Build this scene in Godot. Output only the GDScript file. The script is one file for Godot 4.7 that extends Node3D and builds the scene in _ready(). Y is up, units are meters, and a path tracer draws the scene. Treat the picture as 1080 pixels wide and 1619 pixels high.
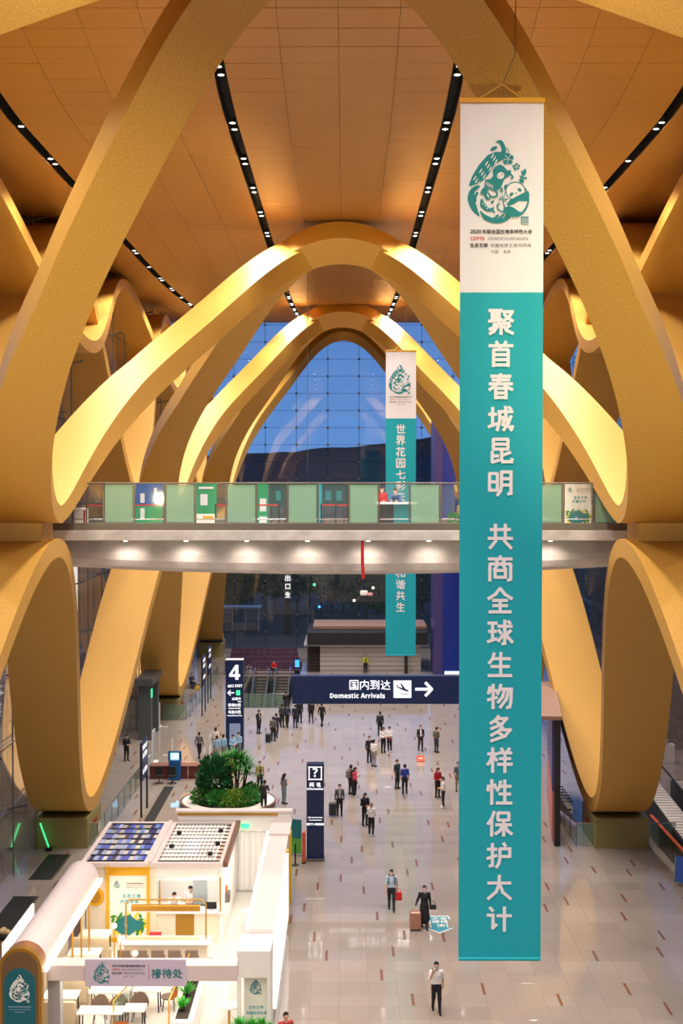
extends Node3D
# An airport terminal hall at dusk: golden ribbon arches, a footbridge, hanging event banners,
# a cafe kiosk used as a reception and travellers on a polished granite floor.
# World: y up, floor at y = 0, the hall runs towards -z; "depth" Z below means -z.

const F := 1950.0          # focal length in pixels of the 1080 x 1619 frame
const EYE := 17.6          # the photographer stands on a bridge like the one in view
const VPX := 546.0
const VPY := 763.0
const AX := -0.2           # axis of the vault
const Z0 := 44.3           # depth of the first pair of nodes
const LEN := 32.5          # wave length of the ribbons
const CEIL := 30.3

var cam_basis: Basis
var M := {}                # materials
var taken := {}
var rng := RandomNumberGenerator.new()


# ---------------------------------------------------------------- helpers: places
func at(u: float, v: float, depth: float) -> Vector3:
	var d := cam_basis * Vector3((u - 540.0) / F, -(v - 809.5) / F, -1.0)
	return Vector3(0, EYE, 0) + d * (depth / -d.z)

func ground(u: float, v: float, y := 0.0) -> Vector3:
	var d := cam_basis * Vector3((u - 540.0) / F, -(v - 809.5) / F, -1.0)
	return Vector3(0, EYE, 0) + d * ((y - EYE) / d.y)

func numbered(called: String) -> String:
	taken[called] = taken.get(called, -1) + 1
	return called if taken[called] == 0 else "%s_%03d" % [called, taken[called]]

func tag(o: Node3D, label: String, category: String, group := "") -> Node3D:
	o.set_meta("label", label)
	o.set_meta("category", category)
	if group != "":
		o.set_meta("group", group)
	return o

func thing(called: String, label: String, category: String, pos := Vector3.ZERO, turn := 0.0, group := "") -> Node3D:
	var o := Node3D.new()
	o.name = numbered(called)
	add_child(o)
	o.position = pos
	o.rotation.y = turn
	return tag(o, label, category, group)

func inst(mesh: Mesh, called: String, m: Material, parent: Node3D, pos := Vector3.ZERO) -> MeshInstance3D:
	var o := MeshInstance3D.new()
	o.name = numbered(called) if parent == self else called
	o.mesh = mesh
	if m:
		o.material_override = m
	parent.add_child(o, true)
	o.position = pos
	return o

func put(b: MB, called: String, m: Material, parent: Node3D, pos := Vector3.ZERO) -> MeshInstance3D:
	return inst(b.mesh(), called, m, parent, pos)

func struct(b: MB, called: String, m: Material) -> MeshInstance3D:
	var o := put(b, called, m, self)
	o.set_meta("kind", "structure")
	return o


# ---------------------------------------------------------------- helpers: shapes
class MB:
	var v := PackedVector3Array()
	var n := PackedVector3Array()
	var c := PackedColorArray()
	var ink := Color.WHITE

	func tri(a: Vector3, b: Vector3, d: Vector3, na: Vector3, nb: Vector3, nd: Vector3) -> void:
		v.append(a); v.append(d); v.append(b)
		n.append(na); n.append(nd); n.append(nb)
		c.append(ink); c.append(ink); c.append(ink)

	func quad(a: Vector3, b: Vector3, d: Vector3, e: Vector3) -> MB:   # counter-clockwise seen from outside
		var nn := (b - a).cross(e - a)
		if nn.length_squared() < 1e-14:
			nn = (d - b).cross(e - b)
		nn = nn.normalized()
		tri(a, b, d, nn, nn, nn)
		tri(a, d, e, nn, nn, nn)
		return self

	func quadn(a: Vector3, b: Vector3, d: Vector3, e: Vector3, na: Vector3, nb: Vector3, nd: Vector3, ne: Vector3) -> void:
		tri(a, b, d, na, nb, nd)
		tri(a, d, e, na, nd, ne)

	func hexa(p: Array) -> MB:   # 8 corners: bottom ring counter-clockwise from above, then the top ring
		quad(p[3], p[2], p[1], p[0])
		quad(p[4], p[5], p[6], p[7])
		for k in 4:
			var l: int = (k + 1) % 4
			quad(p[k], p[l], p[l + 4], p[k + 4])
		return self

	func box(mid: Vector3, size: Vector3, bs := Basis.IDENTITY) -> MB:
		var h := size * 0.5
		var p := []
		for y in [-1, 1]:
			for q in [[-1, 1], [1, 1], [1, -1], [-1, -1]]:
				p.append(mid + bs * Vector3(q[0] * h.x, y * h.y, q[1] * h.z))
		return hexa(p)

	func span(a: Vector3, b: Vector3) -> MB:
		return box((a + b) * 0.5, (b - a).abs())

	func bevel(mid: Vector3, size: Vector3, r: float, bs := Basis.IDENTITY) -> MB:   # box with chamfered edges
		var h := size * 0.5
		var s := h - Vector3(r, r, r)
		var faces := [[Vector3.RIGHT, Vector3.UP, Vector3.BACK], [Vector3.LEFT, Vector3.BACK, Vector3.UP], [Vector3.UP, Vector3.BACK, Vector3.RIGHT], [Vector3.DOWN, Vector3.RIGHT, Vector3.BACK], [Vector3.BACK, Vector3.RIGHT, Vector3.UP], [Vector3.FORWARD, Vector3.UP, Vector3.RIGHT]]
		for f in faces:
			var o: Vector3 = f[0] * h
			var a: Vector3 = f[1] * s
			var b: Vector3 = f[2] * s
			quad(mid + bs * (o - a - b), mid + bs * (o + a - b), mid + bs * (o + a + b), mid + bs * (o - a + b))
		for e in [[0, 1, 2], [1, 2, 0], [2, 0, 1]]:
			for i in [-1.0, 1.0]:
				for j in [-1.0, 1.0]:
					var pa := Vector3.ZERO
					var pb := Vector3.ZERO
					pa[e[0]] = i * h[e[0]]; pa[e[1]] = j * s[e[1]]
					pb[e[0]] = i * s[e[0]]; pb[e[1]] = j * h[e[1]]
					var w := Vector3.ZERO
					w[e[2]] = s[e[2]]
					if i * j > 0:
						quad(mid + bs * (pa - w), mid + bs * (pb - w), mid + bs * (pb + w), mid + bs * (pa + w))
					else:
						quad(mid + bs * (pa + w), mid + bs * (pb + w), mid + bs * (pb - w), mid + bs * (pa - w))
		for i in [-1.0, 1.0]:
			for j in [-1.0, 1.0]:
				for k in [-1.0, 1.0]:
					var x := mid + bs * Vector3(i * h.x, j * s.y, k * s.z)
					var y := mid + bs * Vector3(i * s.x, j * h.y, k * s.z)
					var z := mid + bs * Vector3(i * s.x, j * s.y, k * h.z)
					var nn := bs * Vector3(i, j, k).normalized()
					if i * j * k > 0:
						tri(x, y, z, nn, nn, nn)
					else:
						tri(x, z, y, nn, nn, nn)
		return self

	func tube(path: Array, r: float, sides := 8, r1 := -1.0, caps := true) -> MB:
		var rings := []
		var cnt := path.size()
		var side := Vector3.ZERO
		for i in cnt:
			var t: Vector3 = (path[mini(i + 1, cnt - 1)] - path[maxi(i - 1, 0)]).normalized()
			if side == Vector3.ZERO:
				side = t.cross(Vector3.UP if absf(t.y) < 0.9 else Vector3.RIGHT).normalized()
			side = (side - t * side.dot(t)).normalized()
			var up := side.cross(t)
			var rad := r if r1 < 0.0 else lerpf(r, r1, float(i) / maxf(cnt - 1, 1))
			var ring := []
			for k in sides:
				var a := TAU * k / sides
				var d := side * cos(a) + up * sin(a)
				ring.append([path[i] + d * rad, d])
			rings.append(ring)
		for i in cnt - 1:
			for k in sides:
				var l := (k + 1) % sides
				var a = rings[i][k]; var b = rings[i][l]; var d = rings[i + 1][l]; var e = rings[i + 1][k]
				quadn(a[0], e[0], d[0], b[0], a[1], e[1], d[1], b[1])
		if caps:
			for w in [0, cnt - 1]:
				var nn: Vector3 = (path[0] - path[1]).normalized() if w == 0 else (path[cnt - 1] - path[cnt - 2]).normalized()
				for k in range(1, sides - 1):
					var a: Vector3 = rings[w][0][0]; var b: Vector3 = rings[w][k][0]; var d: Vector3 = rings[w][k + 1][0]
					if w == 0:
						tri(a, b, d, nn, nn, nn)
					else:
						tri(a, d, b, nn, nn, nn)
		return self

	func lathe(profile: Array, mid := Vector3.ZERO, sides := 16, sx := 1.0, sz := 1.0) -> MB:   # profile of Vector2(radius, y), bottom to top outside
		for i in profile.size() - 1:
			var p: Vector2 = profile[i]
			var q: Vector2 = profile[i + 1]
			var dir := (q - p)
			var nr := Vector2(dir.y, -dir.x).normalized()
			for k in sides:
				var a := TAU * k / sides
				var b := TAU * (k + 1) / sides
				var da := Vector3(cos(a), 0, -sin(a)); var db := Vector3(cos(b), 0, -sin(b))
				var sc := Vector3(sx, 1, sz)
				var na := (da * nr.x + Vector3.UP * nr.y).normalized(); var nb := (db * nr.x + Vector3.UP * nr.y).normalized()
				quadn(mid + (da * p.x) * sc + Vector3.UP * p.y, mid + (db * p.x) * sc + Vector3.UP * p.y, mid + (db * q.x) * sc + Vector3.UP * q.y, mid + (da * q.x) * sc + Vector3.UP * q.y, na, nb, nb, na)
		return self

	func ball(mid: Vector3, r: Vector3, rings := 6, sides := 10) -> MB:
		for i in rings:
			var t0 := PI * i / rings - PI / 2; var t1 := PI * (i + 1) / rings - PI / 2
			for k in sides:
				var a := TAU * k / sides; var b := TAU * (k + 1) / sides
				var p := [Vector3(cos(t0) * cos(a), sin(t0), -cos(t0) * sin(a)), Vector3(cos(t0) * cos(b), sin(t0), -cos(t0) * sin(b)), Vector3(cos(t1) * cos(b), sin(t1), -cos(t1) * sin(b)), Vector3(cos(t1) * cos(a), sin(t1), -cos(t1) * sin(a))]
				quadn(mid + p[0] * r, mid + p[1] * r, mid + p[2] * r, mid + p[3] * r, p[0], p[1], p[2], p[3])
		return self

	func poly(pts: Array, z := 0.0, scale := 1.0, off := Vector2.ZERO) -> MB:   # flat polygon in the xy plane facing +z
		var pk := PackedVector2Array()
		for p in pts:
			pk.append(Vector2(p.x * scale + off.x, p.y * scale + off.y))
		var ix := Geometry2D.triangulate_polygon(pk)
		for i in range(0, ix.size(), 3):
			var a := Vector3(pk[ix[i]].x, pk[ix[i]].y, z); var b := Vector3(pk[ix[i + 1]].x, pk[ix[i + 1]].y, z); var d := Vector3(pk[ix[i + 2]].x, pk[ix[i + 2]].y, z)
			if (b - a).cross(d - a).z < 0:
				var s := b; b = d; d = s
			tri(a, b, d, Vector3.BACK, Vector3.BACK, Vector3.BACK)
		return self

	func prism(pts: Array, z0: float, z1: float) -> MB:   # polygon (counter-clockwise) in xy extruded from z0 to z1 > z0
		poly(pts, z1)
		var pk := PackedVector2Array()
		for p in pts:
			pk.append(p)
		var ix := Geometry2D.triangulate_polygon(pk)
		for i in range(0, ix.size(), 3):
			var a := Vector3(pk[ix[i]].x, pk[ix[i]].y, z0); var b := Vector3(pk[ix[i + 1]].x, pk[ix[i + 1]].y, z0); var d := Vector3(pk[ix[i + 2]].x, pk[ix[i + 2]].y, z0)
			if (b - a).cross(d - a).z > 0:
				var s := b; b = d; d = s
			tri(a, b, d, Vector3.FORWARD, Vector3.FORWARD, Vector3.FORWARD)
		for i in pts.size():
			var p: Vector2 = pts[i]; var q: Vector2 = pts[(i + 1) % pts.size()]
			quad(Vector3(p.x, p.y, z0), Vector3(q.x, q.y, z0), Vector3(q.x, q.y, z1), Vector3(p.x, p.y, z1))
		return self

	func add(o: MB, x := Transform3D.IDENTITY) -> MB:
		for i in o.v.size():
			v.append(x * o.v[i])
			n.append((x.basis * o.n[i]).normalized())
		c.append_array(o.c)
		return self

	func mesh() -> ArrayMesh:
		var a := []
		a.resize(Mesh.ARRAY_MAX)
		a[Mesh.ARRAY_VERTEX] = v
		a[Mesh.ARRAY_NORMAL] = n
		a[Mesh.ARRAY_COLOR] = c
		var m := ArrayMesh.new()
		m.add_surface_from_arrays(Mesh.PRIMITIVE_TRIANGLES, a)
		return m


# ---------------------------------------------------------------- helpers: materials
func col(r: int, g: int, b: int) -> Color:
	return Color8(r, g, b)

func mat(key: String, color: Color, rough := 0.6, metal := 0.0, spec := 0.5) -> StandardMaterial3D:
	var m := StandardMaterial3D.new()
	m.resource_name = key
	m.albedo_color = color
	m.roughness = rough
	m.metallic = metal
	m.metallic_specular = spec
	M[key] = m
	return m

func noise_tex(frequency: float, octaves: int, lo: float, hi: float, seed_: int, size := 512) -> ImageTexture:
	var fn := FastNoiseLite.new()
	fn.seed = seed_
	fn.frequency = frequency
	fn.fractal_octaves = octaves
	var im := fn.get_seamless_image(size, size)
	im.convert(Image.FORMAT_RGB8)
	for y in size:
		for x in size:
			var t := lerpf(lo, hi, im.get_pixel(x, y).r)
			im.set_pixel(x, y, Color(t, t, t))
	return ImageTexture.create_from_image(im)

func grain(m: StandardMaterial3D, t: Texture2D, per_metre: float) -> void:
	m.albedo_texture = t
	m.uv1_triplanar = true
	m.uv1_world_triplanar = true
	m.uv1_scale = Vector3.ONE * per_metre

func glow(key: String, color: Color, energy: float, base := Color(0, 0, 0, 0)) -> StandardMaterial3D:
	var m := mat(key, base if base.a > 0 else color, 0.5)
	m.emission_enabled = true
	m.emission = color
	m.emission_energy_multiplier = energy
	return m

func glass(key: String, color: Color, alpha: float) -> StandardMaterial3D:
	var m := mat(key, Color(color.r, color.g, color.b, alpha), 0.02)
	m.transparency = BaseMaterial3D.TRANSPARENCY_ALPHA
	return m

func spot(parent: Node3D, called: String, pos: Vector3, towards: Vector3, color: Color, energy: float, angle: float, size := 0.1, soft := 0.6) -> void:
	var l := SpotLight3D.new()
	l.name = called
	parent.add_child(l, true)
	l.position = pos
	l.basis = Basis.looking_at(towards, Vector3.UP if absf(towards.normalized().y) < 0.98 else Vector3.FORWARD)
	l.light_color = color
	l.light_energy = energy
	l.spot_angle = angle
	l.spot_angle_attenuation = soft
	l.spot_range = 90.0
	l.spot_attenuation = 2.0
	l.light_size = size
	l.shadow_enabled = true

func area(parent: Node3D, called: String, pos: Vector3, towards: Vector3, color: Color, energy: float, size: Vector2) -> void:
	var l := AreaLight3D.new()
	l.name = called
	parent.add_child(l, true)
	l.position = pos
	l.basis = Basis.looking_at(towards, Vector3.UP if absf(towards.normalized().y) < 0.98 else Vector3.FORWARD)
	l.light_color = color
	l.light_energy = energy
	l.area_size = size
	l.area_range = 60.0
	l.shadow_enabled = true

func materials() -> void:
	var fine := noise_tex(0.22, 3, 0.80, 1.0, 3)
	var cloud := noise_tex(0.02, 4, 0.82, 1.0, 5)
	var mottle := noise_tex(0.09, 4, 0.80, 1.0, 9)
	grain(mat("gold", col(226, 174, 80), 0.46, 0.1), mottle, 0.3)
	grain(mat("ceiling", col(192, 138, 64), 0.42, 0.3), mottle, 0.5)
	mat("ceiling_back", col(60, 40, 20), 0.9)
	mat("slot", col(14, 14, 18), 0.8)
	mat("joint", col(104, 92, 80), 0.55)
	for k in 4:
		var base: Color = [col(178, 167, 158), col(175, 164, 155), col(181, 170, 161), col(172, 162, 153)][k]
		grain(mat("tile%d" % k, base, 0.05, 0.0, 0.58), fine, 0.9)
	mat("inlay", col(124, 86, 70), 0.2)
	grain(mat("concrete", col(220, 215, 212), 0.6), cloud, 0.1)
	grain(mat("wall_grey", col(150, 142, 136), 0.7), cloud, 0.15)
	mat("steel", col(120, 118, 114), 0.35, 0.7)
	mat("dark_steel", col(52, 52, 54), 0.45, 0.5)
	mat("chrome", col(200, 200, 200), 0.2, 0.9)
	mat("black", col(18, 18, 20), 0.6)
	mat("white", col(235, 232, 228), 0.5)
	mat("teal", col(0, 160, 178), 0.7)
	mat("teal_dark", col(28, 118, 124), 0.7)
	mat("banner_white", col(226, 226, 234), 0.75)
	mat("ink", col(60, 56, 58), 0.7)
	mat("ink_red", col(196, 60, 56), 0.7)
	mat("ink_grey", col(130, 128, 132), 0.7)
	mat("yellow_bar", col(222, 160, 30), 0.5)
	mat("rope", col(200, 150, 60), 0.8)
	glass("pane", Color(0.75, 0.85, 0.88), 0.03)
	glass("pane_green", Color(0.45, 0.62, 0.55), 0.3)
	mat("frost", Color(0.60, 0.78, 0.68, 0.62), 0.4).transparency = BaseMaterial3D.TRANSPARENCY_ALPHA
	mat("sign_navy", col(10, 36, 84), 0.35)
	glow("sign_white", Color(1, 1, 1), 0.6)
	glow("sign_green", Color(0.2, 0.9, 0.5), 1.0)


# ---------------------------------------------------------------- camera, sky, light
func camera_and_light() -> void:
	var yaw := atan((VPX - 540.0) / F)
	var pitch := -atan((809.5 - VPY) / F)
	cam_basis = Basis(Vector3.UP, yaw) * Basis(Vector3.RIGHT, pitch)
	var cam := Camera3D.new()
	cam.name = "camera"
	cam.fov = rad_to_deg(2.0 * atan(809.5 / F))
	cam.near = 0.1
	cam.far = 3000.0
	cam.transform = Transform3D(cam_basis, Vector3(0, EYE, 0))
	add_child(cam)
	cam.current = true
	var w := WorldEnvironment.new()
	w.name = "surroundings"
	var e := Environment.new()
	e.background_mode = Environment.BG_SKY
	var s := Sky.new()
	var sm := ProceduralSkyMaterial.new()
	sm.sky_top_color = Color(0.20, 0.33, 0.54)
	sm.sky_horizon_color = Color(0.27, 0.42, 0.62)
	sm.sky_curve = 0.12
	sm.ground_bottom_color = Color(0.03, 0.035, 0.05)
	sm.ground_horizon_color = Color(0.10, 0.13, 0.2)
	sm.sun_angle_max = 1.0
	s.sky_material = sm
	e.sky = s
	e.background_energy_multiplier = 1.0
	e.tonemap_mode = Environment.TONE_MAPPER_LINEAR
	e.tonemap_exposure = 2.2
	e.sdfgi_enabled = true
	e.ssao_enabled = true
	e.ssil_enabled = true
	w.environment = e
	add_child(w)

const LAMP_COLOR := Color(1.0, 0.95, 0.90)
const LAMP_ENERGY := 40.0
const UP_COLOR := Color(1.0, 0.85, 0.64)
const ADDED_FLOOD_ENERGY := 180.0
const UP_ENERGY := 6.0

func ceil_y(z: float) -> float:
	var near := clampf(45.0 - z, 0.0, 14.0)
	return CEIL + (0.00115 * (z - 70.0) * (z - 70.0) if z > 70.0 else 0.0) + 0.013 * near * near


# ---------------------------------------------------------------- floor and ceiling
func floor_tone(i: int, k: int) -> int:
	var h := absi((i * 73856093) ^ (k * 19349663)) % 100
	return 0 if h < 45 else (1 if h < 70 else (2 if h < 88 else 3))

const WELL := Rect2(-8.6, 96.2, 4.2, 15.6)   # x and depth of the escalator opening

func floor_and_ceiling() -> void:
	var b := MB.new()
	var xs := [-34.0, WELL.position.x, WELL.end.x, 34.0]
	b.span(Vector3(xs[0], -0.4, 25), Vector3(xs[1], -0.006, -131))
	b.span(Vector3(xs[2], -0.4, 25), Vector3(xs[3], -0.006, -131))
	b.span(Vector3(xs[1], -0.4, 25), Vector3(xs[2], -0.006, -WELL.position.y))
	b.span(Vector3(xs[1], -0.4, -WELL.end.y), Vector3(xs[2], -0.006, -131))
	var fl := struct(b, "floor", M.joint)
	fl.set_meta("label", "polished beige granite tile floor with brown inlay strips")
	var tile := MB.new().bevel(Vector3(0, -0.02, 0), Vector3(0.994, 0.04, 0.994), 0.002).mesh()
	var spread := [[], [], [], []]
	var singles := 0
	for k in range(-24, 131):
		for i in range(-30, 30):
			var x := i + 0.5 + AX
			var z := k + 0.5
			if WELL.grow(0.3).has_point(Vector2(x, z)):
				continue
			var tone := floor_tone(i, k)
			if k >= 40 and k < 61 and x > -2.0 + (z - 48.0) * 0.0 and x < 0.28 * z - 0.6 and singles < 300:
				singles += 1
				inst(tile, "tile", M["tile%d" % tone], fl, Vector3(x, 0, -z))
			else:
				spread[tone].append(Transform3D(Basis.IDENTITY, Vector3(x, 0, -z)))
	for tone in 4:
		scatter(spread[tone], tile, "tile_field", M["tile%d" % tone], fl)
	var dash := MB.new().box(Vector3(0, -0.004, 0), Vector3(0.10, 0.012, 0.985)).mesh()
	var phases := [0.0, 2.6, 4.4, 1.2, 3.4, 5.1, 0.8, 2.2, 4.9, 3.0]
	var dashes := []
	for i in range(-30, 76):
		for j in range(5, 22):
			var z: float = j * 6.0 + phases[(i + 40) % 10] + 0.5
			var x := i * 0.5 + AX
			if z < 40 or z > 128 or WELL.grow(0.6).has_point(Vector2(x, z)) or x > 0.29 * z + 1.0 or x < -15.0:
				continue
			if absi(i * 7919 + j * 104729) % 100 < 52:
				continue
			dashes.append(Vector3(x, 0, -z))
	dashes.sort_custom(func(a: Vector3, b: Vector3) -> bool: return a.z > b.z)
	var far_dashes := []
	for i in dashes.size():
		if i < 300:
			inst(dash, "inlay_strip", M.inlay, fl, dashes[i])
		else:
			far_dashes.append(Transform3D(Basis.IDENTITY, dashes[i]))
	scatter(far_dashes, dash, "inlay_field", M.inlay, fl)

	# the ceiling: a dark slab above, panels below it, four slots for the lamps
	var c := MB.new()
	var zs := range(-26, 134, 4)
	for q in zs.size() - 1:
		var za: float = zs[q]; var zb: float = zs[q + 1]
		var ya := ceil_y(za) + 0.5; var yb := ceil_y(zb) + 0.5
		c.hexa([Vector3(-34, ya, -za), Vector3(34, ya, -za), Vector3(34, yb, -zb), Vector3(-34, yb, -zb), Vector3(-34, ya + 0.4, -za), Vector3(34, ya + 0.4, -za), Vector3(34, yb + 0.4, -zb), Vector3(-34, yb + 0.4, -zb)])
	var ce := struct(c, "ceiling", M.slot)
	ce.set_meta("label", "golden brown panelled ceiling with dark lamp slots")
	var panel := MB.new().bevel(Vector3.ZERO, Vector3(1.790, 0.05, 0.998), 0.003).mesh()
	var rest := []
	var made := 0
	rng.seed = 11
	var strips := []
	for k in 4:
		for base in [-3.6, 4.0, -11.2]:
			strips.append(base + 0.9 + 1.8 * k)
	for k in 8:
		strips.append(12.5 + 1.8 * k)
		strips.append(-12.5 - 1.8 * k)
	for r in range(-24, 131):
		var z := r + 0.5
		var slope := (ceil_y(z + 0.5) - ceil_y(z - 0.5))
		for sx: float in strips:
			var bs := Basis(Vector3.RIGHT, -atan(slope) * -1.0 + rng.randf_range(-0.006, 0.006)) * Basis(Vector3.BACK, rng.randf_range(-0.004, 0.004))
			var t := Transform3D(bs, Vector3(AX + sx, ceil_y(z), -z))
			if r >= 32 and made < 300 and absf(sx) < 13.0:
				made += 1
				inst(panel, "panel", M.ceiling, ce).transform = t
			else:
				rest.append(t)
	scatter(rest, panel, "panel_field", M.ceiling, ce)
	var rails := MB.new()
	for x in [-11.4, -3.8, 3.8, 11.4]:
		for s in [-1, 1]:
			for q in zs.size() - 1:
				var za: float = zs[q]; var zb: float = zs[q + 1]
				var xa: float = AX + x + s * 0.2
				rails.hexa([Vector3(xa - 0.01, ceil_y(za) + 0.02, -za), Vector3(xa + 0.01, ceil_y(za) + 0.02, -za), Vector3(xa + 0.01, ceil_y(zb) + 0.02, -zb), Vector3(xa - 0.01, ceil_y(zb) + 0.02, -zb), Vector3(xa - 0.01, ceil_y(za) + 0.5, -za), Vector3(xa + 0.01, ceil_y(za) + 0.5, -za), Vector3(xa + 0.01, ceil_y(zb) + 0.5, -zb), Vector3(xa - 0.01, ceil_y(zb) + 0.5, -zb)])
	put(rails, "slot_edge", M.slot, ce)

func scatter(ts: Array, mesh: Mesh, called: String, m: Material, parent: Node3D) -> void:
	var mm := MultiMesh.new()
	mm.transform_format = MultiMesh.TRANSFORM_3D
	mm.mesh = mesh
	mm.instance_count = ts.size()
	for i in ts.size():
		mm.set_instance_transform(i, ts[i])
	var o := MultiMeshInstance3D.new()
	o.name = called
	o.multimesh = mm
	o.material_override = m
	o.set_meta("kind", "stuff")
	parent.add_child(o, true)

func downlights() -> void:
	var ring := MB.new().lathe([Vector2(0.05, 0.0), Vector2(0.13, 0.0), Vector2(0.13, 0.16), Vector2(0.05, 0.16)], Vector3.ZERO, 12).mesh()
	var lens := MB.new().lathe([Vector2(0.0, -0.012), Vector2(0.08, -0.008), Vector2(0.11, 0.004)], Vector3.ZERO, 12).mesh()
	var k := 0
	for x in [-3.8, 3.8, -11.4, 11.4]:
		var z := -18.0
		while z < 120.0:
			k += 1
			var outer := absf(x) > 5.0
			for d in ([0.0] if outer and k % 3 == 0 else [-0.4, 0.4]):
				if z > 30.0:
					var t := thing("downlight", "small round white downlight in the %s ceiling slot on the %s side" % ["outer" if outer else "inner", "kiosk" if x < 0 else "walkway"], "lamp", Vector3(AX + x, ceil_y(z) + 0.03, -(z + d)), 0.0, "downlights in the ceiling slots")
					inst(ring, "housing", M.dark_steel, t)
					inst(lens, "lens", M.lamp_lens, t)
			spot(self, "downlight_beam", Vector3(AX + x, ceil_y(z) - 0.03, -z), Vector3(0, -1, 0), LAMP_COLOR, LAMP_ENERGY * (0.75 if outer else 1.0), 58.0, 0.3, 0.7)
			z += 4.8


# ---------------------------------------------------------------- golden ribbons
func ribbon(path: Array, outs: Array, widths: Array, thicks: Array) -> MB:
	var b := MB.new()
	var cnt := path.size()
	var P := []
	for i in cnt:
		var t: Vector3 = (path[mini(i + 1, cnt - 1)] - path[maxi(i - 1, 0)]).normalized()
		if i == 0 or i == cnt - 1:   # the ends run along the hall so that neighbours join
			t = Vector3(0, 0, signf(t.z))
		var o: Vector3 = outs[i] - t * t.dot(outs[i])
		o = o.normalized()
		var nn := t.cross(o).normalized()
		var h: Vector3 = nn * thicks[i] * 0.5
		var w: Vector3 = o * widths[i]
		P.append([path[i] + h, path[i] - h, path[i] + w - h, path[i] + w + h, nn, o])
	for i in cnt - 1:
		var a = P[i]; var c = P[i + 1]
		# faces: +n, inner rim, -n, outer rim
		b.quadn(a[0], c[0], c[3], a[3], a[4], c[4], c[4], a[4])
		b.quadn(a[1], c[1], c[0], a[0], -a[5], -c[5], -c[5], -a[5])
		b.quadn(a[2], c[2], c[1], a[1], -a[4], -c[4], -c[4], -a[4])
		b.quadn(a[3], c[3], c[2], a[2], a[5], c[5], c[5], a[5])
	return b

const NODE_Y := 16.45
const HALF := 10.05

func vault_arch(k: int, sgn: int) -> MB:
	var zn := Z0 + k * LEN
	var crown := k + 0.5 * sgn
	var hc := 12.35 if crown < 1 else (13.3 if crown < 2 else 16.0)
	var reach := LEN * 0.5
	var half := HALF
	var e := 0.15
	var bend := Vector2(0.108, 0.045)
	var thick := 1.18
	if crown < 0.0:      # the pair of arches nearest the photographer rises higher
		e = 0.42
		bend = Vector2(0.063, 0.051)
		hc = 14.4 if sgn < 0 else 15.5
		reach = 12.8 if sgn < 0 else 28.5
		half = 9.95 if sgn < 0 else 15.5
		zn = Z0 if sgn < 0 else 3.0
		thick = 1.75
	var path := []; var outs := []; var ws := []; var ts := []
	for i in 121:
		var th := PI * i / 120.0
		var q := sin(2 * th) * sin(2 * th)
		var rho := 1.0 - bend.x * q + bend.y * q * cos(2 * th)
		var g := sin(th) * rho
		var h := (sqrt(g * g + e * e) - e) / (sqrt(1 + e * e) - e)
		var p := Vector3(AX - half * cos(th) * rho, NODE_Y + hc * h, -(zn + sgn * reach * g))
		path.append(p)
		outs.append(p - Vector3(AX, NODE_Y, -zn))
		ws.append(lerpf(2.5, 1.5, minf(h * 2.2, 1.0)))
		ts.append(lerpf(0.62, thick, minf(h * 2.5, 1.0)))
	return ribbon(path, outs, ws, ts)

func side_wave(k: int, side: int, low: float, high: float, x_low: float, x_high: float, crest_at_node: bool, w: Array, thick: float) -> MB:
	var path := []; var outs := []; var ws := []; var ts := []
	for i in 65:
		var t := i / 64.0 - 0.5
		var c := cos(TAU * t)
		var h := (1.0 + c) * 0.5 if crest_at_node else (1.0 - c) * 0.5
		path.append(Vector3(AX + side * lerpf(x_low, x_high, h), lerpf(low, high, h), -(Z0 + k * LEN + t * LEN)))
		outs.append(Vector3(side, 0, 0))
		ws.append(lerpf(w[0], w[2], h) + w[1] * sin(PI * h))
		ts.append(thick)
	return ribbon(path, outs, ws, ts)

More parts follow.
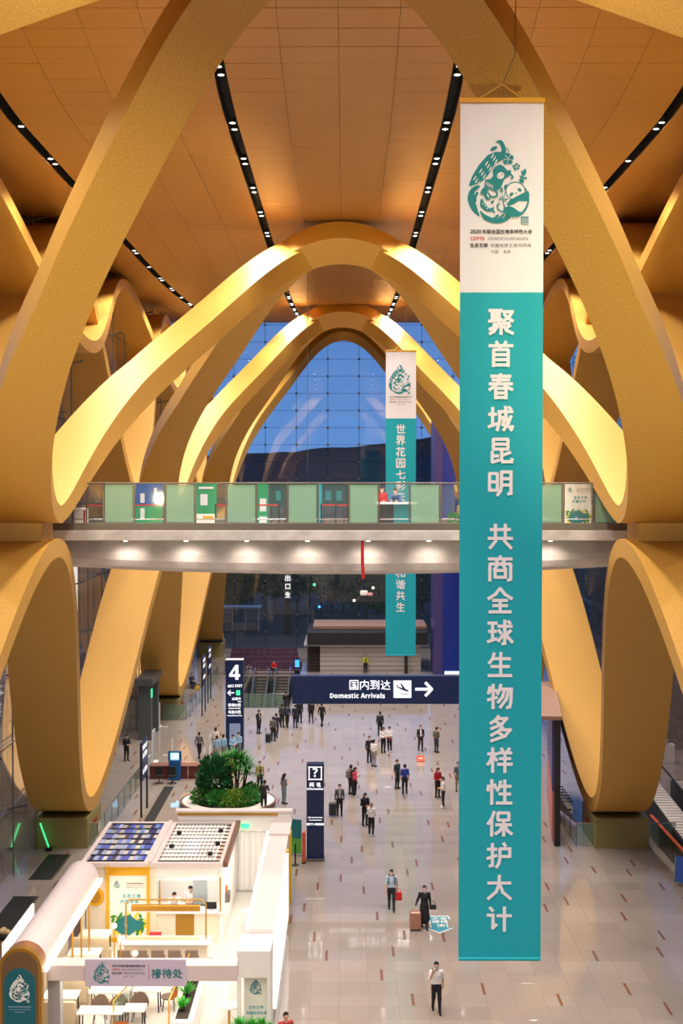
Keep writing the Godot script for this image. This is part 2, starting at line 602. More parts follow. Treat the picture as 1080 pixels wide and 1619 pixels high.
func ribbons() -> void:
	var where := ["overhead near the banner top", "at the footbridge", "beyond the footbridge", "by the end window"]
	for k in range(-1, 3):
		for sgn in ([1] if k < 0 else [-1, 1]):
			var way: String = "leaning towards the end window" if sgn > 0 else "leaning away from the end window"
			var o := put(vault_arch(k, sgn), "golden_arch", M.gold, self)
			tag(o, ["golden vault arch %s, %s" % [where[k + 1], way]][0], "arch", "golden vault arches")
		for side in [-1, 1]:
			var sd: String = "kiosk" if side < 0 else "walkway"
			var o := put(side_wave(k, side, 1.85, 15.25, 12.2, 10.15, true, [2.45, 0.25, 2.7], 0.68), "golden_leg_arch", M.gold, self)
			tag(o, "golden leg arch standing on the %s side, %s" % [sd, where[k + 1]], "arch", "golden leg arches")
			o = put(side_wave(k, side, 16.6, 29.9, 12.5, 13.2, false, [2.2, 0.6, 2.6], 0.6), "golden_side_ribbon", M.gold, self)
			tag(o, "golden ribbon climbing to the ceiling, %s side, %s" % [sd, where[k + 1]], "ribbon", "golden side ribbons")
			o = put(side_wave(k, side, 24.3, 29.8, 12.3, 13.3, true, [3.0, 0.0, 3.4], 0.62), "golden_wave_ribbon", M.gold, self)
			tag(o, "golden wave ribbon under the ceiling, %s side, %s" % [sd, where[k + 1]], "ribbon", "golden wave ribbons")
			# bracket that ties the knot of ribbons to the side
			var n := Vector3(AX + side * 12.6, 15.85, -(Z0 + k * LEN))
			var br := thing("bracket_beam", "golden box beam at the ribbon knot, %s side, %s" % [sd, where[k + 1]], "beam", n, 0.0, "bracket beams")
			put(MB.new().bevel(Vector3(side * 0.7, 0, 0), Vector3(5.6, 0.72, 1.6), 0.04), "beam", M.gold, br)
			# uplights of the knot, which wash the ribbons and the ceiling
			var up := MB.new().lathe([Vector2(0.0, 0.0), Vector2(0.14, 0.0), Vector2(0.16, 0.2), Vector2(0.12, 0.2), Vector2(0.10, 0.16)], Vector3(side * 0.6, 0.36, 0), 12)
			put(up, "uplight_housing", M.dark_steel, br)
			put(MB.new().lathe([Vector2(0.12, 0.0), Vector2(0.0, 0.01)], Vector3(side * 0.6, 0.54, 0), 12), "uplight_lens", M.up_lens, br)
			spot(br, "uplight", Vector3(side * 0.6, 0.6, 0), Vector3(-side * 0.25, 1, 0), UP_COLOR, UP_ENERGY, 62.0, 0.15, 0.8)
			if k < 0:      # added unseen floods beside the camera, to brighten the nearest vault arch
				put(MB.new().bevel(Vector3(-side * 0.4, 0.62, -0.7), Vector3(0.5, 0.4, 0.3), 0.04), "added_flood_housing", M.dark_steel, br)
				put(MB.new().box(Vector3(-side * 0.4, 0.62, -0.86), Vector3(0.42, 0.32, 0.02)), "added_flood_lens", M.up_lens, br)
				spot(br, "added_floodlight", Vector3(-side * 0.4, 0.66, -0.95), Vector3(-side * 4.2, 7.4, -26.0), Color(1.0, 0.95, 0.70), ADDED_FLOOD_ENERGY, 22.0, 0.3, 1.0)
			var base := thing("pedestal", "olive stone plinth under a golden foot, %s side, %s" % [sd, where[k + 1]], "plinth", Vector3(AX + side * 13.5, 0, -(Z0 + (k + 0.5) * LEN)), 0.0, "plinths of the golden feet")
			put(MB.new().bevel(Vector3(0, 0.72, 0), Vector3(2.6, 1.5, 3.2), 0.03), "block", M.plinth, base)
			put(MB.new().box(Vector3(-side * 1.32, 0.9, 0), Vector3(0.02, 0.24, 0.9)), "red_notice", M.notice_red, base)


# ---------------------------------------------------------------- glass walls, outside, end of the hall
func shell() -> void:
	for side in [-1, 1]:
		var sd: String = "left" if side < 0 else "right"
		var x: float = AX + (-14.9 if side < 0 else 24.0)
		var wl := MB.new()
		wl.span(Vector3(x, 0, 25), Vector3(x + side * 0.3, 31, 2))
		var holder := struct(wl, "wall_" + sd, M.wall_grey)
		holder.set_meta("label", "tall glass side wall with steel rods on the %s side" % ("kiosk" if side < 0 else "walkway"))
		var pane := MB.new().box(Vector3.ZERO, Vector3(0.03, 2.96, 4.0)).mesh()
		for r in 11:
			for q in 32:
				var z := 4.0 + q * 4.06
				inst(pane, "pane", M.pane, holder, Vector3(x, 1.5 + r * 3.0, -z))
		var rods := MB.new()
		for q in 32:
			rods.tube([Vector3(x - side * 0.25, 0, -(6.03 + q * 4.06)), Vector3(x - side * 0.25, 31.5, -(6.03 + q * 4.06))], 0.035, 6)
		put(rods, "rod", M.steel, holder)
		var arms := MB.new()
		for r in 11:
			arms.tube([Vector3(x - side * 0.25, 3.0 * r + 3.0, -2), Vector3(x - side * 0.25, 3.0 * r + 3.0, -130)], 0.03, 6)
			for q in 31:
				if (q + r) % 2 == 0:
					arms.tube([Vector3(x, 3.0 * r + 3.0, -(6.03 + q * 4.06)), Vector3(x - side * 0.9, 3.0 * r + 3.2, -(6.03 + q * 4.06))], 0.05, 6)
		put(arms, "arm", M.steel, holder)
	var back := MB.new()
	back.span(Vector3(-34, -0.4, 25), Vector3(34, 31, 25.3))
	struct(back, "wall_back", M.wall_grey)

	# far glass wall: panes in a cable net
	var far := MB.new()
	far.span(Vector3(-34, 0, -130.4), Vector3(-18, 35.5, -130.9))
	far.span(Vector3(26, 0, -130.4), Vector3(34, 35.5, -130.9))
	var fw := struct(far, "wall_front", M.wall_grey)
	fw.set_meta("label", "great end window of square glass panes held by a cable net")
	var fp := MB.new().box(Vector3.ZERO, Vector3(3.26, 1.76, 0.03)).mesh()
	var cables := MB.new()
	var knots := MB.new()
	for i in 14:
		var cx := -20.0 + i * 3.3
		cables.tube([Vector3(cx - 1.65, 0, -130.3), Vector3(cx - 1.65, 35, -130.3)], 0.022, 5)
		for j in 20:
			inst(fp, "pane", M.pane, fw, Vector3(cx, 0.9 + j * 1.8, -130.4))
			knots.box(Vector3(cx - 1.65, j * 1.8, -130.3), Vector3(0.22, 0.22, 0.12))
	for j in 20:
		cables.tube([Vector3(-22, j * 1.8, -130.32), Vector3(26, j * 1.8, -130.32)], 0.018, 5)
	put(cables, "cable", M.dark_steel, fw)
	put(knots, "clamp", M.steel, fw)

	# outside: ground, hills, dark trees, a shelter and a low roof
	var g := MB.new()
	g.span(Vector3(-400, -0.8, -131), Vector3(400, -0.45, -900))
	g.span(Vector3(-400, -0.8, 60), Vector3(-34.1, -0.45, -131))
	g.span(Vector3(34.1, -0.8, 60), Vector3(400, -0.45, -131))
	var go := struct(g, "ground_outside", M.asphalt)
	go.set_meta("label", "dark road and grass outside the end window")
	# added masses shaped as elevated roads, to keep blue sky light off the floor
	for side in [-1, 1]:
		var vx: float = -23.0 if side < 0 else 33.0
		var vb := thing("added_viaduct", "added concrete road mass outside the glass wall on the %s side, screening the sky" % ("kiosk" if side < 0 else "walkway"), "added_viaduct", Vector3(vx, 0, -52))
		put(MB.new().box(Vector3(side * 6.0, 8.6, 0), Vector3(12.0, 1.4, 154)), "deck", M.wall_grey, vb)
		put(MB.new().box(Vector3(side * 2.0, 3.7, 0), Vector3(0.5, 8.4, 154)), "sky_screen_wall", M.wall_grey, vb)
	var hn := FastNoiseLite.new()
	hn.seed = 8
	hn.frequency = 0.006
	for layer in 2:
		var hb := MB.new()
		var zd := 620.0 + layer * 160.0
		for i in 120:
			var xa := -480.0 + i * 8.0; var xb := xa + 8.0
			var ha := hill(hn, xa, layer); var hb2 := hill(hn, xb, layer)
			hb.quad(Vector3(xa, -1, -zd + 130), Vector3(xb, -1, -zd + 130), Vector3(xb, hb2, -zd), Vector3(xa, ha, -zd))
			hb.quad(Vector3(xb, -1, -zd - 130), Vector3(xa, -1, -zd - 130), Vector3(xa, ha, -zd), Vector3(xb, hb2, -zd))
		var ho := put(hb, "hill_range", M.hill, self)
		tag(ho, ["dark wooded hill ridge on the horizon behind the end window", "higher and paler hill ridge behind the dark one"][layer], "hill")

func hill(hn: FastNoiseLite, x: float, layer: int) -> float:
	return 27.0 + layer * 7.0 + hn.get_noise_2d(x, layer * 90.0) * 10.0 + hn.get_noise_2d(x * 5.0, 40) * 3.0 + 7.0 * exp(-pow((x - 70.0) / 70.0, 2.0))


# ---------------------------------------------------------------- the footbridge
const BZ := 47.5
const PITCH := 1.1815

func bridge() -> void:
	var t := thing("footbridge", "grey concrete footbridge with a glass railing spanning between the golden ribbons", "bridge", Vector3(0, 0, -BZ))
	var x0 := -11.4; var x1 := 11.0
	var d := MB.new()
	d.bevel(Vector3((x0 + x1) / 2, 15.56, -3.2), Vector3(x1 - x0, 0.4, 6.4), 0.02)
	put(d, "deck", M.concrete, t)
	var cur := MB.new()
	cur.bevel(Vector3((x0 + x1) / 2, 15.9, -0.12), Vector3(x1 - x0, 0.28, 0.2), 0.01)
	cur.bevel(Vector3((x0 + x1) / 2, 15.9, -6.28), Vector3(x1 - x0, 0.28, 0.2), 0.01)
	put(cur, "kerb", M.kerb, t)
	var g := MB.new()
	var prof := [Vector2(-1.5, 15.36), Vector2(-1.3, 15.0), Vector2(-1.15, 14.7), Vector2(-1.12, 14.4), Vector2(-1.25, 14.1), Vector2(-1.7, 13.94), Vector2(-3.2, 13.9), Vector2(-5.2, 14.0), Vector2(-5.8, 14.6), Vector2(-5.6, 15.36)]
	var sl := 24
	for i in sl:
		for j in prof.size() - 1:
			var q := []
			for a in [[i, j], [i + 1, j], [i + 1, j + 1], [i, j + 1]]:
				var fx := lerpf(x0, x1, float(a[0]) / sl)
				var sag: float = 0.32 * pow((fx + 0.2) / 11.0, 2.0)
				var pr: Vector2 = prof[a[1]]
				q.append(Vector3(fx, pr.y + sag * clampf((15.3 - pr.y) / 1.2, 0.0, 1.0), pr.x))
			g.quad(q[3], q[2], q[1], q[0])
	put(g, "girder", M.concrete, t)
	for i in 8:
		var lx := -8.55 + i * 2.36
		var lamp := put(MB.new().lathe([Vector2(0.0, -0.03), Vector2(0.07, -0.02), Vector2(0.09, 0.02)], Vector3(lx, 15.34, -0.4), 10), "downlight", M.lamp_lens, t)
		lamp.set_meta("label", "small warm downlight under the bridge edge")
		spot(t, "bridge_beam", Vector3(lx, 15.28, -0.4), Vector3(0, -1, -0.45), Color(1, 0.92, 0.84), 1.1, 64.0, 0.06, 1.0)
	# railing: posts, a top rail, frosted and clear panels in turn
	var rail := MB.new()
	rail.bevel(Vector3((x0 + x1) / 2, 17.58, -0.1), Vector3(x1 - x0, 0.06, 0.1), 0.01)
	rail.bevel(Vector3((x0 + x1) / 2, 17.58, -6.3), Vector3(x1 - x0, 0.06, 0.1), 0.01)
	put(rail, "top_rail", M.kerb, t)
	var post := MB.new().box(Vector3.ZERO, Vector3(0.07, 1.55, 0.1)).mesh()
	var pn := MB.new().box(Vector3.ZERO, Vector3(PITCH - 0.11, 1.46, 0.03)).mesh()
	for i in range(-1, 18):
		var px := -9.33 + i * PITCH
		if px + PITCH > x1:
			break
		inst(post, "post", M.kerb, t, Vector3(px, 16.8, -0.1))
		var frosted := i % 2 == 0
		var o := inst(pn, "frosted_panel" if frosted else "clear_panel", M.frost if frosted else M.pane, t, Vector3(px + PITCH / 2, 16.8, -0.1))
		if frosted:
			o.set_meta("label", "frosted green railing panel")
		inst(pn, "rear_panel", M.pane, t, Vector3(px + PITCH / 2, 16.8, -6.3))
	var hand := MB.new()
	hand.tube([Vector3(x0, 16.18, -0.22), Vector3(x1, 16.18, -0.22)], 0.025, 6)
	put(hand, "low_bar", M.chrome, t)


# ---------------------------------------------------------------- lettering: strokes of each character on a 100 x 100 grid, y down
const GLYPH := {
	"聚": [[4,8,54,8],[16,8,16,46],[43,8,43,52],[16,21,43,21],[16,34,43,34],[3,49,54,43],[57,13,92,13,80,33,56,50],[62,22,76,37,96,49],[84,56,20,61],[50,60,50,99],[28,66,20,74,5,80],[12,78,28,86],[38,68,22,88,6,97],[86,64,70,74],[60,68,72,84,96,96]],
	"首": [[32,3,40,16],[70,3,62,16],[5,19,95,19],[48,20,42,34],[22,34,78,34],[22,34,22,98],[78,34,78,98],[22,53,78,53],[22,72,78,72],[22,92,78,92]],
	"春": [[12,12,88,12],[17,26,83,26],[6,41,94,41],[50,3,44,28,30,47,6,64],[60,41,74,54,95,63],[30,58,70,58],[30,58,30,98],[70,58,70,98],[30,76,70,76],[30,93,70,93]],
	"城": [[4,34,34,34],[19,8,19,76],[3,82,36,70],[40,24,96,24],[46,24,46,58,36,96],[46,46,62,46,61,74,54,72],[68,4,70,40,78,76,90,92,96,78],[90,40,78,70,60,96],[80,6,90,16]],
	"昆": [[22,6,78,6],[22,6,22,44],[78,6,78,44],[22,25,78,25],[22,44,78,44],[18,52,18,94],[18,94,44,86],[18,70,42,70],[88,56,56,68],[54,52,54,84,58,92,92,92,94,80]],
	"明": [[8,14,38,14],[8,14,8,80],[38,14,38,80],[8,46,38,46],[8,78,38,78],[54,6,54,60,50,80,38,98],[54,8,90,8,90,90,78,92],[54,34,90,34],[54,58,90,58]],
	"共": [[12,24,88,24],[31,4,31,58],[69,4,69,58],[4,58,96,58],[34,66,10,96],[64,66,92,96]],
	"商": [[50,2,50,14],[5,14,95,14],[34,18,40,30],[66,18,60,30],[10,33,90,33],[10,33,10,98],[90,33,90,92,78,96],[40,36,26,56],[60,36,72,54],[30,58,70,58],[30,58,30,86],[70,58,70,86],[30,84,70,84]],
	"全": [[50,3,32,26,4,44],[50,3,68,26,96,44],[22,50,78,50],[22,70,78,70],[50,50,50,94],[8,94,92,94]],
	"球": [[4,14,38,14],[6,46,36,46],[21,14,21,80],[2,86,38,74],[42,26,96,26],[68,3,68,92,58,94],[44,40,54,54],[42,84,62,60],[92,42,74,58],[66,36,80,68,98,88],[80,6,90,16]],
	"生": [[28,6,22,28,8,46],[22,28,90,28],[53,4,53,92],[16,58,86,58],[5,93,95,93]],
	"物": [[12,14,6,40],[10,28,38,28],[24,4,24,97],[3,64,40,54],[54,4,50,22,40,42],[50,22,94,22,92,70,88,90,76,94],[68,24,60,52,42,74],[84,24,74,62,50,94]],
	"多": [[46,2,34,18,14,32],[42,13,76,13,56,36,16,52],[36,24,50,34],[62,44,44,62,16,78],[58,56,90,56,70,80,16,99],[48,68,62,78]],
	"样": [[4,26,42,26],[23,3,23,97],[22,30,14,54,3,68],[25,34,40,52],[56,4,64,18],[88,4,78,18],[46,22,96,22],[50,44,92,44],[42,66,98,66],[70,22,70,98]],
	"性": [[20,3,20,98],[8,24,5,46],[30,20,36,36],[54,8,50,30,40,46],[50,28,94,28],[70,4,70,92],[48,58,92,58],[38,93,97,93]],
	"保": [[30,3,20,30,5,52],[20,34,20,98],[44,8,86,8],[44,8,44,36],[86,8,86,36],[44,36,86,36],[36,54,96,54],[66,38,66,98],[62,58,50,78,34,90],[70,58,82,78,98,90]],
	"护": [[4,26,40,26],[23,4,23,88,12,92],[3,62,40,50],[66,2,74,14],[52,24,52,62,48,80,38,97],[52,24,90,24,90,56],[52,54,90,54]],
	"大": [[6,34,94,34],[50,4,49,40,38,68,6,96],[51,38,64,70,95,96]],
	"计": [[14,6,26,20],[4,36,26,36,26,84,40,72],[42,38,97,38],[70,4,70,98]],
	"世": [[4,34,97,34],[24,8,24,92,94,92],[52,5,52,68],[78,5,78,68],[52,66,78,66]],
	"界": [[18,5,82,5],[18,5,18,46],[82,5,82,46],[50,5,50,46],[18,25,82,25],[18,45,82,45],[46,46,30,62,4,74],[54,46,70,62,97,74],[36,66,34,82,22,97],[66,66,66,98]],
	"花": [[4,18,96,18],[32,4,32,30],[68,4,68,30],[34,36,22,60,4,78],[24,58,24,98],[86,44,56,66],[56,36,56,84,62,92,92,92,95,78]],
	"园": [[8,6,92,6],[8,6,8,97],[92,6,92,97],[8,93,92,93],[30,26,70,26],[20,46,80,46],[40,46,38,64,22,80],[60,46,60,74,66,78,82,76]],
	"七": [[4,50,96,34],[44,5,44,80,52,90,90,90,93,70]],
	"彩": [[50,4,28,10,6,12],[10,22,16,34],[28,20,32,32],[50,18,42,32],[3,46,56,46],[30,36,30,98],[28,50,18,70,3,82],[32,50,44,64,56,72],[90,4,60,30],[94,34,60,62],[96,64,56,98]],
	"云": [[18,12,82,12],[5,40,95,40],[46,42,34,66,14,90,84,86],[64,62,78,76,92,97]],
	"南": [[12,14,88,14],[50,2,50,32],[10,32,90,32],[10,32,10,98],[90,32,90,92,80,95],[36,36,42,48],[64,36,58,48],[24,52,76,52],[24,70,76,70],[50,52,50,96]],
	"人": [[50,4,48,36,34,68,4,96],[51,30,64,66,97,96]],
	"与": [[28,4,24,44],[26,16,86,16],[4,66,70,66],[24,40,90,40,86,76,78,94,62,92]],
	"自": [[50,2,44,14],[18,16,82,16],[18,16,18,98],[82,16,82,98],[18,42,82,42],[18,67,82,67],[18,93,82,93]],
	"然": [[30,3,20,24,4,40],[26,14,48,14,38,40,8,66],[18,32,34,44],[50,30,96,30],[72,4,68,40,46,66],[72,34,82,54,97,64],[16,78,8,96],[36,80,40,94],[58,80,64,94],[80,78,92,95]],
	"和": [[44,5,28,12,6,16],[3,34,52,34],[28,12,28,98],[26,38,16,60,3,74],[30,40,42,52,50,62],[60,18,94,18],[60,18,60,90],[94,18,94,90],[60,84,94,84]],
	"谐": [[10,6,20,18],[3,34,20,34,20,82,32,72],[38,6,38,44],[38,44,60,36],[38,24,58,24],[92,14,70,24],[68,4,68,36,72,42,94,42,96,32],[62,46,56,56],[44,56,86,56],[44,56,44,98],[86,56,86,98],[44,75,86,75],[44,93,86,93]],
	"国": [[8,6,92,6],[8,6,8,97],[92,6,92,97],[8,93,92,93],[26,26,74,26],[28,50,72,50],[22,75,78,75],[50,26,50,75],[62,58,70,66]],
	"内": [[10,22,90,22],[10,22,10,98],[90,22,90,92,78,95],[50,3,48,40,40,60,24,76],[50,40,62,58,76,72]],
	"到": [[4,10,60,10],[30,12,14,34,56,32],[44,22,56,38],[6,56,58,56],[32,42,32,86],[3,90,60,82],[72,14,72,72],[90,4,90,90,76,94]],
	"达": [[12,8,24,22],[3,42,24,42,24,78],[24,78,10,92],[20,80,40,92,97,94],[36,30,96,30],[66,4,64,36,54,58,36,74],[66,34,78,54,94,72]],
	"接": [[3,26,36,26],[20,4,20,90,10,92],[3,62,36,50],[66,2,70,12],[42,14,96,14],[54,20,60,34],[84,20,76,36],[38,38,98,38],[58,42,50,66,84,90],[38,56,98,56],[82,58,70,80,40,97]],
	"待": [[28,3,18,18,5,28],[30,26,18,46,4,58],[20,44,20,98],[44,18,90,18],[67,3,67,36],[36,37,98,37],[38,58,98,58],[80,42,80,90,66,94],[50,68,58,82]],
	"处": [[26,4,18,30,4,48],[22,20,48,20,40,52,24,76,4,92],[14,36,30,64,54,84,97,92],[66,3,66,78],[68,30,92,52]],
	"问": [[10,4,20,16],[10,22,10,98],[34,8,92,8,92,90,80,94],[30,36,70,36],[30,36,30,72],[70,36,70,72],[30,70,70,70]],
	"讯": [[12,6,24,20],[4,38,24,38,24,84,38,72],[38,12,80,12,80,64,88,92,97,84],[36,46,74,46],[56,14,56,96]],
	"年": [[26,3,18,22,6,36],[22,17,90,17],[24,42,84,42],[24,42,24,68],[4,68,96,68],[55,18,55,98]],
	"联": [[3,10,44,10],[12,10,12,76],[36,10,36,98],[12,32,36,32],[12,54,36,54],[2,80,44,70],[56,4,62,18],[90,4,82,20],[52,26,96,26],[46,52,98,52],[72,28,70,56,60,80,44,96],[74,54,84,78,98,94]],
	"合": [[50,3,32,26,4,44],[50,3,68,26,96,44],[28,42,72,42],[22,58,78,58],[22,58,22,97],[78,58,78,97],[22,92,78,92]],
	"会": [[50,3,32,24,4,40],[50,3,68,24,96,40],[26,40,74,40],[10,58,90,58],[44,60,26,90,80,86],[62,72,74,82,86,97]],
	"态": [[6,18,94,18],[50,3,44,30,28,48,6,58],[54,22,70,44,95,58],[46,34,58,46],[14,66,6,90],[32,62,34,88,40,95,68,94,72,82],[50,60,58,74],[80,62,94,84]],
	"文": [[46,2,54,16],[4,20,96,20],[24,24,38,54,62,80,95,97],[76,24,62,56,36,82,5,97]],
	"建": [[4,10,28,10,12,40,30,40,22,72,3,96],[6,54,24,80,50,92,98,93],[40,15,90,15],[34,30,98,30],[40,45,90,45],[90,15,90,45],[38,60,92,60],[34,75,96,75],[65,2,65,90]],
	"地": [[3,34,36,34],[20,8,20,76],[2,82,38,70],[38,44,90,26],[90,26,88,60,78,64],[64,3,64,70],[46,20,46,84,52,92,92,92,95,76]],
	"命": [[50,2,32,22,4,36],[50,2,68,22,96,36],[30,34,70,34],[12,48,42,48],[12,48,12,84],[42,48,42,84],[12,80,42,80],[56,48,88,48,88,80,78,84],[56,48,56,98]],
	"同": [[8,8,92,8],[8,8,8,98],[92,8,92,92,80,95],[26,28,74,28],[30,46,70,46],[30,46,30,78],[70,46,70,78],[30,76,70,76]],
	"体": [[28,3,18,30,4,52],[18,32,18,98],[34,26,97,26],[65,4,65,98],[64,30,52,58,34,76],[67,30,80,58,97,76],[48,74,84,74]],
	"中": [[12,22,88,22],[12,22,12,66],[88,22,88,66],[12,62,88,62],[50,3,50,98]],
	"出": [[50,3,50,92],[16,14,16,46],[84,14,84,46],[16,46,84,46],[8,58,8,92],[92,58,92,92],[8,92,92,92]],
	"口": [[14,14,86,14],[14,14,14,92],[86,14,86,92],[14,86,86,86]],
	"机": [[4,26,42,26],[23,3,23,98],[22,30,14,54,3,68],[26,34,38,48],[52,10,52,58,46,80,36,96],[52,10,80,10,80,82,86,92,97,86]],
	"场": [[3,34,36,34],[20,8,20,76],[2,82,38,70],[44,10,84,10,50,42],[46,40,94,40,92,74,84,95,74,92],[66,42,56,66,38,84],[80,44,70,74,50,96]],
	"巴": [[14,10,86,10],[14,10,14,86,24,93,92,93,94,72],[86,10,86,50],[50,10,50,50],[14,50,86,50]],
	"长": [[78,6,56,30,30,44],[30,4,30,92],[4,52,96,52],[52,54,68,78,96,94],[30,92,52,78]],
	"途": [[12,8,24,22],[3,42,24,42,24,78,10,92],[20,80,40,92,97,94],[64,3,52,20,34,34],[64,3,78,20,97,34],[48,36,82,36],[40,54,92,54],[66,38,66,84,58,84],[50,62,42,76],[78,62,88,74]],
	"租": [[42,5,28,12,6,16],[3,34,48,34],[26,12,26,98],[25,38,15,60,3,74],[30,42,44,58],[58,10,58,92],[88,10,88,92],[58,10,88,10],[58,36,88,36],[58,62,88,62],[46,92,98,92]],
	"车": [[8,16,92,16],[42,4,22,46,88,46],[4,68,96,68],[54,32,54,98]],
	"阳": [[10,8,10,98],[10,8,38,8,28,40,38,60,30,72],[52,10,90,10],[52,10,52,94],[90,10,90,94],[52,48,90,48],[52,88,90,88]],
	"流": [[8,8,18,18],[4,34,14,44],[4,94,20,60],[60,2,66,12],[32,16,97,16],[54,20,40,42,90,38],[74,26,88,46],[42,54,40,76,30,96],[60,54,60,94],[78,54,78,90,96,92]],
}

func strokes(b: MB, ch: String, origin: Vector2, size: float, weight: float, z := 0.0) -> void:
	if not GLYPH.has(ch):
		return
	var hw := weight * size * 0.5
	var lift := 0.0
	for s in GLYPH[ch]:
		var pts := []
		for i in range(0, s.size(), 2):
			pts.append(origin + Vector2(s[i], 100.0 - s[i + 1]) * size / 100.0)
		for i in pts.size() - 1:
			lift += 0.0006
			var p: Vector2 = pts[i]; var q: Vector2 = pts[i + 1]
			var d := (q - p).normalized()
			var a := p - d * hw * (0.95 if i > 0 else 0.35)
			var e := q + d * hw * (0.95 if i < pts.size() - 2 else 0.35)
			var nn := Vector2(-d.y, d.x) * hw
			b.quad(Vector3(a.x - nn.x, a.y - nn.y, z + lift), Vector3(e.x - nn.x, e.y - nn.y, z + lift), Vector3(e.x + nn.x, e.y + nn.y, z + lift), Vector3(a.x + nn.x, a.y + nn.y, z + lift))

func hanzi(b: MB, text: String, left: float, base: float, size: float, pitch: float, weight := 0.12, z := 0.0) -> MB:   # a row; base = bottom of the characters
	for i in text.length():
		strokes(b, text[i], Vector2(left + i * pitch, base), size, weight, z)
	return b

func latin(parent: Node3D, text: String, pos: Vector3, height: float, m: Material, bold := true, centred := false, depth := 0.004, called := "lettering") -> MeshInstance3D:
	var t := TextMesh.new()
	var f := SystemFont.new()
	f.font_names = PackedStringArray(["Droid Sans"])
	f.font_weight = 700 if bold else 400
	t.font = f
	t.text = text
	t.font_size = 64
	t.pixel_size = height / 46.0
	t.depth = depth
	t.curve_step = 2.0
	t.horizontal_alignment = HORIZONTAL_ALIGNMENT_CENTER if centred else HORIZONTAL_ALIGNMENT_LEFT
	t.vertical_alignment = VERTICAL_ALIGNMENT_BOTTOM
	return inst(t, called, m, parent, pos - Vector3(0, 0.29 * height, 0))

# ---------------------------------------------------------------- the conference emblem: a drop of peacock, waves, flowers, child and panda
func blob(c: Vector2, rx: float, ry: float, turn := 0.0, steps := 18, a0 := 0.0, a1 := TAU) -> Array:
	var out := []
	var full := is_equal_approx(a1 - a0, TAU)
	for i in steps + (0 if full else 1):
		var a := a0 + (a1 - a0) * i / steps
		out.append(c + Vector2(cos(a) * rx, sin(a) * ry).rotated(turn))
	return out

func curve_band(pts: Array, widths: Array) -> Array:   # a tapered band along a smooth curve, as one outline
	var c := []
	var w := []
	for i in pts.size() - 1:
		var p0: Vector2 = pts[maxi(i - 1, 0)]; var p1: Vector2 = pts[i]; var p2: Vector2 = pts[i + 1]; var p3: Vector2 = pts[mini(i + 2, pts.size() - 1)]
		for k in 6:
			c.append(p1.cubic_interpolate(p2, p0, p3, k / 6.0))
			w.append(lerpf(widths[i], widths[i + 1], k / 6.0))
	c.append(pts[-1]); w.append(widths[-1])
	var l := []; var r := []
	for i in c.size():
		var d: Vector2 = (c[mini(i + 1, c.size() - 1)] - c[maxi(i - 1, 0)]).normalized()
		var nn: Vector2 = Vector2(-d.y, d.x) * maxf(w[i], 0.15) * 0.5
		l.append(c[i] + nn)
		r.append(c[i] - nn)
	r.reverse()
	return l + r

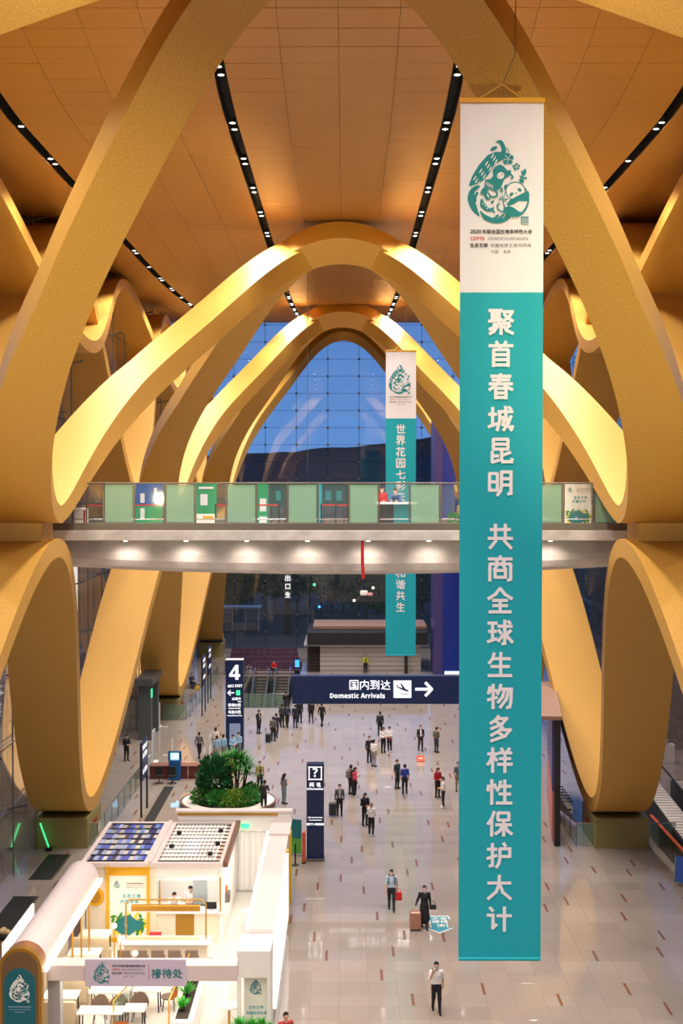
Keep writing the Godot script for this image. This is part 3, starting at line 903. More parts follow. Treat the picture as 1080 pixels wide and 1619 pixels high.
func emblem(front: Color, ground_color: Color) -> MB:   # about 76 wide and 104 high, centred; linear vertex colours
	var b := MB.new()
	var f := front.srgb_to_linear(); var g := ground_color.srgb_to_linear()
	var V := func(x: float, y: float) -> Vector2: return Vector2(x - 48.0, 60.0 - y) * 1.0
	var lift := [0.0]   # later shapes lie a hair above earlier ones
	var on := func(pts: Array, z := 0.0) -> void:
		b.ink = f
		lift[0] += 0.12
		b.poly(pts, z + lift[0])
	var off := func(pts: Array, z := 1.0) -> void:
		b.ink = g
		lift[0] += 0.12
		b.poly(pts, z + lift[0])
	# peacock: neck, head, crest and folded tail
	on.call(curve_band([V.call(46, 10.5), V.call(50, 11.5), V.call(53, 17), V.call(53.5, 23), V.call(49, 30), V.call(42, 36)], [2.5, 5, 5, 5.5, 8, 3]))
	on.call([V.call(43, 11.5), V.call(48, 9), V.call(48, 12.5)])
	on.call(blob(V.call(41.5, 19), 4.6, 2.2, 0.5))
	on.call([V.call(52, 23), V.call(44, 23), V.call(34, 27), V.call(24, 38), V.call(16, 51), V.call(11, 63), V.call(13, 65), V.call(17, 63), V.call(24, 61), V.call(30, 56), V.call(36, 49), V.call(42, 39), V.call(48, 32)])
	for k in 4:
		for j in 3:
			var p: Vector2 = V.call(40.0 - k * 7.2 + j * 2.2, 28.0 + k * 9.0 + j * 3.4)
			off.call(blob(p, 0.75, 3.4, -0.55, 10))
	# wave on the left and at the foot
	on.call(curve_band([V.call(24, 64), V.call(16, 70), V.call(14, 80), V.call(18, 92), V.call(24, 101)], [3.5, 6, 9, 7, 1]))
	on.call(curve_band([V.call(22, 72), V.call(19, 78), V.call(19, 84)], [3, 3.4, 3]))
	on.call(curve_band([V.call(25, 95), V.call(32, 103), V.call(44, 107), V.call(54, 106), V.call(62, 102)], [1, 6, 6, 4.5, 1.5]))
	for k in 3:
		on.call(curve_band([V.call(42 + k * 6, 105), V.call(46 + k * 6, 101), V.call(48 + k * 6, 100)], [3, 3, 2]))
	# fish
	on.call(curve_band([V.call(27, 80), V.call(28, 87), V.call(34, 93), V.call(40, 94)], [1.5, 6.5, 5, 1.5]))
	on.call(curve_band([V.call(38, 93), V.call(42, 91)], [2, 2.4])); on.call(curve_band([V.call(39, 93), V.call(43, 97)], [2, 2]))
	for k in 3:
		off.call(blob(V.call(28.5 + k * 2.6, 86 + k * 2.8), 0.9, 0.9, 0, 8))
	on.call(blob(V.call(40, 84), 2.6, 1.3, 0.8))
	# flowers and butterfly
	for q in [[58.5, 31.5, 4.2, 3.3], [69.5, 41, 2.3, 1.9]]:
		for k in 5:
			on.call(blob(V.call(q[0], q[1]) + Vector2(0, q[2]).rotated(k * TAU / 5), q[3], q[3], 0, 12))
		for k in 5:
			off.call(blob(V.call(q[0], q[1]) + Vector2(0, q[2] * 0.8).rotated(k * TAU / 5 + 0.6), 0.4, q[3] * 0.7, k * TAU / 5 + 0.6, 8))
	on.call(curve_band([V.call(57, 18), V.call(60, 23)], [1, 1])); on.call(curve_band([V.call(64, 39), V.call(68, 46)], [1, 1.2]))
	on.call(blob(V.call(79, 48), 2.0, 4.4, -0.2)); on.call(blob(V.call(76.5, 49), 1.2, 3.6, 0.35))
	on.call(blob(V.call(76, 54), 3.6, 1.3, -0.5)); on.call(blob(V.call(80.5, 55), 1.6, 1.4))
	# the child in the middle
	on.call([V.call(40, 46), V.call(43, 41), V.call(49, 38.5), V.call(54, 41), V.call(58, 46), V.call(62, 45), V.call(63, 50), V.call(58, 54), V.call(54, 56), V.call(52, 62), V.call(48, 69), V.call(42, 71), V.call(36, 68), V.call(30, 66), V.call(31, 57), V.call(38, 56), V.call(41, 52)])
	off.call(blob(V.call(50, 52), 4.6, 4.0, 0.5)); on.call(blob(V.call(48, 52.6), 1.3, 0.6, 0.7), 2.0); on.call(blob(V.call(51.8, 50.5), 1.3, 0.6, 0.7), 2.0)
	for k in 4:
		off.call(blob(V.call(33.0 + k * 2.3, 62 + k * 1.2), 0.5, 3.0, 0.1, 8))
	on.call([V.call(26, 70), V.call(30, 66), V.call(36, 69), V.call(32, 74), V.call(25, 75)])
	on.call(curve_band([V.call(44, 70), V.call(46, 75), V.call(42, 78), V.call(37, 77)], [2, 2, 2, 2])); on.call(blob(V.call(34, 77), 4, 4.5, 0.4)); off.call(blob(V.call(34.5, 76.5), 1, 3, 0.4, 8))
	on.call(curve_band([V.call(50, 66), V.call(52, 70), V.call(49, 72)], [1.6, 1.8, 1.4])); on.call(curve_band([V.call(62, 50), V.call(65, 54), V.call(62, 56)], [1.6, 1.8, 1.4]))
	# the panda
	on.call(blob(V.call(69, 82), 15.8, 20, -0.15, 30)); off.call(blob(V.call(68.5, 81), 14.2, 18.4, -0.15, 30))
	on.call(blob(V.call(68, 71), 12.5, 11.5, 0.0, 24), 2.0); off.call(blob(V.call(68, 71), 11.2, 10.2, 0.0, 24), 3.0)
	on.call(blob(V.call(57, 66), 3.2, 3.0, 0.6), 1.6); on.call(blob(V.call(75.5, 58.6), 3.2, 2.4, -0.4), 1.6)
	on.call(blob(V.call(63, 75), 2.0, 3.0, -0.7), 4.0); on.call(blob(V.call(73, 69.5), 2.0, 2.8, 0.9), 4.0); on.call(blob(V.call(68.6, 73.6), 1.2, 0.8), 4.0)
	on.call([V.call(85, 76), V.call(84, 71), V.call(79, 72.5), V.call(70, 77), V.call(61, 82), V.call(57, 87), V.call(60, 89), V.call(66, 87), V.call(72, 83), V.call(82, 83.5), V.call(84.5, 80)], 5.0)
	on.call([V.call(60, 89), V.call(55, 91), V.call(52, 96), V.call(57, 100), V.call(64, 102.5), V.call(72, 102), V.call(78, 98), V.call(71, 95), V.call(66, 91)], 5.0)
	on.call(curve_band([V.call(52, 96), V.call(47, 93), V.call(46, 88), V.call(49, 86)], [1.6, 1.6, 1.6, 1.6])); on.call(blob(V.call(57, 82), 2.4, 2.4)); off.call(blob(V.call(57.6, 82.6), 1.3, 1.3))
	on.call(curve_band([V.call(48, 78), V.call(53, 80)], [0.8, 0.8])); on.call(curve_band([V.call(52, 75), V.call(52.5, 83)], [0.8, 0.8])); on.call(blob(V.call(49, 81), 2.2, 0.8, 0.5))
	# seal stamp
	on.call([V.call(75, 102), V.call(84, 102), V.call(84, 111), V.call(75, 111)])
	for k in 4:
		off.call([V.call(76, 104.0 + k * 1.9), V.call(83.4, 104.0 + k * 1.9), V.call(83.4, 104.7 + k * 1.9), V.call(76, 104.7 + k * 1.9)])
	return b

func emblem_part(parent: Node3D, pos: Vector3, height: float, inverse := false) -> void:
	var key := "emblem_inverse" if inverse else "emblem"
	if not M.has(key):
		var m := mat(key, Color.WHITE, 0.7)
		m.vertex_color_use_as_albedo = true
		var teal := col(28, 128, 136)
		M[key + "_mesh"] = emblem(col(236, 240, 240) if inverse else teal, teal if inverse else col(228, 224, 230)).mesh()
	var o := inst(M[key + "_mesh"], "emblem", M[key], parent, pos)
	o.scale = Vector3.ONE * height / 104.0
	o.scale.z = 0.0015

func event_lines(parent: Node3D, x: float, y: float, w: float, z := 0.012) -> void:   # the four printed lines under the emblem; x = left, y = top
	var u := w / 100.0
	latin(parent, "2020", Vector3(x, y - 9.2 * u, z), 5.9 * u, M.ink)
	put(hanzi(MB.new(), "年联合国生物多样性大会", x + 19.6 * u, y - 9.6 * u, 6.9 * u, 7.4 * u, 0.14, z), "lettering", M.ink, parent)
	latin(parent, "COP15", Vector3(x, y - 20.0 * u, z), 5.4 * u, M.ink_red)
	latin(parent, "CP/MOP10-NP/MOP4", Vector3(x + 29.0 * u, y - 20.0 * u, z), 4.9 * u, M.ink_grey, false)
	put(hanzi(MB.new(), "生态文明", x, y - 31.4 * u, 6.6 * u, 7.3 * u, 0.14, z), "lettering", M.ink, parent)
	put(hanzi(MB.new(), "共建地球生命共同体", x + 33.0 * u, y - 31.4 * u, 6.4 * u, 7.45 * u, 0.10, z), "lettering", M.ink_grey, parent)
	put(hanzi(MB.new(), "中国", x + 34.0 * u, y - 41.0 * u, 5.2 * u, 6.4 * u, 0.10, z), "lettering", M.ink_grey, parent)
	put(hanzi(MB.new(), "昆明", x + 54.0 * u, y - 41.0 * u, 5.2 * u, 6.4 * u, 0.10, z), "lettering", M.ink_grey, parent)

# ---------------------------------------------------------------- hanging banners
func banner(called: String, label: String, depth: float, u0: float, u1: float, v_top: float, v_bottom: float, text: String, roof: float) -> void:
	var p0 := at(u0, v_top, depth); var p1 := at(u1, v_top, depth)
	var w := p1.x - p0.x
	var top := p0.y
	var h := top - at(u0, v_bottom, depth).y
	var t := thing(called, label, "banner", Vector3((p0.x + p1.x) / 2, top - h, -depth), 0.0, "hanging event banners")
	var white_h := h * 0.2185
	# cloth with faint hanging folds
	for part in [["white_head", h - white_h, h, M.banner_white], ["teal_cloth", 0.0, h - white_h, M.teal]]:
		var b := MB.new()
		var nx := 14; var ny := 24
		for i in nx:
			for j in ny:
				var q := []
				for a in [[i, j], [i + 1, j], [i + 1, j + 1], [i, j + 1]]:
					var fx: float = float(a[0]) / nx; var fy: float = lerpf(part[1], part[2], float(a[1]) / ny)
					q.append(Vector3((fx - 0.5) * w, fy, 0.004 * sin(fx * 9.0 + fy * 0.4) + 0.003 * sin(fx * 23.0 + fy * 0.9)))
				b.quad(q[0], q[1], q[2], q[3])
				b.quad(q[3] - Vector3(0, 0, 0.01), q[2] - Vector3(0, 0, 0.01), q[1] - Vector3(0, 0, 0.01), q[0] - Vector3(0, 0, 0.01))
		put(b, part[0], part[3], t)
	put(MB.new().bevel(Vector3(0, h + 0.05, 0), Vector3(w * 1.03, 0.12, 0.08), 0.01), "top_bar", M.yellow_bar, t)
	put(MB.new().tube([Vector3(-w * 0.5, 0.05, 0), Vector3(w * 0.5, 0.05, 0)], 0.05, 8), "bottom_bar", M.teal, t)
	var s := w / 2.1
	put(MB.new().tube([Vector3(-0.55 * s, h + 0.1, 0), Vector3(0, h + 0.45 * s, 0), Vector3(0.5 * s, h + 0.1, 0)], 0.022, 6), "sling", M.rope, t)
	put(MB.new().tube([Vector3(0, h + 0.42 * s, 0), Vector3(0.32 * s, h + 1.2 * s, 0), Vector3(0.36 * s, roof + 0.55 - (top - h), 0)], 0.014, 6), "cable", M.steel, t)
	emblem_part(t, Vector3(-0.035 * w, h - 0.42 * white_h, 0.012), 0.45 * white_h)
	event_lines(t, -0.38 * w, h - white_h * 0.66, w * 0.74)
	var lit := MB.new()
	var size := w * 0.315
	var pitch := h * 0.0374
	var y := h - white_h - h * 0.0185
	for i in text.length():
		if text[i] == " ":
			y -= pitch * 0.66
			continue
		strokes(lit, text[i], Vector2(-size * 0.52, y - size), size, 0.125, 0.013)
		y -= pitch
	put(lit, "lettering", M.banner_white, t)

func banners() -> void:
	banner("hanging_banner", "long teal and white banner hanging in front of the footbridge with nineteen large characters", 31.0, 728, 860, 162, 1519, "聚首春城昆明 共商全球生物多样性保护大计", ceil_y(31))
	banner("hanging_banner", "slim teal and white banner hanging far behind the footbridge", 87.0, 610, 658, 556, 1037, "世界花园七彩云南 人与自然和谐共生", ceil_y(87))


# ---------------------------------------------------------------- signs and pillars in the hall
func icon_frame(parent: Node3D, mid: Vector3, s: float, m: Material) -> void:
	var b := MB.new()
	for q in [[0, 1, 1, 0.08], [0, -1, 1, 0.08], [1, 0, 0.08, 1], [-1, 0, 0.08, 1]]:
		b.box(mid + Vector3(q[0], q[1], 0) * s * 0.46, Vector3(s * q[2], s * q[3], 0.01))
	put(b, "icon_frame", m, parent)

func arrow(parent: Node3D, mid: Vector3, s: float, dir: float, m: Material) -> void:
	var b := MB.new()
	b.box(mid, Vector3(s, s * 0.17, 0.01))
	for k in [-1, 1]:
		b.box(mid + Vector3(dir * s * 0.33, k * s * 0.2, 0.002), Vector3(s * 0.62, s * 0.17, 0.01), Basis(Vector3.BACK, -dir * k * 0.8))
	put(b, "arrow", m, parent)

func hall_signs() -> void:
	# information pillar
	var p := ground(498.5, 1362)
	var t := thing("information_pillar", "tall navy information pillar with a lit question mark", "sign", p)
	put(MB.new().bevel(Vector3(0, 2.33, -0.25), Vector3(0.80, 4.44, 0.5), 0.02), "body", M.sign_navy, t)
	put(MB.new().bevel(Vector3(0, 0.06, -0.25), Vector3(0.86, 0.12, 0.56), 0.01), "foot", M.steel, t)
	icon_frame(t, Vector3(0, 4.12, 0.005), 0.62, M.sign_white)
	latin(t, "?", Vector3(0, 3.93, 0.004), 0.40, M.sign_white, true, true)
	put(hanzi(MB.new(), "问讯", -0.27, 3.48, 0.21, 0.32, 0.13, 0.004), "lettering", M.sign_white, t)
	latin(t, "Information", Vector3(0, 3.34, 0.004), 0.095, M.sign_white, true, true)
	put(MB.new().box(Vector3(0, 1.93, 0.002), Vector3(0.6, 0.03, 0.004)), "line", M.sign_white, t)
	latin(t, "24h service line", Vector3(0, 2.02, 0.003), 0.065, M.sign_white, true, true)
	latin(t, "0871-96566", Vector3(0, 1.68, 0.003), 0.11, M.sign_white, true, true)
	# exit 4 pillar
	p = ground(371, 1187)
	t = thing("exit_pillar", "tall navy exit pillar with a large white number 4", "sign", p)
	put(MB.new().bevel(Vector3(0, 3.0, -0.3), Vector3(1.15, 5.9, 0.6), 0.02), "body", M.sign_navy, t)
	put(MB.new().bevel(Vector3(0, 5.98, -0.3), Vector3(1.17, 0.06, 0.62), 0.01), "cap", M.white, t)
	latin(t, "4", Vector3(0, 4.62, 0.004), 0.98, M.sign_white, true, true)
	put(hanzi(MB.new(), "出口", -0.44, 4.18, 0.19, 0.21, 0.14, 0.004), "lettering", M.sign_white, t)
	latin(t, "EXIT", Vector3(0.02, 4.19, 0.004), 0.17, M.sign_white)
	arrow(t, Vector3(-0.22, 3.82, 0.006), 0.4, -1.0, M.sign_white)
	put(MB.new().box(Vector3(0.24, 3.82, 0.004), Vector3(0.26, 0.32, 0.008)), "exit_symbol", M.sign_green, t)
	put(hanzi(MB.new(), "出租车", -0.16, 3.34, 0.18, 0.2, 0.13, 0.004), "lettering", M.sign_white, t)
	latin(t, "Taxi", Vector3(0.2, 3.2, 0.004), 0.09, M.sign_white)
	put(hanzi(MB.new(), "机场大巴", -0.42, 2.92, 0.2, 0.21, 0.14, 0.004), "lettering", M.sign_white, t)
	latin(t, "Airport Shuttle", Vector3(0, 2.76, 0.004), 0.08, M.sign_white, true, true)
	put(hanzi(MB.new(), "长途大巴", -0.42, 2.46, 0.2, 0.21, 0.14, 0.004), "lettering", M.sign_white, t)
	latin(t, "Long-distance Bus", Vector3(0, 2.28, 0.004), 0.08, M.sign_white, true, true)
	put(MB.new().box(Vector3(0.02, 1.1, 0.006), Vector3(0.72, 1.4, 0.02)), "notice_board", M.pale_blue, t)
	# domestic arrivals
	var z := 65.4
	var a := at(462, 1112, z); var b := at(770, 1067, z)
	t = thing("overhead_sign", "long navy overhead sign reading Domestic Arrivals with an arrow", "sign", Vector3((a.x + b.x) / 2, a.y, -z))
	var w := b.x - a.x; var h := b.y - a.y
	put(MB.new().bevel(Vector3(0, h / 2, 0), Vector3(w, h, 0.4), 0.03), "box", M.sign_navy, t)
	for s in [-0.42, 0.42]:
		put(MB.new().tube([Vector3(s * w, h, 0), Vector3(s * w, ceil_y(z) - a.y, 0)], 0.014, 6), "hanger", M.steel, t)
	var X := func(u: float) -> float: return at(u, 1090, z).x - (a.x + b.x) / 2
	put(hanzi(MB.new(), "国内到达", X.call(552.0), h * 0.50, 0.52, 0.555, 0.10, 0.206), "lettering", M.sign_white, t)
	latin(t, "Domestic Arrivals", Vector3(X.call(521.0), h * 0.2, 0.206), 0.25, M.sign_white)
	var im: float = X.call(636.0)
	put(MB.new().box(Vector3(im, h * 0.52, 0.205), Vector3(0.94, 0.92, 0.02)), "symbol_panel", M.sign_white, t)
	var plane := MB.new()
	var s := 0.009
	plane.poly([Vector2(-38, 22), Vector2(-30, 22), Vector2(-24, 10), Vector2(0, 2), Vector2(-14, 30), Vector2(-6, 30), Vector2(18, -3), Vector2(34, -10), Vector2(40, -18), Vector2(30, -20), Vector2(0, -10), Vector2(-28, 4)], 0.22, s, Vector2(im, h * 0.55))
	plane.poly([Vector2(-12, -36), Vector2(38, -36), Vector2(38, -32), Vector2(-12, -32)], 0.22, s, Vector2(im, h * 0.55))
	put(plane, "plane_symbol", M.sign_navy, t)
	arrow(t, Vector3(X.call(669.0), h * 0.52, 0.21), 0.86, 1.0, M.sign_white)
	# two boards seen at a slant on the left and the direction board by the exit
	slant_board("direction_board", "navy direction board on two legs beside the long dark desk", ground(228, 1285), 1.9, 3.9, 1.9)
	slant_board("direction_board", "navy direction board near the seating and the second golden foot", ground(322, 1128), 2.2, 4.4, 2.0)
	slant_board("direction_board", "navy direction board just behind the one by the second golden foot", ground(331, 1108), 2.2, 4.4, 2.0)
	# blue advertising column far behind
	z = 111.0
	a = at(687, 1062, z); b = at(775, 650, z)
	t = thing("advertising_column", "tall dark blue advertising column beside the hanging banner", "column", Vector3((a.x + b.x) / 2, 0, -z))
	w = b.x - a.x; h = b.y
	put(MB.new().box(Vector3(0, h / 2, -w / 2), Vector3(w, h, w)), "body", M.ad_violet, t)
	put(MB.new().box(Vector3(0.35, h / 2, 0.03), Vector3(w - 0.75, h - 0.3, 0.06)), "front_panel", M.ad_blue, t)
	for j in 12:
		put(MB.new().box(Vector3(0.35, 1.0 + j * 1.95, 0.065), Vector3(w - 0.75, 0.05, 0.01)), "seam", M.ad_violet, t)
	put(MB.new().box(Vector3(0.3, 0.42, 0.07), Vector3(w - 1.2, 0.34, 0.02)), "lit_strip", M.sign_white, t)
	var txt := MB.new()
	for j in 3:
		strokes(txt, ["阳", "流", "流"][j], Vector2(-0.15, h - 4.6 - j * 2.3), 1.5, 0.1, 0.07)
	put(txt, "lettering", M.pale_blue, t)
	# big billboard frame on the right
	var q0 := ground(881, 1337); var q1 := ground(872, 1255)
	t = thing("billboard", "tall dark billboard frame with a purple and pink poster by the trolleys", "billboard", q0)
	var d := q1 - q0
	var bs := Basis.looking_at(d.normalized(), Vector3.UP)
	var l := d.length()
	for k in [0.0, 1.0]:
		put(MB.new().bevel(Vector3(0, 3.1, 0) + d * k, Vector3(0.28, 6.2, 0.28), 0.02, bs), "post", M.dark_steel, t)
	put(MB.new().bevel(Vector3(-0.5, 6.25, 0) + d * 0.5, Vector3(1.4, 0.2, l + 0.4), 0.02, bs), "top_beam", M.beam_pink, t)
	put(MB.new().box(Vector3(-0.2, 4.4, 0) + d * 0.5, Vector3(0.12, 3.5, l - 0.3), bs), "upper_poster", M.ad_violet, t)
	put(MB.new().box(Vector3(-0.2, 1.4, 0) + d * 0.5, Vector3(0.12, 2.4, l - 0.3), bs), "lower_poster", M.poster_pink, t)
	# floor sticker arrow
	p = ground(692, 1462)
	t = thing("floor_sticker", "teal and white arrow sticker on the floor by the woman in black", "sticker", p + Vector3(0, 0.002, 0))
	var shape := [Vector2(-0.30, -1.0), Vector2(0.52, -1.0), Vector2(0.56, -0.62), Vector2(0.40, -0.62), Vector2(0.40, 0.35), Vector2(0.62, 0.35), Vector2(0.02, 0.95), Vector2(-0.55, 0.35), Vector2(-0.30, 0.35)]
	for lay in 2:
		var fb := MB.new()
		var sc := 1.0 if lay == 0 else 0.9
		fb.poly(shape, 0.002 + lay * 0.002, sc)
		var o := put(fb, ["border", "face"][lay], [M.white, M.sticker_teal][lay], t)
		o.rotation.x = -PI / 2
		o.scale.y = -1.0
	var ft := put(hanzi(hanzi(hanzi(MB.new(), "大会", -0.2, 0.5, 0.3, 0.33, 0.12), "接待", -0.2, 0.15, 0.3, 0.33, 0.12), "国", -0.02, -0.25, 0.3, 0.33, 0.12), "lettering", M.white, t, Vector3(0, 0.006, 0))
	ft.rotation.x = -PI / 2

func slant_board(called: String, label: String, p: Vector3, low: float, high: float, length: float) -> void:
	var t := thing(called, label, "sign", p, 0.0, "navy direction boards")
	for s in [-0.5, 0.5]:
		put(MB.new().box(Vector3(0, high / 2, s * length), Vector3(0.09, high, 0.09)), "leg", M.dark_steel, t)
	put(MB.new().bevel(Vector3(0, (low + high) / 2, 0), Vector3(0.12, high - low, length), 0.01), "panel", M.sign_navy, t)
	var b := MB.new()
	for k in 4:
		if k == 2:
			continue
		hanzi(b, "出口国内" if k % 2 else "机场大巴", -length * 0.4, high - 0.42 - k * 0.42, 0.27, 0.36, 0.14, 0.0)
	var o := put(b, "lettering", M.sign_white, t, Vector3(0.066, 0, 0))
	o.rotation.y = PI / 2


# ---------------------------------------------------------------- planter, desk, seats, escalators
func leaf_cloud(count: int, r: Vector3, size: float, seed_: int, upright := 0.0) -> MB:
	var g := RandomNumberGenerator.new()
	g.seed = seed_
	var b := MB.new()
	for i in count:
		var d := Vector3(g.randfn(), g.randfn(), g.randfn()).normalized()
		var p := d * r * pow(g.randf(), 0.33)
		if p.y < -r.y * 0.7:
			continue
		var f := (d + Vector3(g.randf_range(-0.6, 0.6), g.randf_range(-0.2, 0.8) + upright, g.randf_range(-0.6, 0.6))).normalized()
		var s := f.cross(Vector3(g.randf_range(-1, 1), g.randf_range(-1, 1), 1.0)).normalized()
		var l := size * g.randf_range(0.7, 1.3)
		var m := p + f * l * 0.5 + Vector3(0, 0.05 * l, 0)
		b.quad(p, m - s * l * 0.2, p + f * l, m + s * l * 0.2)
	return b

func dracaena(t: Node3D, base: Vector3, h: float, seed_: int) -> void:
	var g := RandomNumberGenerator.new()
	g.seed = seed_
	for k in 3:
		var top := base + Vector3(g.randf_range(-0.4, 0.4), h * g.randf_range(0.6, 1.0), g.randf_range(-0.3, 0.3))
		put(MB.new().tube([base, (base + top) * 0.5 + Vector3(0.05, 0, 0), top], 0.05, 6), "stem", M.bark, t)
		var b := MB.new()
		for i in 90:
			var a := g.randf() * TAU
			var e := g.randf_range(-0.3, 1.2)
			var f := Vector3(cos(a) * cos(e), sin(e), sin(a) * cos(e))
			var s := f.cross(Vector3.UP).normalized() * 0.03
			var l := g.randf_range(0.7, 1.1)
			var mid := top + f * l * 0.5
			var tip := top + f * l + Vector3(0, -0.18 * l, 0)
			b.quad(top - s * 0.5, top + s * 0.5, mid + s, mid - s)
			b.quad(mid - s, mid + s, tip, tip)
		put(b, "leaf_tuft", M.leaf_mid, t)

func planter() -> void:
	var c := ground(361, 1272)
	var t := thing("round_planter", "large round white planter rimmed in brown, full of plants", "planter", c)
	put(MB.new().lathe([Vector2(2.56, 0.0), Vector2(2.62, 0.26), Vector2(2.52, 0.28), Vector2(2.52, 0.22)], Vector3.ZERO, 48), "rim", M.rim_brown, t)
	put(MB.new().lathe([Vector2(2.53, 0.24), Vector2(1.9, 0.27), Vector2(1.9, 0.1)], Vector3.ZERO, 48), "white_ledge", M.white, t)
	put(MB.new().lathe([Vector2(1.92, 0.22), Vector2(0.0, 0.30)], Vector3.ZERO, 32), "soil", M.soil, t)
	var q := thing("shrub", "dense dark green shrub beside the dracaena in the round planter", "plant", c + Vector3(-0.75, 0.27, 0.3), 0.0, "plants of the round planter")
	put(leaf_cloud(1300, Vector3(0.85, 1.25, 0.7), 0.3, 1), "foliage", M.leaf_dark, q, Vector3(0, 1.15, 0))
	put(MB.new().tube([Vector3.ZERO, Vector3(0, 0.9, 0)], 0.06, 6), "stem", M.bark, q)
	q = thing("dracaena", "tall spiky dracaena rising from the round planter", "plant", c + Vector3(0.35, 0.27, 0.0), 0.0, "plants of the round planter")
	dracaena(q, Vector3.ZERO, 3.0, 4)
	dracaena(q, Vector3(0.3, 0, 0.2), 2.0, 6)
	var low := [[-1.35, 0.6, "red", "low bush with red flowers beside the dark shrub"], [-0.4, 1.2, "green", "low bright green bush below the dark shrub"], [0.45, 1.2, "light", "low yellow green bush below the dracaena"], [1.1, 0.7, "green", "leafy bright green bush at the planter rim by the dracaena"], [1.35, -0.2, "red", "small bush with red flowers behind the dracaena"], [0.9, 1.1, "pink", "small bush of pink flowers in the planter"]]
	for i in low.size():
		var e = low[i]
		q = thing("low_bush", e[3], "plant", c + Vector3(e[0], 0.26, e[1]), 0.0, "plants of the round planter")
		put(leaf_cloud(520, Vector3(0.62, 0.5, 0.52), 0.2, 20 + i), "foliage", M.leaf_light if e[2] == "light" else M.leaf_mid, q, Vector3(0, 0.32, 0))
		if e[2] in ["red", "pink"]:
			put(leaf_cloud(70, Vector3(0.45, 0.4, 0.4), 0.12, 50 + i), "flowers", M.flower_red if e[2] == "red" else M.flower_pink, q, Vector3(0, 0.46, 0.05))

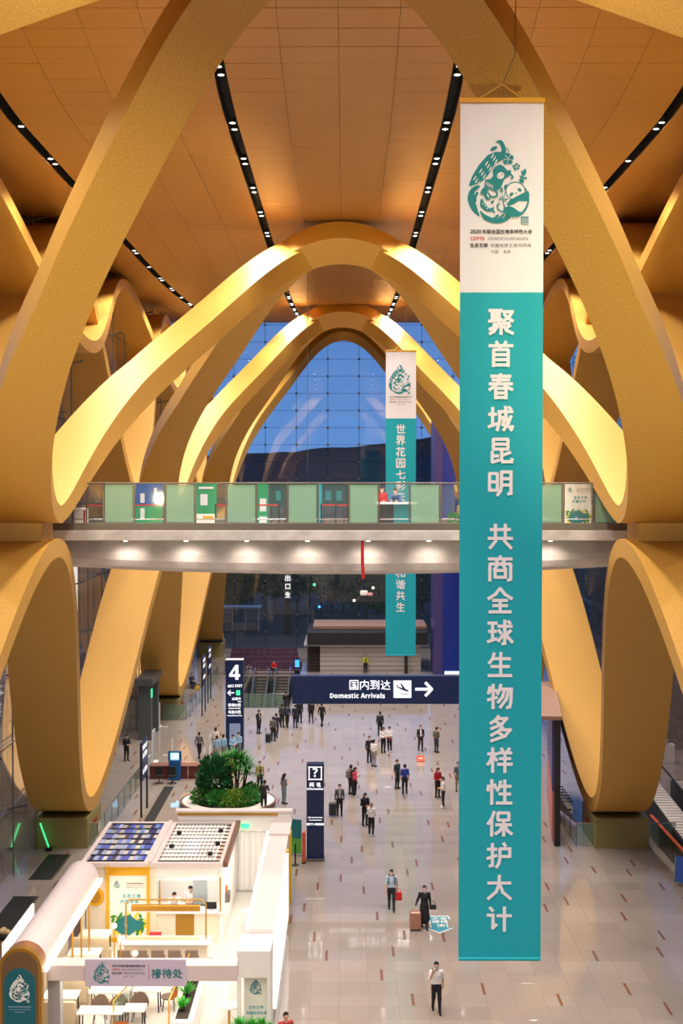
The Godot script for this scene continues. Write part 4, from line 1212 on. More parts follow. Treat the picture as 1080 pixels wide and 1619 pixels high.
func desk_corner() -> void:
	var a := ground(236, 1232); var b := ground(358, 1232)
	var t := thing("long_desk", "long low desk with a dark red front near the planter", "desk", Vector3((a.x + b.x) / 2, 0, a.z - 0.4))
	var w := b.x - a.x
	put(MB.new().bevel(Vector3(0, 0.78, 0), Vector3(w, 0.06, 0.8), 0.01), "top", M.desk_top, t)
	for k in 4:
		put(MB.new().box(Vector3((k - 1.5) * w / 4.0, 0.38, 0.3), Vector3(w / 4.0 - 0.03, 0.74, 0.04)), "front_panel", M.desk_red, t)
	for k in 2:
		put(MB.new().box(Vector3((k * 2 - 1) * (w / 2 - 0.03), 0.38, 0), Vector3(0.05, 0.74, 0.7)), "side_panel", M.desk_red, t)
	for k in 2:
		var p := ground([252, 273][k], 1239)
		var c := thing("office_chair", ["black office chair at the end of the long dark desk", "black office chair under the blue screen kiosk"][k], "chair", p, PI)
		put(MB.new().bevel(Vector3(0, 0.46, 0), Vector3(0.48, 0.08, 0.46), 0.02), "seat", M.black, c)
		put(MB.new().bevel(Vector3(0, 0.82, -0.22), Vector3(0.46, 0.5, 0.06), 0.02), "backrest", M.black, c)
		put(MB.new().tube([Vector3(0, 0.06, 0), Vector3(0, 0.44, 0)], 0.03, 6), "column", M.dark_steel, c)
		for s in 5:
			put(MB.new().tube([Vector3(0, 0.08, 0), Vector3(cos(s * TAU / 5) * 0.28, 0.03, sin(s * TAU / 5) * 0.28)], 0.02, 5), "foot", M.dark_steel, c)
	var p := ground(276, 1234)
	t = thing("screen_kiosk", "blue self service kiosk with a lit screen at the desk", "kiosk", p)
	put(MB.new().bevel(Vector3(0, 0.6, -0.2), Vector3(0.7, 1.2, 0.4), 0.03), "body", M.kiosk_blue, t)
	put(MB.new().bevel(Vector3(0, 1.42, -0.15), Vector3(0.78, 0.6, 0.12), 0.02), "head", M.kiosk_blue, t)
	put(MB.new().box(Vector3(0, 1.42, -0.085), Vector3(0.5, 0.4, 0.01)), "screen", M.screen_pale, t)
	p = ground(367, 1222)
	t = thing("carved_post", "orange carved wooden post at the end of the desk", "post", p)
	put(MB.new().prism([Vector2(-0.16, 0), Vector2(0.2, 0), Vector2(0.26, 0.5), Vector2(0.2, 1.0), Vector2(0.08, 1.25), Vector2(-0.12, 1.2), Vector2(-0.2, 0.9), Vector2(-0.12, 0.5)], -0.1, 0.1), "body", M.wood_orange, t)
	for k in 4:
		put(MB.new().box(Vector3(0.0, 0.2 + k * 0.26, 0.105), Vector3(0.24, 0.04, 0.02)), "carving", M.bark, t)
	for q in [[252, 1150, 1112, "white floor stand with a cross foot near the grey vestibule"], [272, 1195, 1172, "small white post between the desk and the exit pillar"]]:
		p = ground(q[0], q[1])
		t = thing("white_stand", q[3], "stand", p)
		var hh: float = (float(q[1]) - q[2]) / 372.0 * 17.6
		put(MB.new().tube([Vector3(0, 0.02, 0), Vector3(0, hh, 0)], 0.06, 8), "pole", M.white, t)
		put(MB.new().bevel(Vector3(0, 0.04, 0), Vector3(1.2, 0.06, 0.14), 0.01).bevel(Vector3(0, 0.041, 0), Vector3(0.14, 0.06, 1.2), 0.01), "foot", M.white, t)
	p = ground(243, 1206)
	t = thing("glass_screen", "small white framed glass screen behind the direction board", "screen", p)
	put(MB.new().box(Vector3(0, 1.05, 0), Vector3(0.05, 1.9, 1.0)), "pane", M.pane_green, t)
	put(MB.new().box(Vector3(0, 1.05, 0.52), Vector3(0.08, 2.1, 0.06)).box(Vector3(0, 0.04, 0), Vector3(0.5, 0.06, 1.1)).box(Vector3(0, 2.05, 0), Vector3(0.06, 0.05, 1.0)), "frame", M.white, t)
	# grey vestibule with a green exit light, at the glass wall
	p = ground(206, 1169)
	t = thing("vestibule", "grey steel door vestibule with a green exit light", "vestibule", Vector3(-14.4, 0, p.z))
	for k in [0.0, -3.0]:
		put(MB.new().bevel(Vector3(0.7, 1.9, k), Vector3(0.9, 3.8, 0.5), 0.02), "jamb", M.vestibule, t)
	put(MB.new().bevel(Vector3(0.7, 4.0, -1.5), Vector3(1.2, 0.5, 4.2), 0.02), "lintel", M.vestibule, t)
	put(MB.new().box(Vector3(1.16, 3.2, 0.1), Vector3(0.06, 0.6, 0.3)), "exit_light", M.sign_green, t)
	for k in 2:
		put(MB.new().box(Vector3(0.4, 1.8, -0.9 - k * 1.2), Vector3(0.04, 3.4, 1.1)), "door_leaf", M.pane_green, t)

func far_end() -> void:
	# rows of purple seats
	var cushion := MB.new().bevel(Vector3(0, 0.43, 0), Vector3(0.62, 0.1, 0.5), 0.03).mesh()
	var rest := MB.new().bevel(Vector3(0, 0.82, -0.28), Vector3(0.62, 0.66, 0.1), 0.03, Basis(Vector3.RIGHT, -0.15)).mesh()
	var rows := [[1066, 352, 392], [1066, 398, 478], [1058, 360, 476], [1050, 362, 474], [1043, 364, 472]]
	for i in rows.size():
		var a := ground(rows[i][1], rows[i][0]); var b := ground(rows[i][2], rows[i][0])
		var t := thing("seat_row", ["short front row of purple waiting seats by the escalator wall", "long front row of purple waiting seats", "second row of purple waiting seats", "third row of purple waiting seats", "rearmost row of purple waiting seats before the end window"][i], "seats", Vector3((a.x + b.x) / 2, 0, a.z), 0.0, "rows of purple seats")
		var n := int((b.x - a.x) / 0.66)
		for k in n:
			var x := (k - (n - 1) / 2.0) * 0.66
			inst(cushion, "seat", M.purple, t, Vector3(x, 0, 0))
			inst(rest, "backrest", M.purple, t, Vector3(x, 0, 0))
		put(MB.new().box(Vector3(0, 0.34, 0), Vector3(n * 0.66, 0.06, 0.1)), "beam", M.dark_steel, t)
		for s in [-0.42, 0.0, 0.42]:
			put(MB.new().box(Vector3(s * n * 0.66, 0.17, 0), Vector3(0.08, 0.34, 0.5)), "leg", M.dark_steel, t)
	# escalators that go down in the opening
	for k in 2:
		var x := WELL.position.x + 1.15 + k * 1.9
		var t := thing("escalator", ["escalator going down beside the glass, near the seats", "escalator going down nearer the overhead sign"][k], "escalator", Vector3(x, 0, -WELL.position.y - 1.0))
		var step := MB.new().bevel(Vector3.ZERO, Vector3(1.0, 0.16, 0.42), 0.01).mesh()
		for i in 24:
			inst(step, "step", M.steel, t, Vector3(0, -0.1 - i * 0.19, -13.0 + i * 0.42))
		for s in [-1, 1]:
			put(MB.new().hexa([Vector3(s * 0.57 - 0.04, -1.2, -13.4), Vector3(s * 0.57 + 0.04, -1.2, -13.4), Vector3(s * 0.57 + 0.04, -5.0, -2.6), Vector3(s * 0.57 - 0.04, -5.0, -2.6), Vector3(s * 0.57 - 0.04, 0.05, -13.4), Vector3(s * 0.57 + 0.04, 0.05, -13.4), Vector3(s * 0.57 + 0.04, -4.2, -2.6), Vector3(s * 0.57 - 0.04, -4.2, -2.6)]), "skirt", M.dark_steel, t)
			put(MB.new().tube([Vector3(s * 0.62, 0.95, -13.4), Vector3(s * 0.62, 0.95, -11.5), Vector3(s * 0.62, -3.2, -2.6)], 0.06, 6), "handrail", M.chrome, t)
			put(MB.new().hexa([Vector3(s * 0.62 - 0.01, 0.0, -13.4), Vector3(s * 0.62 + 0.01, 0.0, -13.4), Vector3(s * 0.62 + 0.01, -4.2, -2.6), Vector3(s * 0.62 - 0.01, -4.2, -2.6), Vector3(s * 0.62 - 0.01, 0.92, -13.4), Vector3(s * 0.62 + 0.01, 0.92, -13.4), Vector3(s * 0.62 + 0.01, -3.3, -2.6), Vector3(s * 0.62 - 0.01, -3.3, -2.6)]), "balustrade", M.pane_green, t)
	var pit := MB.new()
	pit.span(Vector3(WELL.position.x, -5.2, -WELL.position.y), Vector3(WELL.end.x, -5.0, -WELL.end.y))
	pit.span(Vector3(WELL.position.x - 0.2, -5.0, -WELL.position.y), Vector3(WELL.position.x, -0.4, -WELL.end.y))
	pit.span(Vector3(WELL.end.x, -5.0, -WELL.position.y), Vector3(WELL.end.x + 0.2, -0.4, -WELL.end.y))
	pit.span(Vector3(WELL.position.x, -5.0, -WELL.position.y), Vector3(WELL.end.x, -0.4, -WELL.position.y + 0.2))
	pit.span(Vector3(WELL.position.x, -5.0, -WELL.end.y - 0.2), Vector3(WELL.end.x, -0.4, -WELL.end.y))
	struct(pit, "wall_pit", M.pit)
	var g := thing("well_railing", "glass railing round the escalator opening", "railing", Vector3(0, 0, -WELL.position.y))
	for k in 4:
		put(MB.new().box(Vector3(WELL.position.x + 0.5 + k * 1.05, 0.55, 0.1), Vector3(1.0, 1.0, 0.03)), "pane", M.pane_green, g)
	for k in 8:
		put(MB.new().box(Vector3(WELL.position.x - 0.1, 0.55, -1.0 - k * 1.9), Vector3(0.03, 1.0, 1.84)), "pane", M.pane_green, g)
	put(MB.new().tube([Vector3(WELL.end.x, 1.1, 0.1), Vector3(WELL.position.x - 0.1, 1.1, 0.1), Vector3(WELL.position.x - 0.1, 1.1, -15.2)], 0.03, 6), "rail", M.chrome, g)
	# low grey block building with a dark roof
	var z := 114.0
	var a := at(484, 1064, z); var b := at(674, 985, z)
	var t := thing("block_building", "low grey block walled building with a dark flat roof", "building", Vector3((a.x + b.x) / 2, 0, -z))
	var w := b.x - a.x
	put(MB.new().box(Vector3(0.4, 1.25, -3.5), Vector3(w - 1.8, 2.5, 7.0)), "wall", M.block_grey, t)
	for r in 6:
		put(MB.new().box(Vector3(0.4, 0.42 * r + 0.2, 0.01), Vector3(w - 1.8, 0.025, 0.03)), "course_line", M.block_dark, t)
	put(MB.new().box(Vector3(-w / 2 + 0.9, 1.25, -0.6), Vector3(1.6, 2.5, 0.5)), "shutter", M.shutter, t)
	for r in 8:
		put(MB.new().box(Vector3(-w / 2 + 0.9, 0.25 + r * 0.3, -0.33), Vector3(1.5, 0.04, 0.04)), "shutter_slat", M.dark_steel, t)
	put(MB.new().bevel(Vector3(0, 2.56, -3.4), Vector3(w + 0.4, 0.16, 7.4), 0.02), "eaves", M.white_grey, t)
	put(MB.new().bevel(Vector3(0.1, 3.2, -3.2), Vector3(w, 1.15, 7.6), 0.02), "roof", M.roof_dark, t)
	put(MB.new().bevel(Vector3(0.4, 3.95, -4.6), Vector3(w - 0.4, 0.3, 5.4), 0.02), "ledge", M.beam_pink, t)
	put(MB.new().tube([Vector3(w / 2 - 1.9, 0, 0.6), Vector3(w / 2 - 1.9, 2.5, 0.6)], 0.14, 8), "pillar", M.dark_steel, t)
	var p := ground(470, 1066)
	t = thing("lit_stand", "small blue lit sign stand beside the purple seats", "sign", p)
	put(MB.new().box(Vector3(0, 0.7, 0), Vector3(0.5, 1.4, 0.2)), "body", M.sign_navy, t)
	put(MB.new().box(Vector3(0, 1.0, 0.11), Vector3(0.4, 0.66, 0.02)), "screen", M.screen_blue, t)
	# beyond the glass: shelter, trees, lamps and a lit vertical sign
	t = thing("shelter", "pale framed shelter on the dark verge outside the end window", "shelter", Vector3(at(378, 990, 150).x, -0.45, -150))
	for k in 4:
		put(MB.new().box(Vector3(-2.4 + k * 1.6, 1.4, 0), Vector3(0.14, 2.8, 0.14)), "post", M.white_grey, t)
	put(MB.new().box(Vector3(0, 2.85, -0.6), Vector3(5.4, 0.2, 2.4)), "roof", M.white_grey, t)
	put(MB.new().box(Vector3(0, 0.5, 0), Vector3(5.0, 0.9, 0.1)), "rail_panel", M.wall_grey, t)
	rng.seed = 77
	for k in 22:
		var zt := 152.0 + rng.randf() * 26.0
		var xt := at(345.0 + k * 18.0, 900, zt).x
		if k == 1:
			zt = 160.0
		t = thing("tree", "dark tree outside the end window", "tree", Vector3(xt, -0.45, -zt), rng.randf() * 6.0, "dark trees outside")
		var hh := rng.randf_range(5.0, 8.5)
		put(MB.new().tube([Vector3.ZERO, Vector3(0, hh * 0.6, 0)], 0.2, 6, 0.1), "trunk", M.bark, t)
		put(leaf_cloud(900, Vector3(2.6, hh * 0.42, 2.3), 0.8, 300 + k), "crown", M.leaf_dark, t, Vector3(0, hh * 0.66, 0))
	for k in 6:
		var q: Array = [[682, 945], [690, 918], [505, 960], [497, 925], [590, 930], [560, 950]][k]
		var zz := 148.0
		var pos := at(q[0] - (340 if k < 2 else 0), q[1], zz)
		t = thing("street_lamp", ["amber street lamp by the road beyond the seats", "second amber street lamp above the road", "blue lit street lamp among the dark trees", "green lit street lamp among the dark trees", "pale street lamp above the dark roof", "pale street lamp beside the hanging strap"][k], "lamp", Vector3(pos.x, -0.45, -zz))
		put(MB.new().tube([Vector3.ZERO, Vector3(0, pos.y + 0.4, 0)], 0.06, 6), "pole", M.dark_steel, t)
		put(MB.new().ball(Vector3(0, pos.y + 0.5, 0), Vector3(0.16, 0.16, 0.16)), "bulb", [M.lamp_amber, M.lamp_amber, M.lamp_blue, M.lamp_green, M.lamp_pale, M.lamp_pale][k], t)
	var sg := at(455, 935, 146)
	t = thing("lit_sign", "tall white lit vertical sign outside the end window", "sign", Vector3(sg.x, -0.45, -146))
	put(MB.new().box(Vector3(0, (sg.y + 3) / 2, -0.1), Vector3(0.8, sg.y + 3, 0.12)), "board", M.black, t)
	var lt := MB.new()
	for j in 3:
		strokes(lt, ["出", "口", "生"][j], Vector2(-0.35, sg.y + 1.7 - j * 1.0), 0.7, 0.14, 0.0)
	put(lt, "lettering", M.sign_white, t)

# ---------------------------------------------------------------- right side: glass pens, walkways, trolleys
func glass_pen(label: String, pts: Array, group: String) -> void:
	var t := thing("glass_railing", label, "railing", pts[0], 0.0, group)
	for i in pts.size() - 1:
		var a: Vector3 = pts[i] - pts[0]; var b: Vector3 = pts[i + 1] - pts[0]
		var n := maxi(1, int((b - a).length() / 1.6))
		for k in n:
			var p := a.lerp(b, (k + 0.03) / n); var q := a.lerp(b, (k + 0.97) / n)
			var m := (p + q) * 0.5
			var bs := Basis.looking_at((q - p).normalized(), Vector3.UP)
			put(MB.new().box(m + Vector3(0, 0.58, 0), Vector3(0.025, 1.06, (q - p).length()), bs), "pane", M.pane_green, t)
			put(MB.new().box(p + Vector3(0, 0.56, 0), Vector3(0.04, 1.12, 0.04)), "post", M.steel, t)
		put(MB.new().tube([a + Vector3(0, 1.14, 0), b + Vector3(0, 1.14, 0)], 0.025, 6), "rail", M.chrome, t)

func right_side() -> void:
	var g1 := "glass railings round the golden feet"
	glass_pen("glass railing round the golden foot by the walkways", [Vector3(16.0, 0, -59.3), Vector3(11.2, 0, -59.3), Vector3(11.2, 0, -66.0)], g1)
	glass_pen("glass railing round the golden foot behind the kiosk", [Vector3(-14.8, 0, -59.3), Vector3(-12.0, 0, -59.3), Vector3(-11.9, 0, -75.0)], g1)
	glass_pen("glass railing at the golden foot by the vestibule", [Vector3(-13.6, 0, -91.0), Vector3(-11.8, 0, -91.0), Vector3(-11.4, 0, -110.0)], g1)
	# inclined moving walkways behind a dark parapet
	for k in 2:
		var x := 16.4 + k * 1.9
		var t := thing("moving_walkway", ["inclined moving walkway with pale pallets next to the orange handrail", "second inclined moving walkway farther from the orange handrail"][k], "walkway", Vector3(x, 0, -50))
		var pal := MB.new().bevel(Vector3.ZERO, Vector3(1.0, 0.05, 0.36), 0.01).mesh()
		for i in 44:
			inst(pal, "pallet", M.pallet, t, Vector3(0, 0.16 + i * 0.03, 1.0 - i * 0.4))
		put(MB.new().hexa([Vector3(-0.6, 0, 1.2), Vector3(0.6, 0, 1.2), Vector3(0.6, 0, -16.8), Vector3(-0.6, 0, -16.8), Vector3(-0.6, 0.1, 1.2), Vector3(0.6, 0.1, 1.2), Vector3(0.6, 1.4, -16.8), Vector3(-0.6, 1.4, -16.8)]), "truss", M.dark_steel, t)
		put(MB.new().tube([Vector3(0.72, 0.95, 1.2), Vector3(0.72, 2.3, -16.8)], 0.05, 6), "handrail", M.black, t)
	var t := thing("parapet", "dark parapet with an orange handrail beside the walkways", "parapet", Vector3(15.2, 0, -52))
	for i in 6:
		put(MB.new().box(Vector3(0, 0.5, 3.0 - i * 2.2), Vector3(0.1, 1.0, 2.17)), "panel", M.parapet, t)
	put(MB.new().bevel(Vector3(0, 1.05, -2.4), Vector3(0.16, 0.1, 13.2), 0.02), "handrail", M.rail_orange, t)
	# luggage trolleys nested in a row
	for i in 6:
		var p := Vector3(11.55 - 0.0, 0, -63.9 - i * 0.62)
		var c := thing("luggage_trolley", "steel luggage trolley nested in the row by the billboard" if i > 0 else "front luggage trolley of the row, with a white notice", "trolley", p, 0.0, "nested luggage trolleys")
		put(MB.new().tube([Vector3(-0.3, 0.95, 0.1), Vector3(-0.3, 1.05, 0.2), Vector3(0.3, 1.05, 0.2), Vector3(0.3, 0.95, 0.1)], 0.025, 6), "handle", M.dark_steel, c)
		put(MB.new().tube([Vector3(-0.3, 0.12, 0.3), Vector3(-0.3, 1.0, 0.12)], 0.02, 5).tube([Vector3(0.3, 0.12, 0.3), Vector3(0.3, 1.0, 0.12)], 0.02, 5).tube([Vector3(-0.3, 0.14, 0.3), Vector3(-0.2, 0.14, -0.6), Vector3(0.2, 0.14, -0.6), Vector3(0.3, 0.14, 0.3)], 0.02, 5), "frame", M.chrome, c)
		put(MB.new().box(Vector3(0, 0.62, 0.2), Vector3(0.54, 0.36, 0.03)), "board", M.white, c)
		for s in [Vector3(-0.28, 0.06, 0.3), Vector3(0.28, 0.06, 0.3), Vector3(0, 0.06, -0.6)]:
			put(MB.new().ball(s, Vector3(0.03, 0.06, 0.06), 4, 8), "wheel", M.black, c)
		if i == 0:
			put(MB.new().box(Vector3(0, 0.62, 0.222), Vector3(0.4, 0.1, 0.01)), "notice", M.sign_navy, c)
	var p := ground(1078, 1402)
	t = thing("board_stand", "blue poster on a folding stand beside the walkway parapet", "stand", p, -0.5)
	put(MB.new().box(Vector3(0, 0.75, 0), Vector3(0.62, 1.1, 0.03), Basis(Vector3.RIGHT, -0.18)), "poster", M.poster_blue, t)
	put(MB.new().tube([Vector3(-0.3, 0, 0.16), Vector3(-0.3, 1.35, -0.1)], 0.015, 5).tube([Vector3(0.3, 0, 0.16), Vector3(0.3, 1.35, -0.1)], 0.015, 5).tube([Vector3(0, 0, -0.45), Vector3(0, 1.3, -0.1)], 0.015, 5), "frame", M.chrome, t)
	p = ground(1054, 1206)
	t = thing("white_cabinet", "white cabinet with an oven shaped top behind the golden foot by the walkways", "cabinet", p)
	put(MB.new().bevel(Vector3(0, 0.6, 0), Vector3(0.9, 1.2, 0.5), 0.02), "body", M.white, t)
	put(MB.new().lathe([Vector2(0.0, 1.2), Vector2(0.2, 1.22), Vector2(0.2, 1.5), Vector2(0.0, 1.54)], Vector3(-0.1, 0, 0), 12), "top_unit", M.white_grey, t)
	t = thing("stair_flank", "grey slanted stair flank past the walkways behind the golden foot", "stair", Vector3(20.5, 0, -84))
	put(MB.new().hexa([Vector3(-4.0, 0, 3), Vector3(3, 0, 3), Vector3(3, 0, -3), Vector3(-4.0, 0, -3), Vector3(-4.0, 3.6, 3), Vector3(3, 7.5, 3), Vector3(3, 7.5, -3), Vector3(-4.0, 3.6, -3)]), "flank", M.wall_grey, t)
	put(MB.new().box(Vector3(-3.0, 1.6, 3.05), Vector3(3.0, 0.5, 0.06), Basis(Vector3.BACK, -0.6)), "blue_band", M.kiosk_blue, t)
	# orange caution board on the floor
	p = ground(665, 1203)
	t = thing("caution_board", "small orange caution board standing on the floor between travellers", "board", p)
	for s in [-1, 1]:
		put(MB.new().box(Vector3(0, 0.17, s * 0.13), Vector3(0.5, 0.38, 0.03), Basis(Vector3.RIGHT, -s * 0.7)), "leaf", M.caution, t)
	put(MB.new().box(Vector3(0, 0.19, 0.15), Vector3(0.24, 0.08, 0.01), Basis(Vector3.RIGHT, -0.7)), "label_strip", M.white, t)
	# floor gratings at the glass wall
	for k in 2:
		var q := [[-13.55, 54.2, 57.9], [-13.6, 47.6, 52.0]][k] as Array
		t = thing("floor_grating", ["dark floor grating at the glass wall beside the golden foot", "longer dark floor grating at the glass wall beside the kiosk"][k], "grating", Vector3(q[0], 0.004, -(q[1] + q[2]) / 2), 0.0, "floor gratings")
		put(MB.new().box(Vector3(0, 0.006, 0), Vector3(1.0, 0.012, q[2] - q[1])), "mat", M.grating, t)
		put(MB.new().box(Vector3(0.56, 0.01, 0), Vector3(0.06, 0.02, q[2] - q[1])), "edge", M.steel, t)
	t = thing("floor_drain", "long dark drain strip across the floor behind the direction board", "drain", Vector3(-10.2, 0.004, -66.5))
	put(MB.new().box(Vector3.ZERO, Vector3(0.55, 0.01, 9.0)), "strip", M.grating, t)
	# lit things seen through the left glass
	t = thing("lit_billboard", "bright white billboard beyond the glass wall on the kiosk side", "billboard", Vector3(-18.2, 0, -80.5))
	put(MB.new().box(Vector3(0, 10.4, 0), Vector3(0.2, 5.4, 5.4)), "screen", M.light_box, t)
	put(MB.new().box(Vector3(-0.3, 6.4, 0), Vector3(0.4, 12.8, 0.5)), "mast", M.dark_steel, t)
	t = thing("cyan_flag", "bright cyan banner beyond the glass wall on the kiosk side", "banner", Vector3(-16.6, 0, -58.0))
	put(MB.new().box(Vector3(0, 5.6, 0), Vector3(0.05, 3.0, 1.2)), "cloth", M.cyan, t)
	put(MB.new().tube([Vector3(0, 0, 0.65), Vector3(0, 7.2, 0.65)], 0.04, 6), "pole", M.steel, t)
	t = thing("green_light_bar", "green light bar on the floor at the golden foot behind the kiosk", "lamp", Vector3(-14.3, 0, -58.6))
	put(MB.new().tube([Vector3(-0.3, 1.3, 0), Vector3(0.1, 0.16, 0)], 0.04, 8), "tube", M.sign_green, t)
	put(MB.new().bevel(Vector3(0.1, 0.08, 0), Vector3(0.3, 0.16, 0.3), 0.02), "foot", M.dark_steel, t)
	# stands by the information pillar
	p = ground(468, 1352)
	t = thing("roll_up_banner", "teal and green roll up banner beside the kiosk wall", "banner", p, -0.3)
	put(MB.new().box(Vector3(0, 1.25, 0), Vector3(0.55, 0.9, 0.02)), "upper_print", M.teal_dark, t)
	put(MB.new().box(Vector3(0, 0.45, 0), Vector3(0.55, 0.7, 0.02)), "lower_print", M.sign_leaf, t)
	put(MB.new().bevel(Vector3(0, 0.05, 0), Vector3(0.6, 0.08, 0.25), 0.01), "foot", M.chrome, t)
	p = ground(480.5, 1364)
	t = thing("orange_stand", "slim orange stand against the information pillar", "stand", p)
	put(MB.new().bevel(Vector3(0, 0.75, 0), Vector3(0.16, 1.4, 0.3), 0.02), "panel", M.rail_orange, t)
	put(MB.new().bevel(Vector3(0, 0.03, 0), Vector3(0.2, 0.05, 0.34), 0.01), "foot", M.dark_steel, t)
	p = ground(467, 1368)
	t = thing("belt_post", "black belt barrier post beside the kiosk wall", "post", p)
	put(MB.new().tube([Vector3(0, 0.03, 0), Vector3(0, 1.0, 0)], 0.035, 8), "pole", M.black, t)
	put(MB.new().lathe([Vector2(0.17, 0.0), Vector2(0.17, 0.03), Vector2(0.0, 0.05)], Vector3.ZERO, 16), "foot", M.black, t)
	# baggage cart at the left edge
	p = ground(8, 1512)
	t = thing("baggage_cart", "dark cart with gold legs carrying a fluffy beige coat", "cart", p)
	put(MB.new().bevel(Vector3(0, 0.75, 0), Vector3(0.6, 0.2, 0.5), 0.03), "tray", M.black, t)
	for s in [Vector3(-0.25, 0, -0.2), Vector3(0.25, 0, -0.2), Vector3(0.25, 0, 0.2), Vector3(-0.25, 0, 0.2)]:
		put(MB.new().tube([s, s * 0.8 + Vector3(0, 0.7, 0)], 0.035, 6), "leg", M.brass, t)
	var coat := MB.new()
	for i in 9:
		coat.ball(Vector3(-0.1 + 0.08 * i * 0.6, 0.95 + 0.05 * sin(i * 2.0) - 0.02 * i, 0.05 * cos(i * 1.7)), Vector3(0.13, 0.12, 0.13), 5, 8)
	put(coat, "coat", M.beige_fur, t)


# ---------------------------------------------------------------- the cafe kiosk used as a reception
func poster_art(parent: Node3D, mid: Vector3, w: float, h: float) -> void:   # the conference poster: emblem, two lines, a teal animal among leaves
	put(MB.new().box(mid + Vector3(0, 0, 0.0), Vector3(w, h, 0.02)), "poster_sheet", M.poster_white, parent)
	var g := RandomNumberGenerator.new()
	g.seed = 5
	var z := mid.z + 0.014
	var leaves := MB.new(); var yellow := MB.new(); var beast := MB.new()
	var low := Vector2(mid.x, mid.y - h * 0.32)
	for i in 64:
		var p := low + Vector2(g.randf_range(-0.46, 0.46) * w, g.randf_range(-0.16, 0.2) * h)
		(leaves if i % 2 else yellow).poly(blob(p, w * g.randf_range(0.05, 0.11), w * 0.04, g.randf() * 3.0, 8), z + i * 0.0003)
	beast.poly([low + Vector2(-0.36, -0.1) * w, low + Vector2(-0.3, 0.08) * w, low + Vector2(-0.14, 0.28) * w, low + Vector2(0.06, 0.3) * w, low + Vector2(0.22, 0.16) * w, low + Vector2(0.4, 0.14) * w, low + Vector2(0.38, -0.02) * w, low + Vector2(0.22, -0.12) * w, low + Vector2(0.04, -0.24) * w, low + Vector2(-0.18, -0.22) * w], z + 0.022)
	put(leaves, "printed_leaves", M.leaf_mid, parent)
	put(yellow, "printed_flowers", M.print_yellow, parent)
	put(beast, "printed_animal", M.teal_dark, parent)
	var eye := MB.new()
	eye.poly(blob(low + Vector2(-0.06, 0.02) * w, w * 0.035, w * 0.06, 0.4, 10), z + 0.026)
	put(eye, "printed_mark", M.pale_blue, parent)
	emblem_part(parent, Vector3(mid.x - w * 0.3, mid.y + h * 0.37, z), h * 0.13)
	event_lines(parent, mid.x - w * 0.05, mid.y + h * 0.4, w * 0.46, z)
	put(hanzi(hanzi(MB.new(), "生态文明", mid.x - w * 0.16, mid.y + h * 0.14, w * 0.11, w * 0.13, 0.12, z), "共建地球", mid.x - w * 0.22, mid.y + h * 0.05, w * 0.11, w * 0.13, 0.12, z), "lettering", M.teal, parent)

func cafe_table(pos: Vector3, w: float, d: float, label: String, group: String) -> void:
	var t := thing("cafe_table", label, "table", pos, 0.0, group)
	put(MB.new().bevel(Vector3(0, 0.74, 0), Vector3(w, 0.05, d), 0.012), "tabletop", M.table_top, t)
	for s in [Vector3(-1, 0, -1), Vector3(1, 0, -1), Vector3(1, 0, 1), Vector3(-1, 0, 1)]:
		put(MB.new().tube([Vector3(s.x * (w / 2 - 0.07), 0, s.z * (d / 2 - 0.07)), Vector3(s.x * (w / 2 - 0.09), 0.72, s.z * (d / 2 - 0.09))], 0.022, 6), "leg", M.dark_steel, t)

func cafe_chair(pos: Vector3, turn: float, label: String, group: String) -> void:
	var t := thing("cafe_chair", label, "chair", pos, turn, group)
	put(MB.new().lathe([Vector2(0.0, 0.40), Vector2(0.24, 0.40), Vector2(0.26, 0.46), Vector2(0.0, 0.49)], Vector3.ZERO, 14), "seat", M.seat_grey, t)
	var shell := MB.new(); var lining := MB.new()
	for i in 12:
		for j in 5:
			var q := []; var r := []
			for a in [[i, j], [i + 1, j], [i + 1, j + 1], [i, j + 1]]:
				var an: float = lerpf(-1.35, 1.35, a[0] / 12.0)
				var top: float = 0.38 * cos(an * 0.95)
				var y: float = 0.44 + top * a[1] / 5.0
				var rad: float = 0.27 + 0.04 * a[1] / 5.0
				q.append(Vector3(sin(an) * (rad + 0.02), y, -cos(an) * (rad + 0.02)))
				r.append(Vector3(sin(an) * rad, y + 0.004, -cos(an) * rad))
			shell.quad(q[1], q[0], q[3], q[2])
			lining.quad(r[0], r[1], r[2], r[3])
	put(shell, "shell", M.chair_orange, t)
	put(lining, "backrest", M.seat_grey, t)
	for s in [[-1, -1], [1, -1], [1, 1], [-1, 1]]:
		put(MB.new().tube([Vector3(s[0] * 0.15, 0.4, s[1] * 0.15), Vector3(s[0] * 0.2, 0, s[1] * 0.2)], 0.014, 5), "leg", M.dark_steel, t)

func plant_tuft(pos: Vector3, label: String, seed_: int, group: String) -> void:
	var t := thing("grass_plant", label, "plant", pos, 0.0, group)
	var g := RandomNumberGenerator.new()
	g.seed = seed_
	var b := MB.new()
	for i in 70:
		var a := g.randf() * TAU
		var e := g.randf_range(0.5, 1.4)
		var f := Vector3(cos(a) * cos(e), sin(e), sin(a) * cos(e))
		var s := f.cross(Vector3.UP).normalized() * 0.022
		var l := g.randf_range(0.3, 0.55)
		var mid := f * l * 0.6
		b.quad(-s * 0.6, s * 0.6, mid + s, mid - s)
		b.quad(mid - s, mid + s, f * l + Vector3(0, -0.08, 0), f * l + Vector3(0, -0.08, 0))
	put(b, "blades", M.leaf_bright, t)
	put(MB.new().lathe([Vector2(0.09, 0.0), Vector2(0.12, 0.05), Vector2(0.0, 0.05)], Vector3(0, -0.05, 0), 10), "root_ball", M.soil, t)

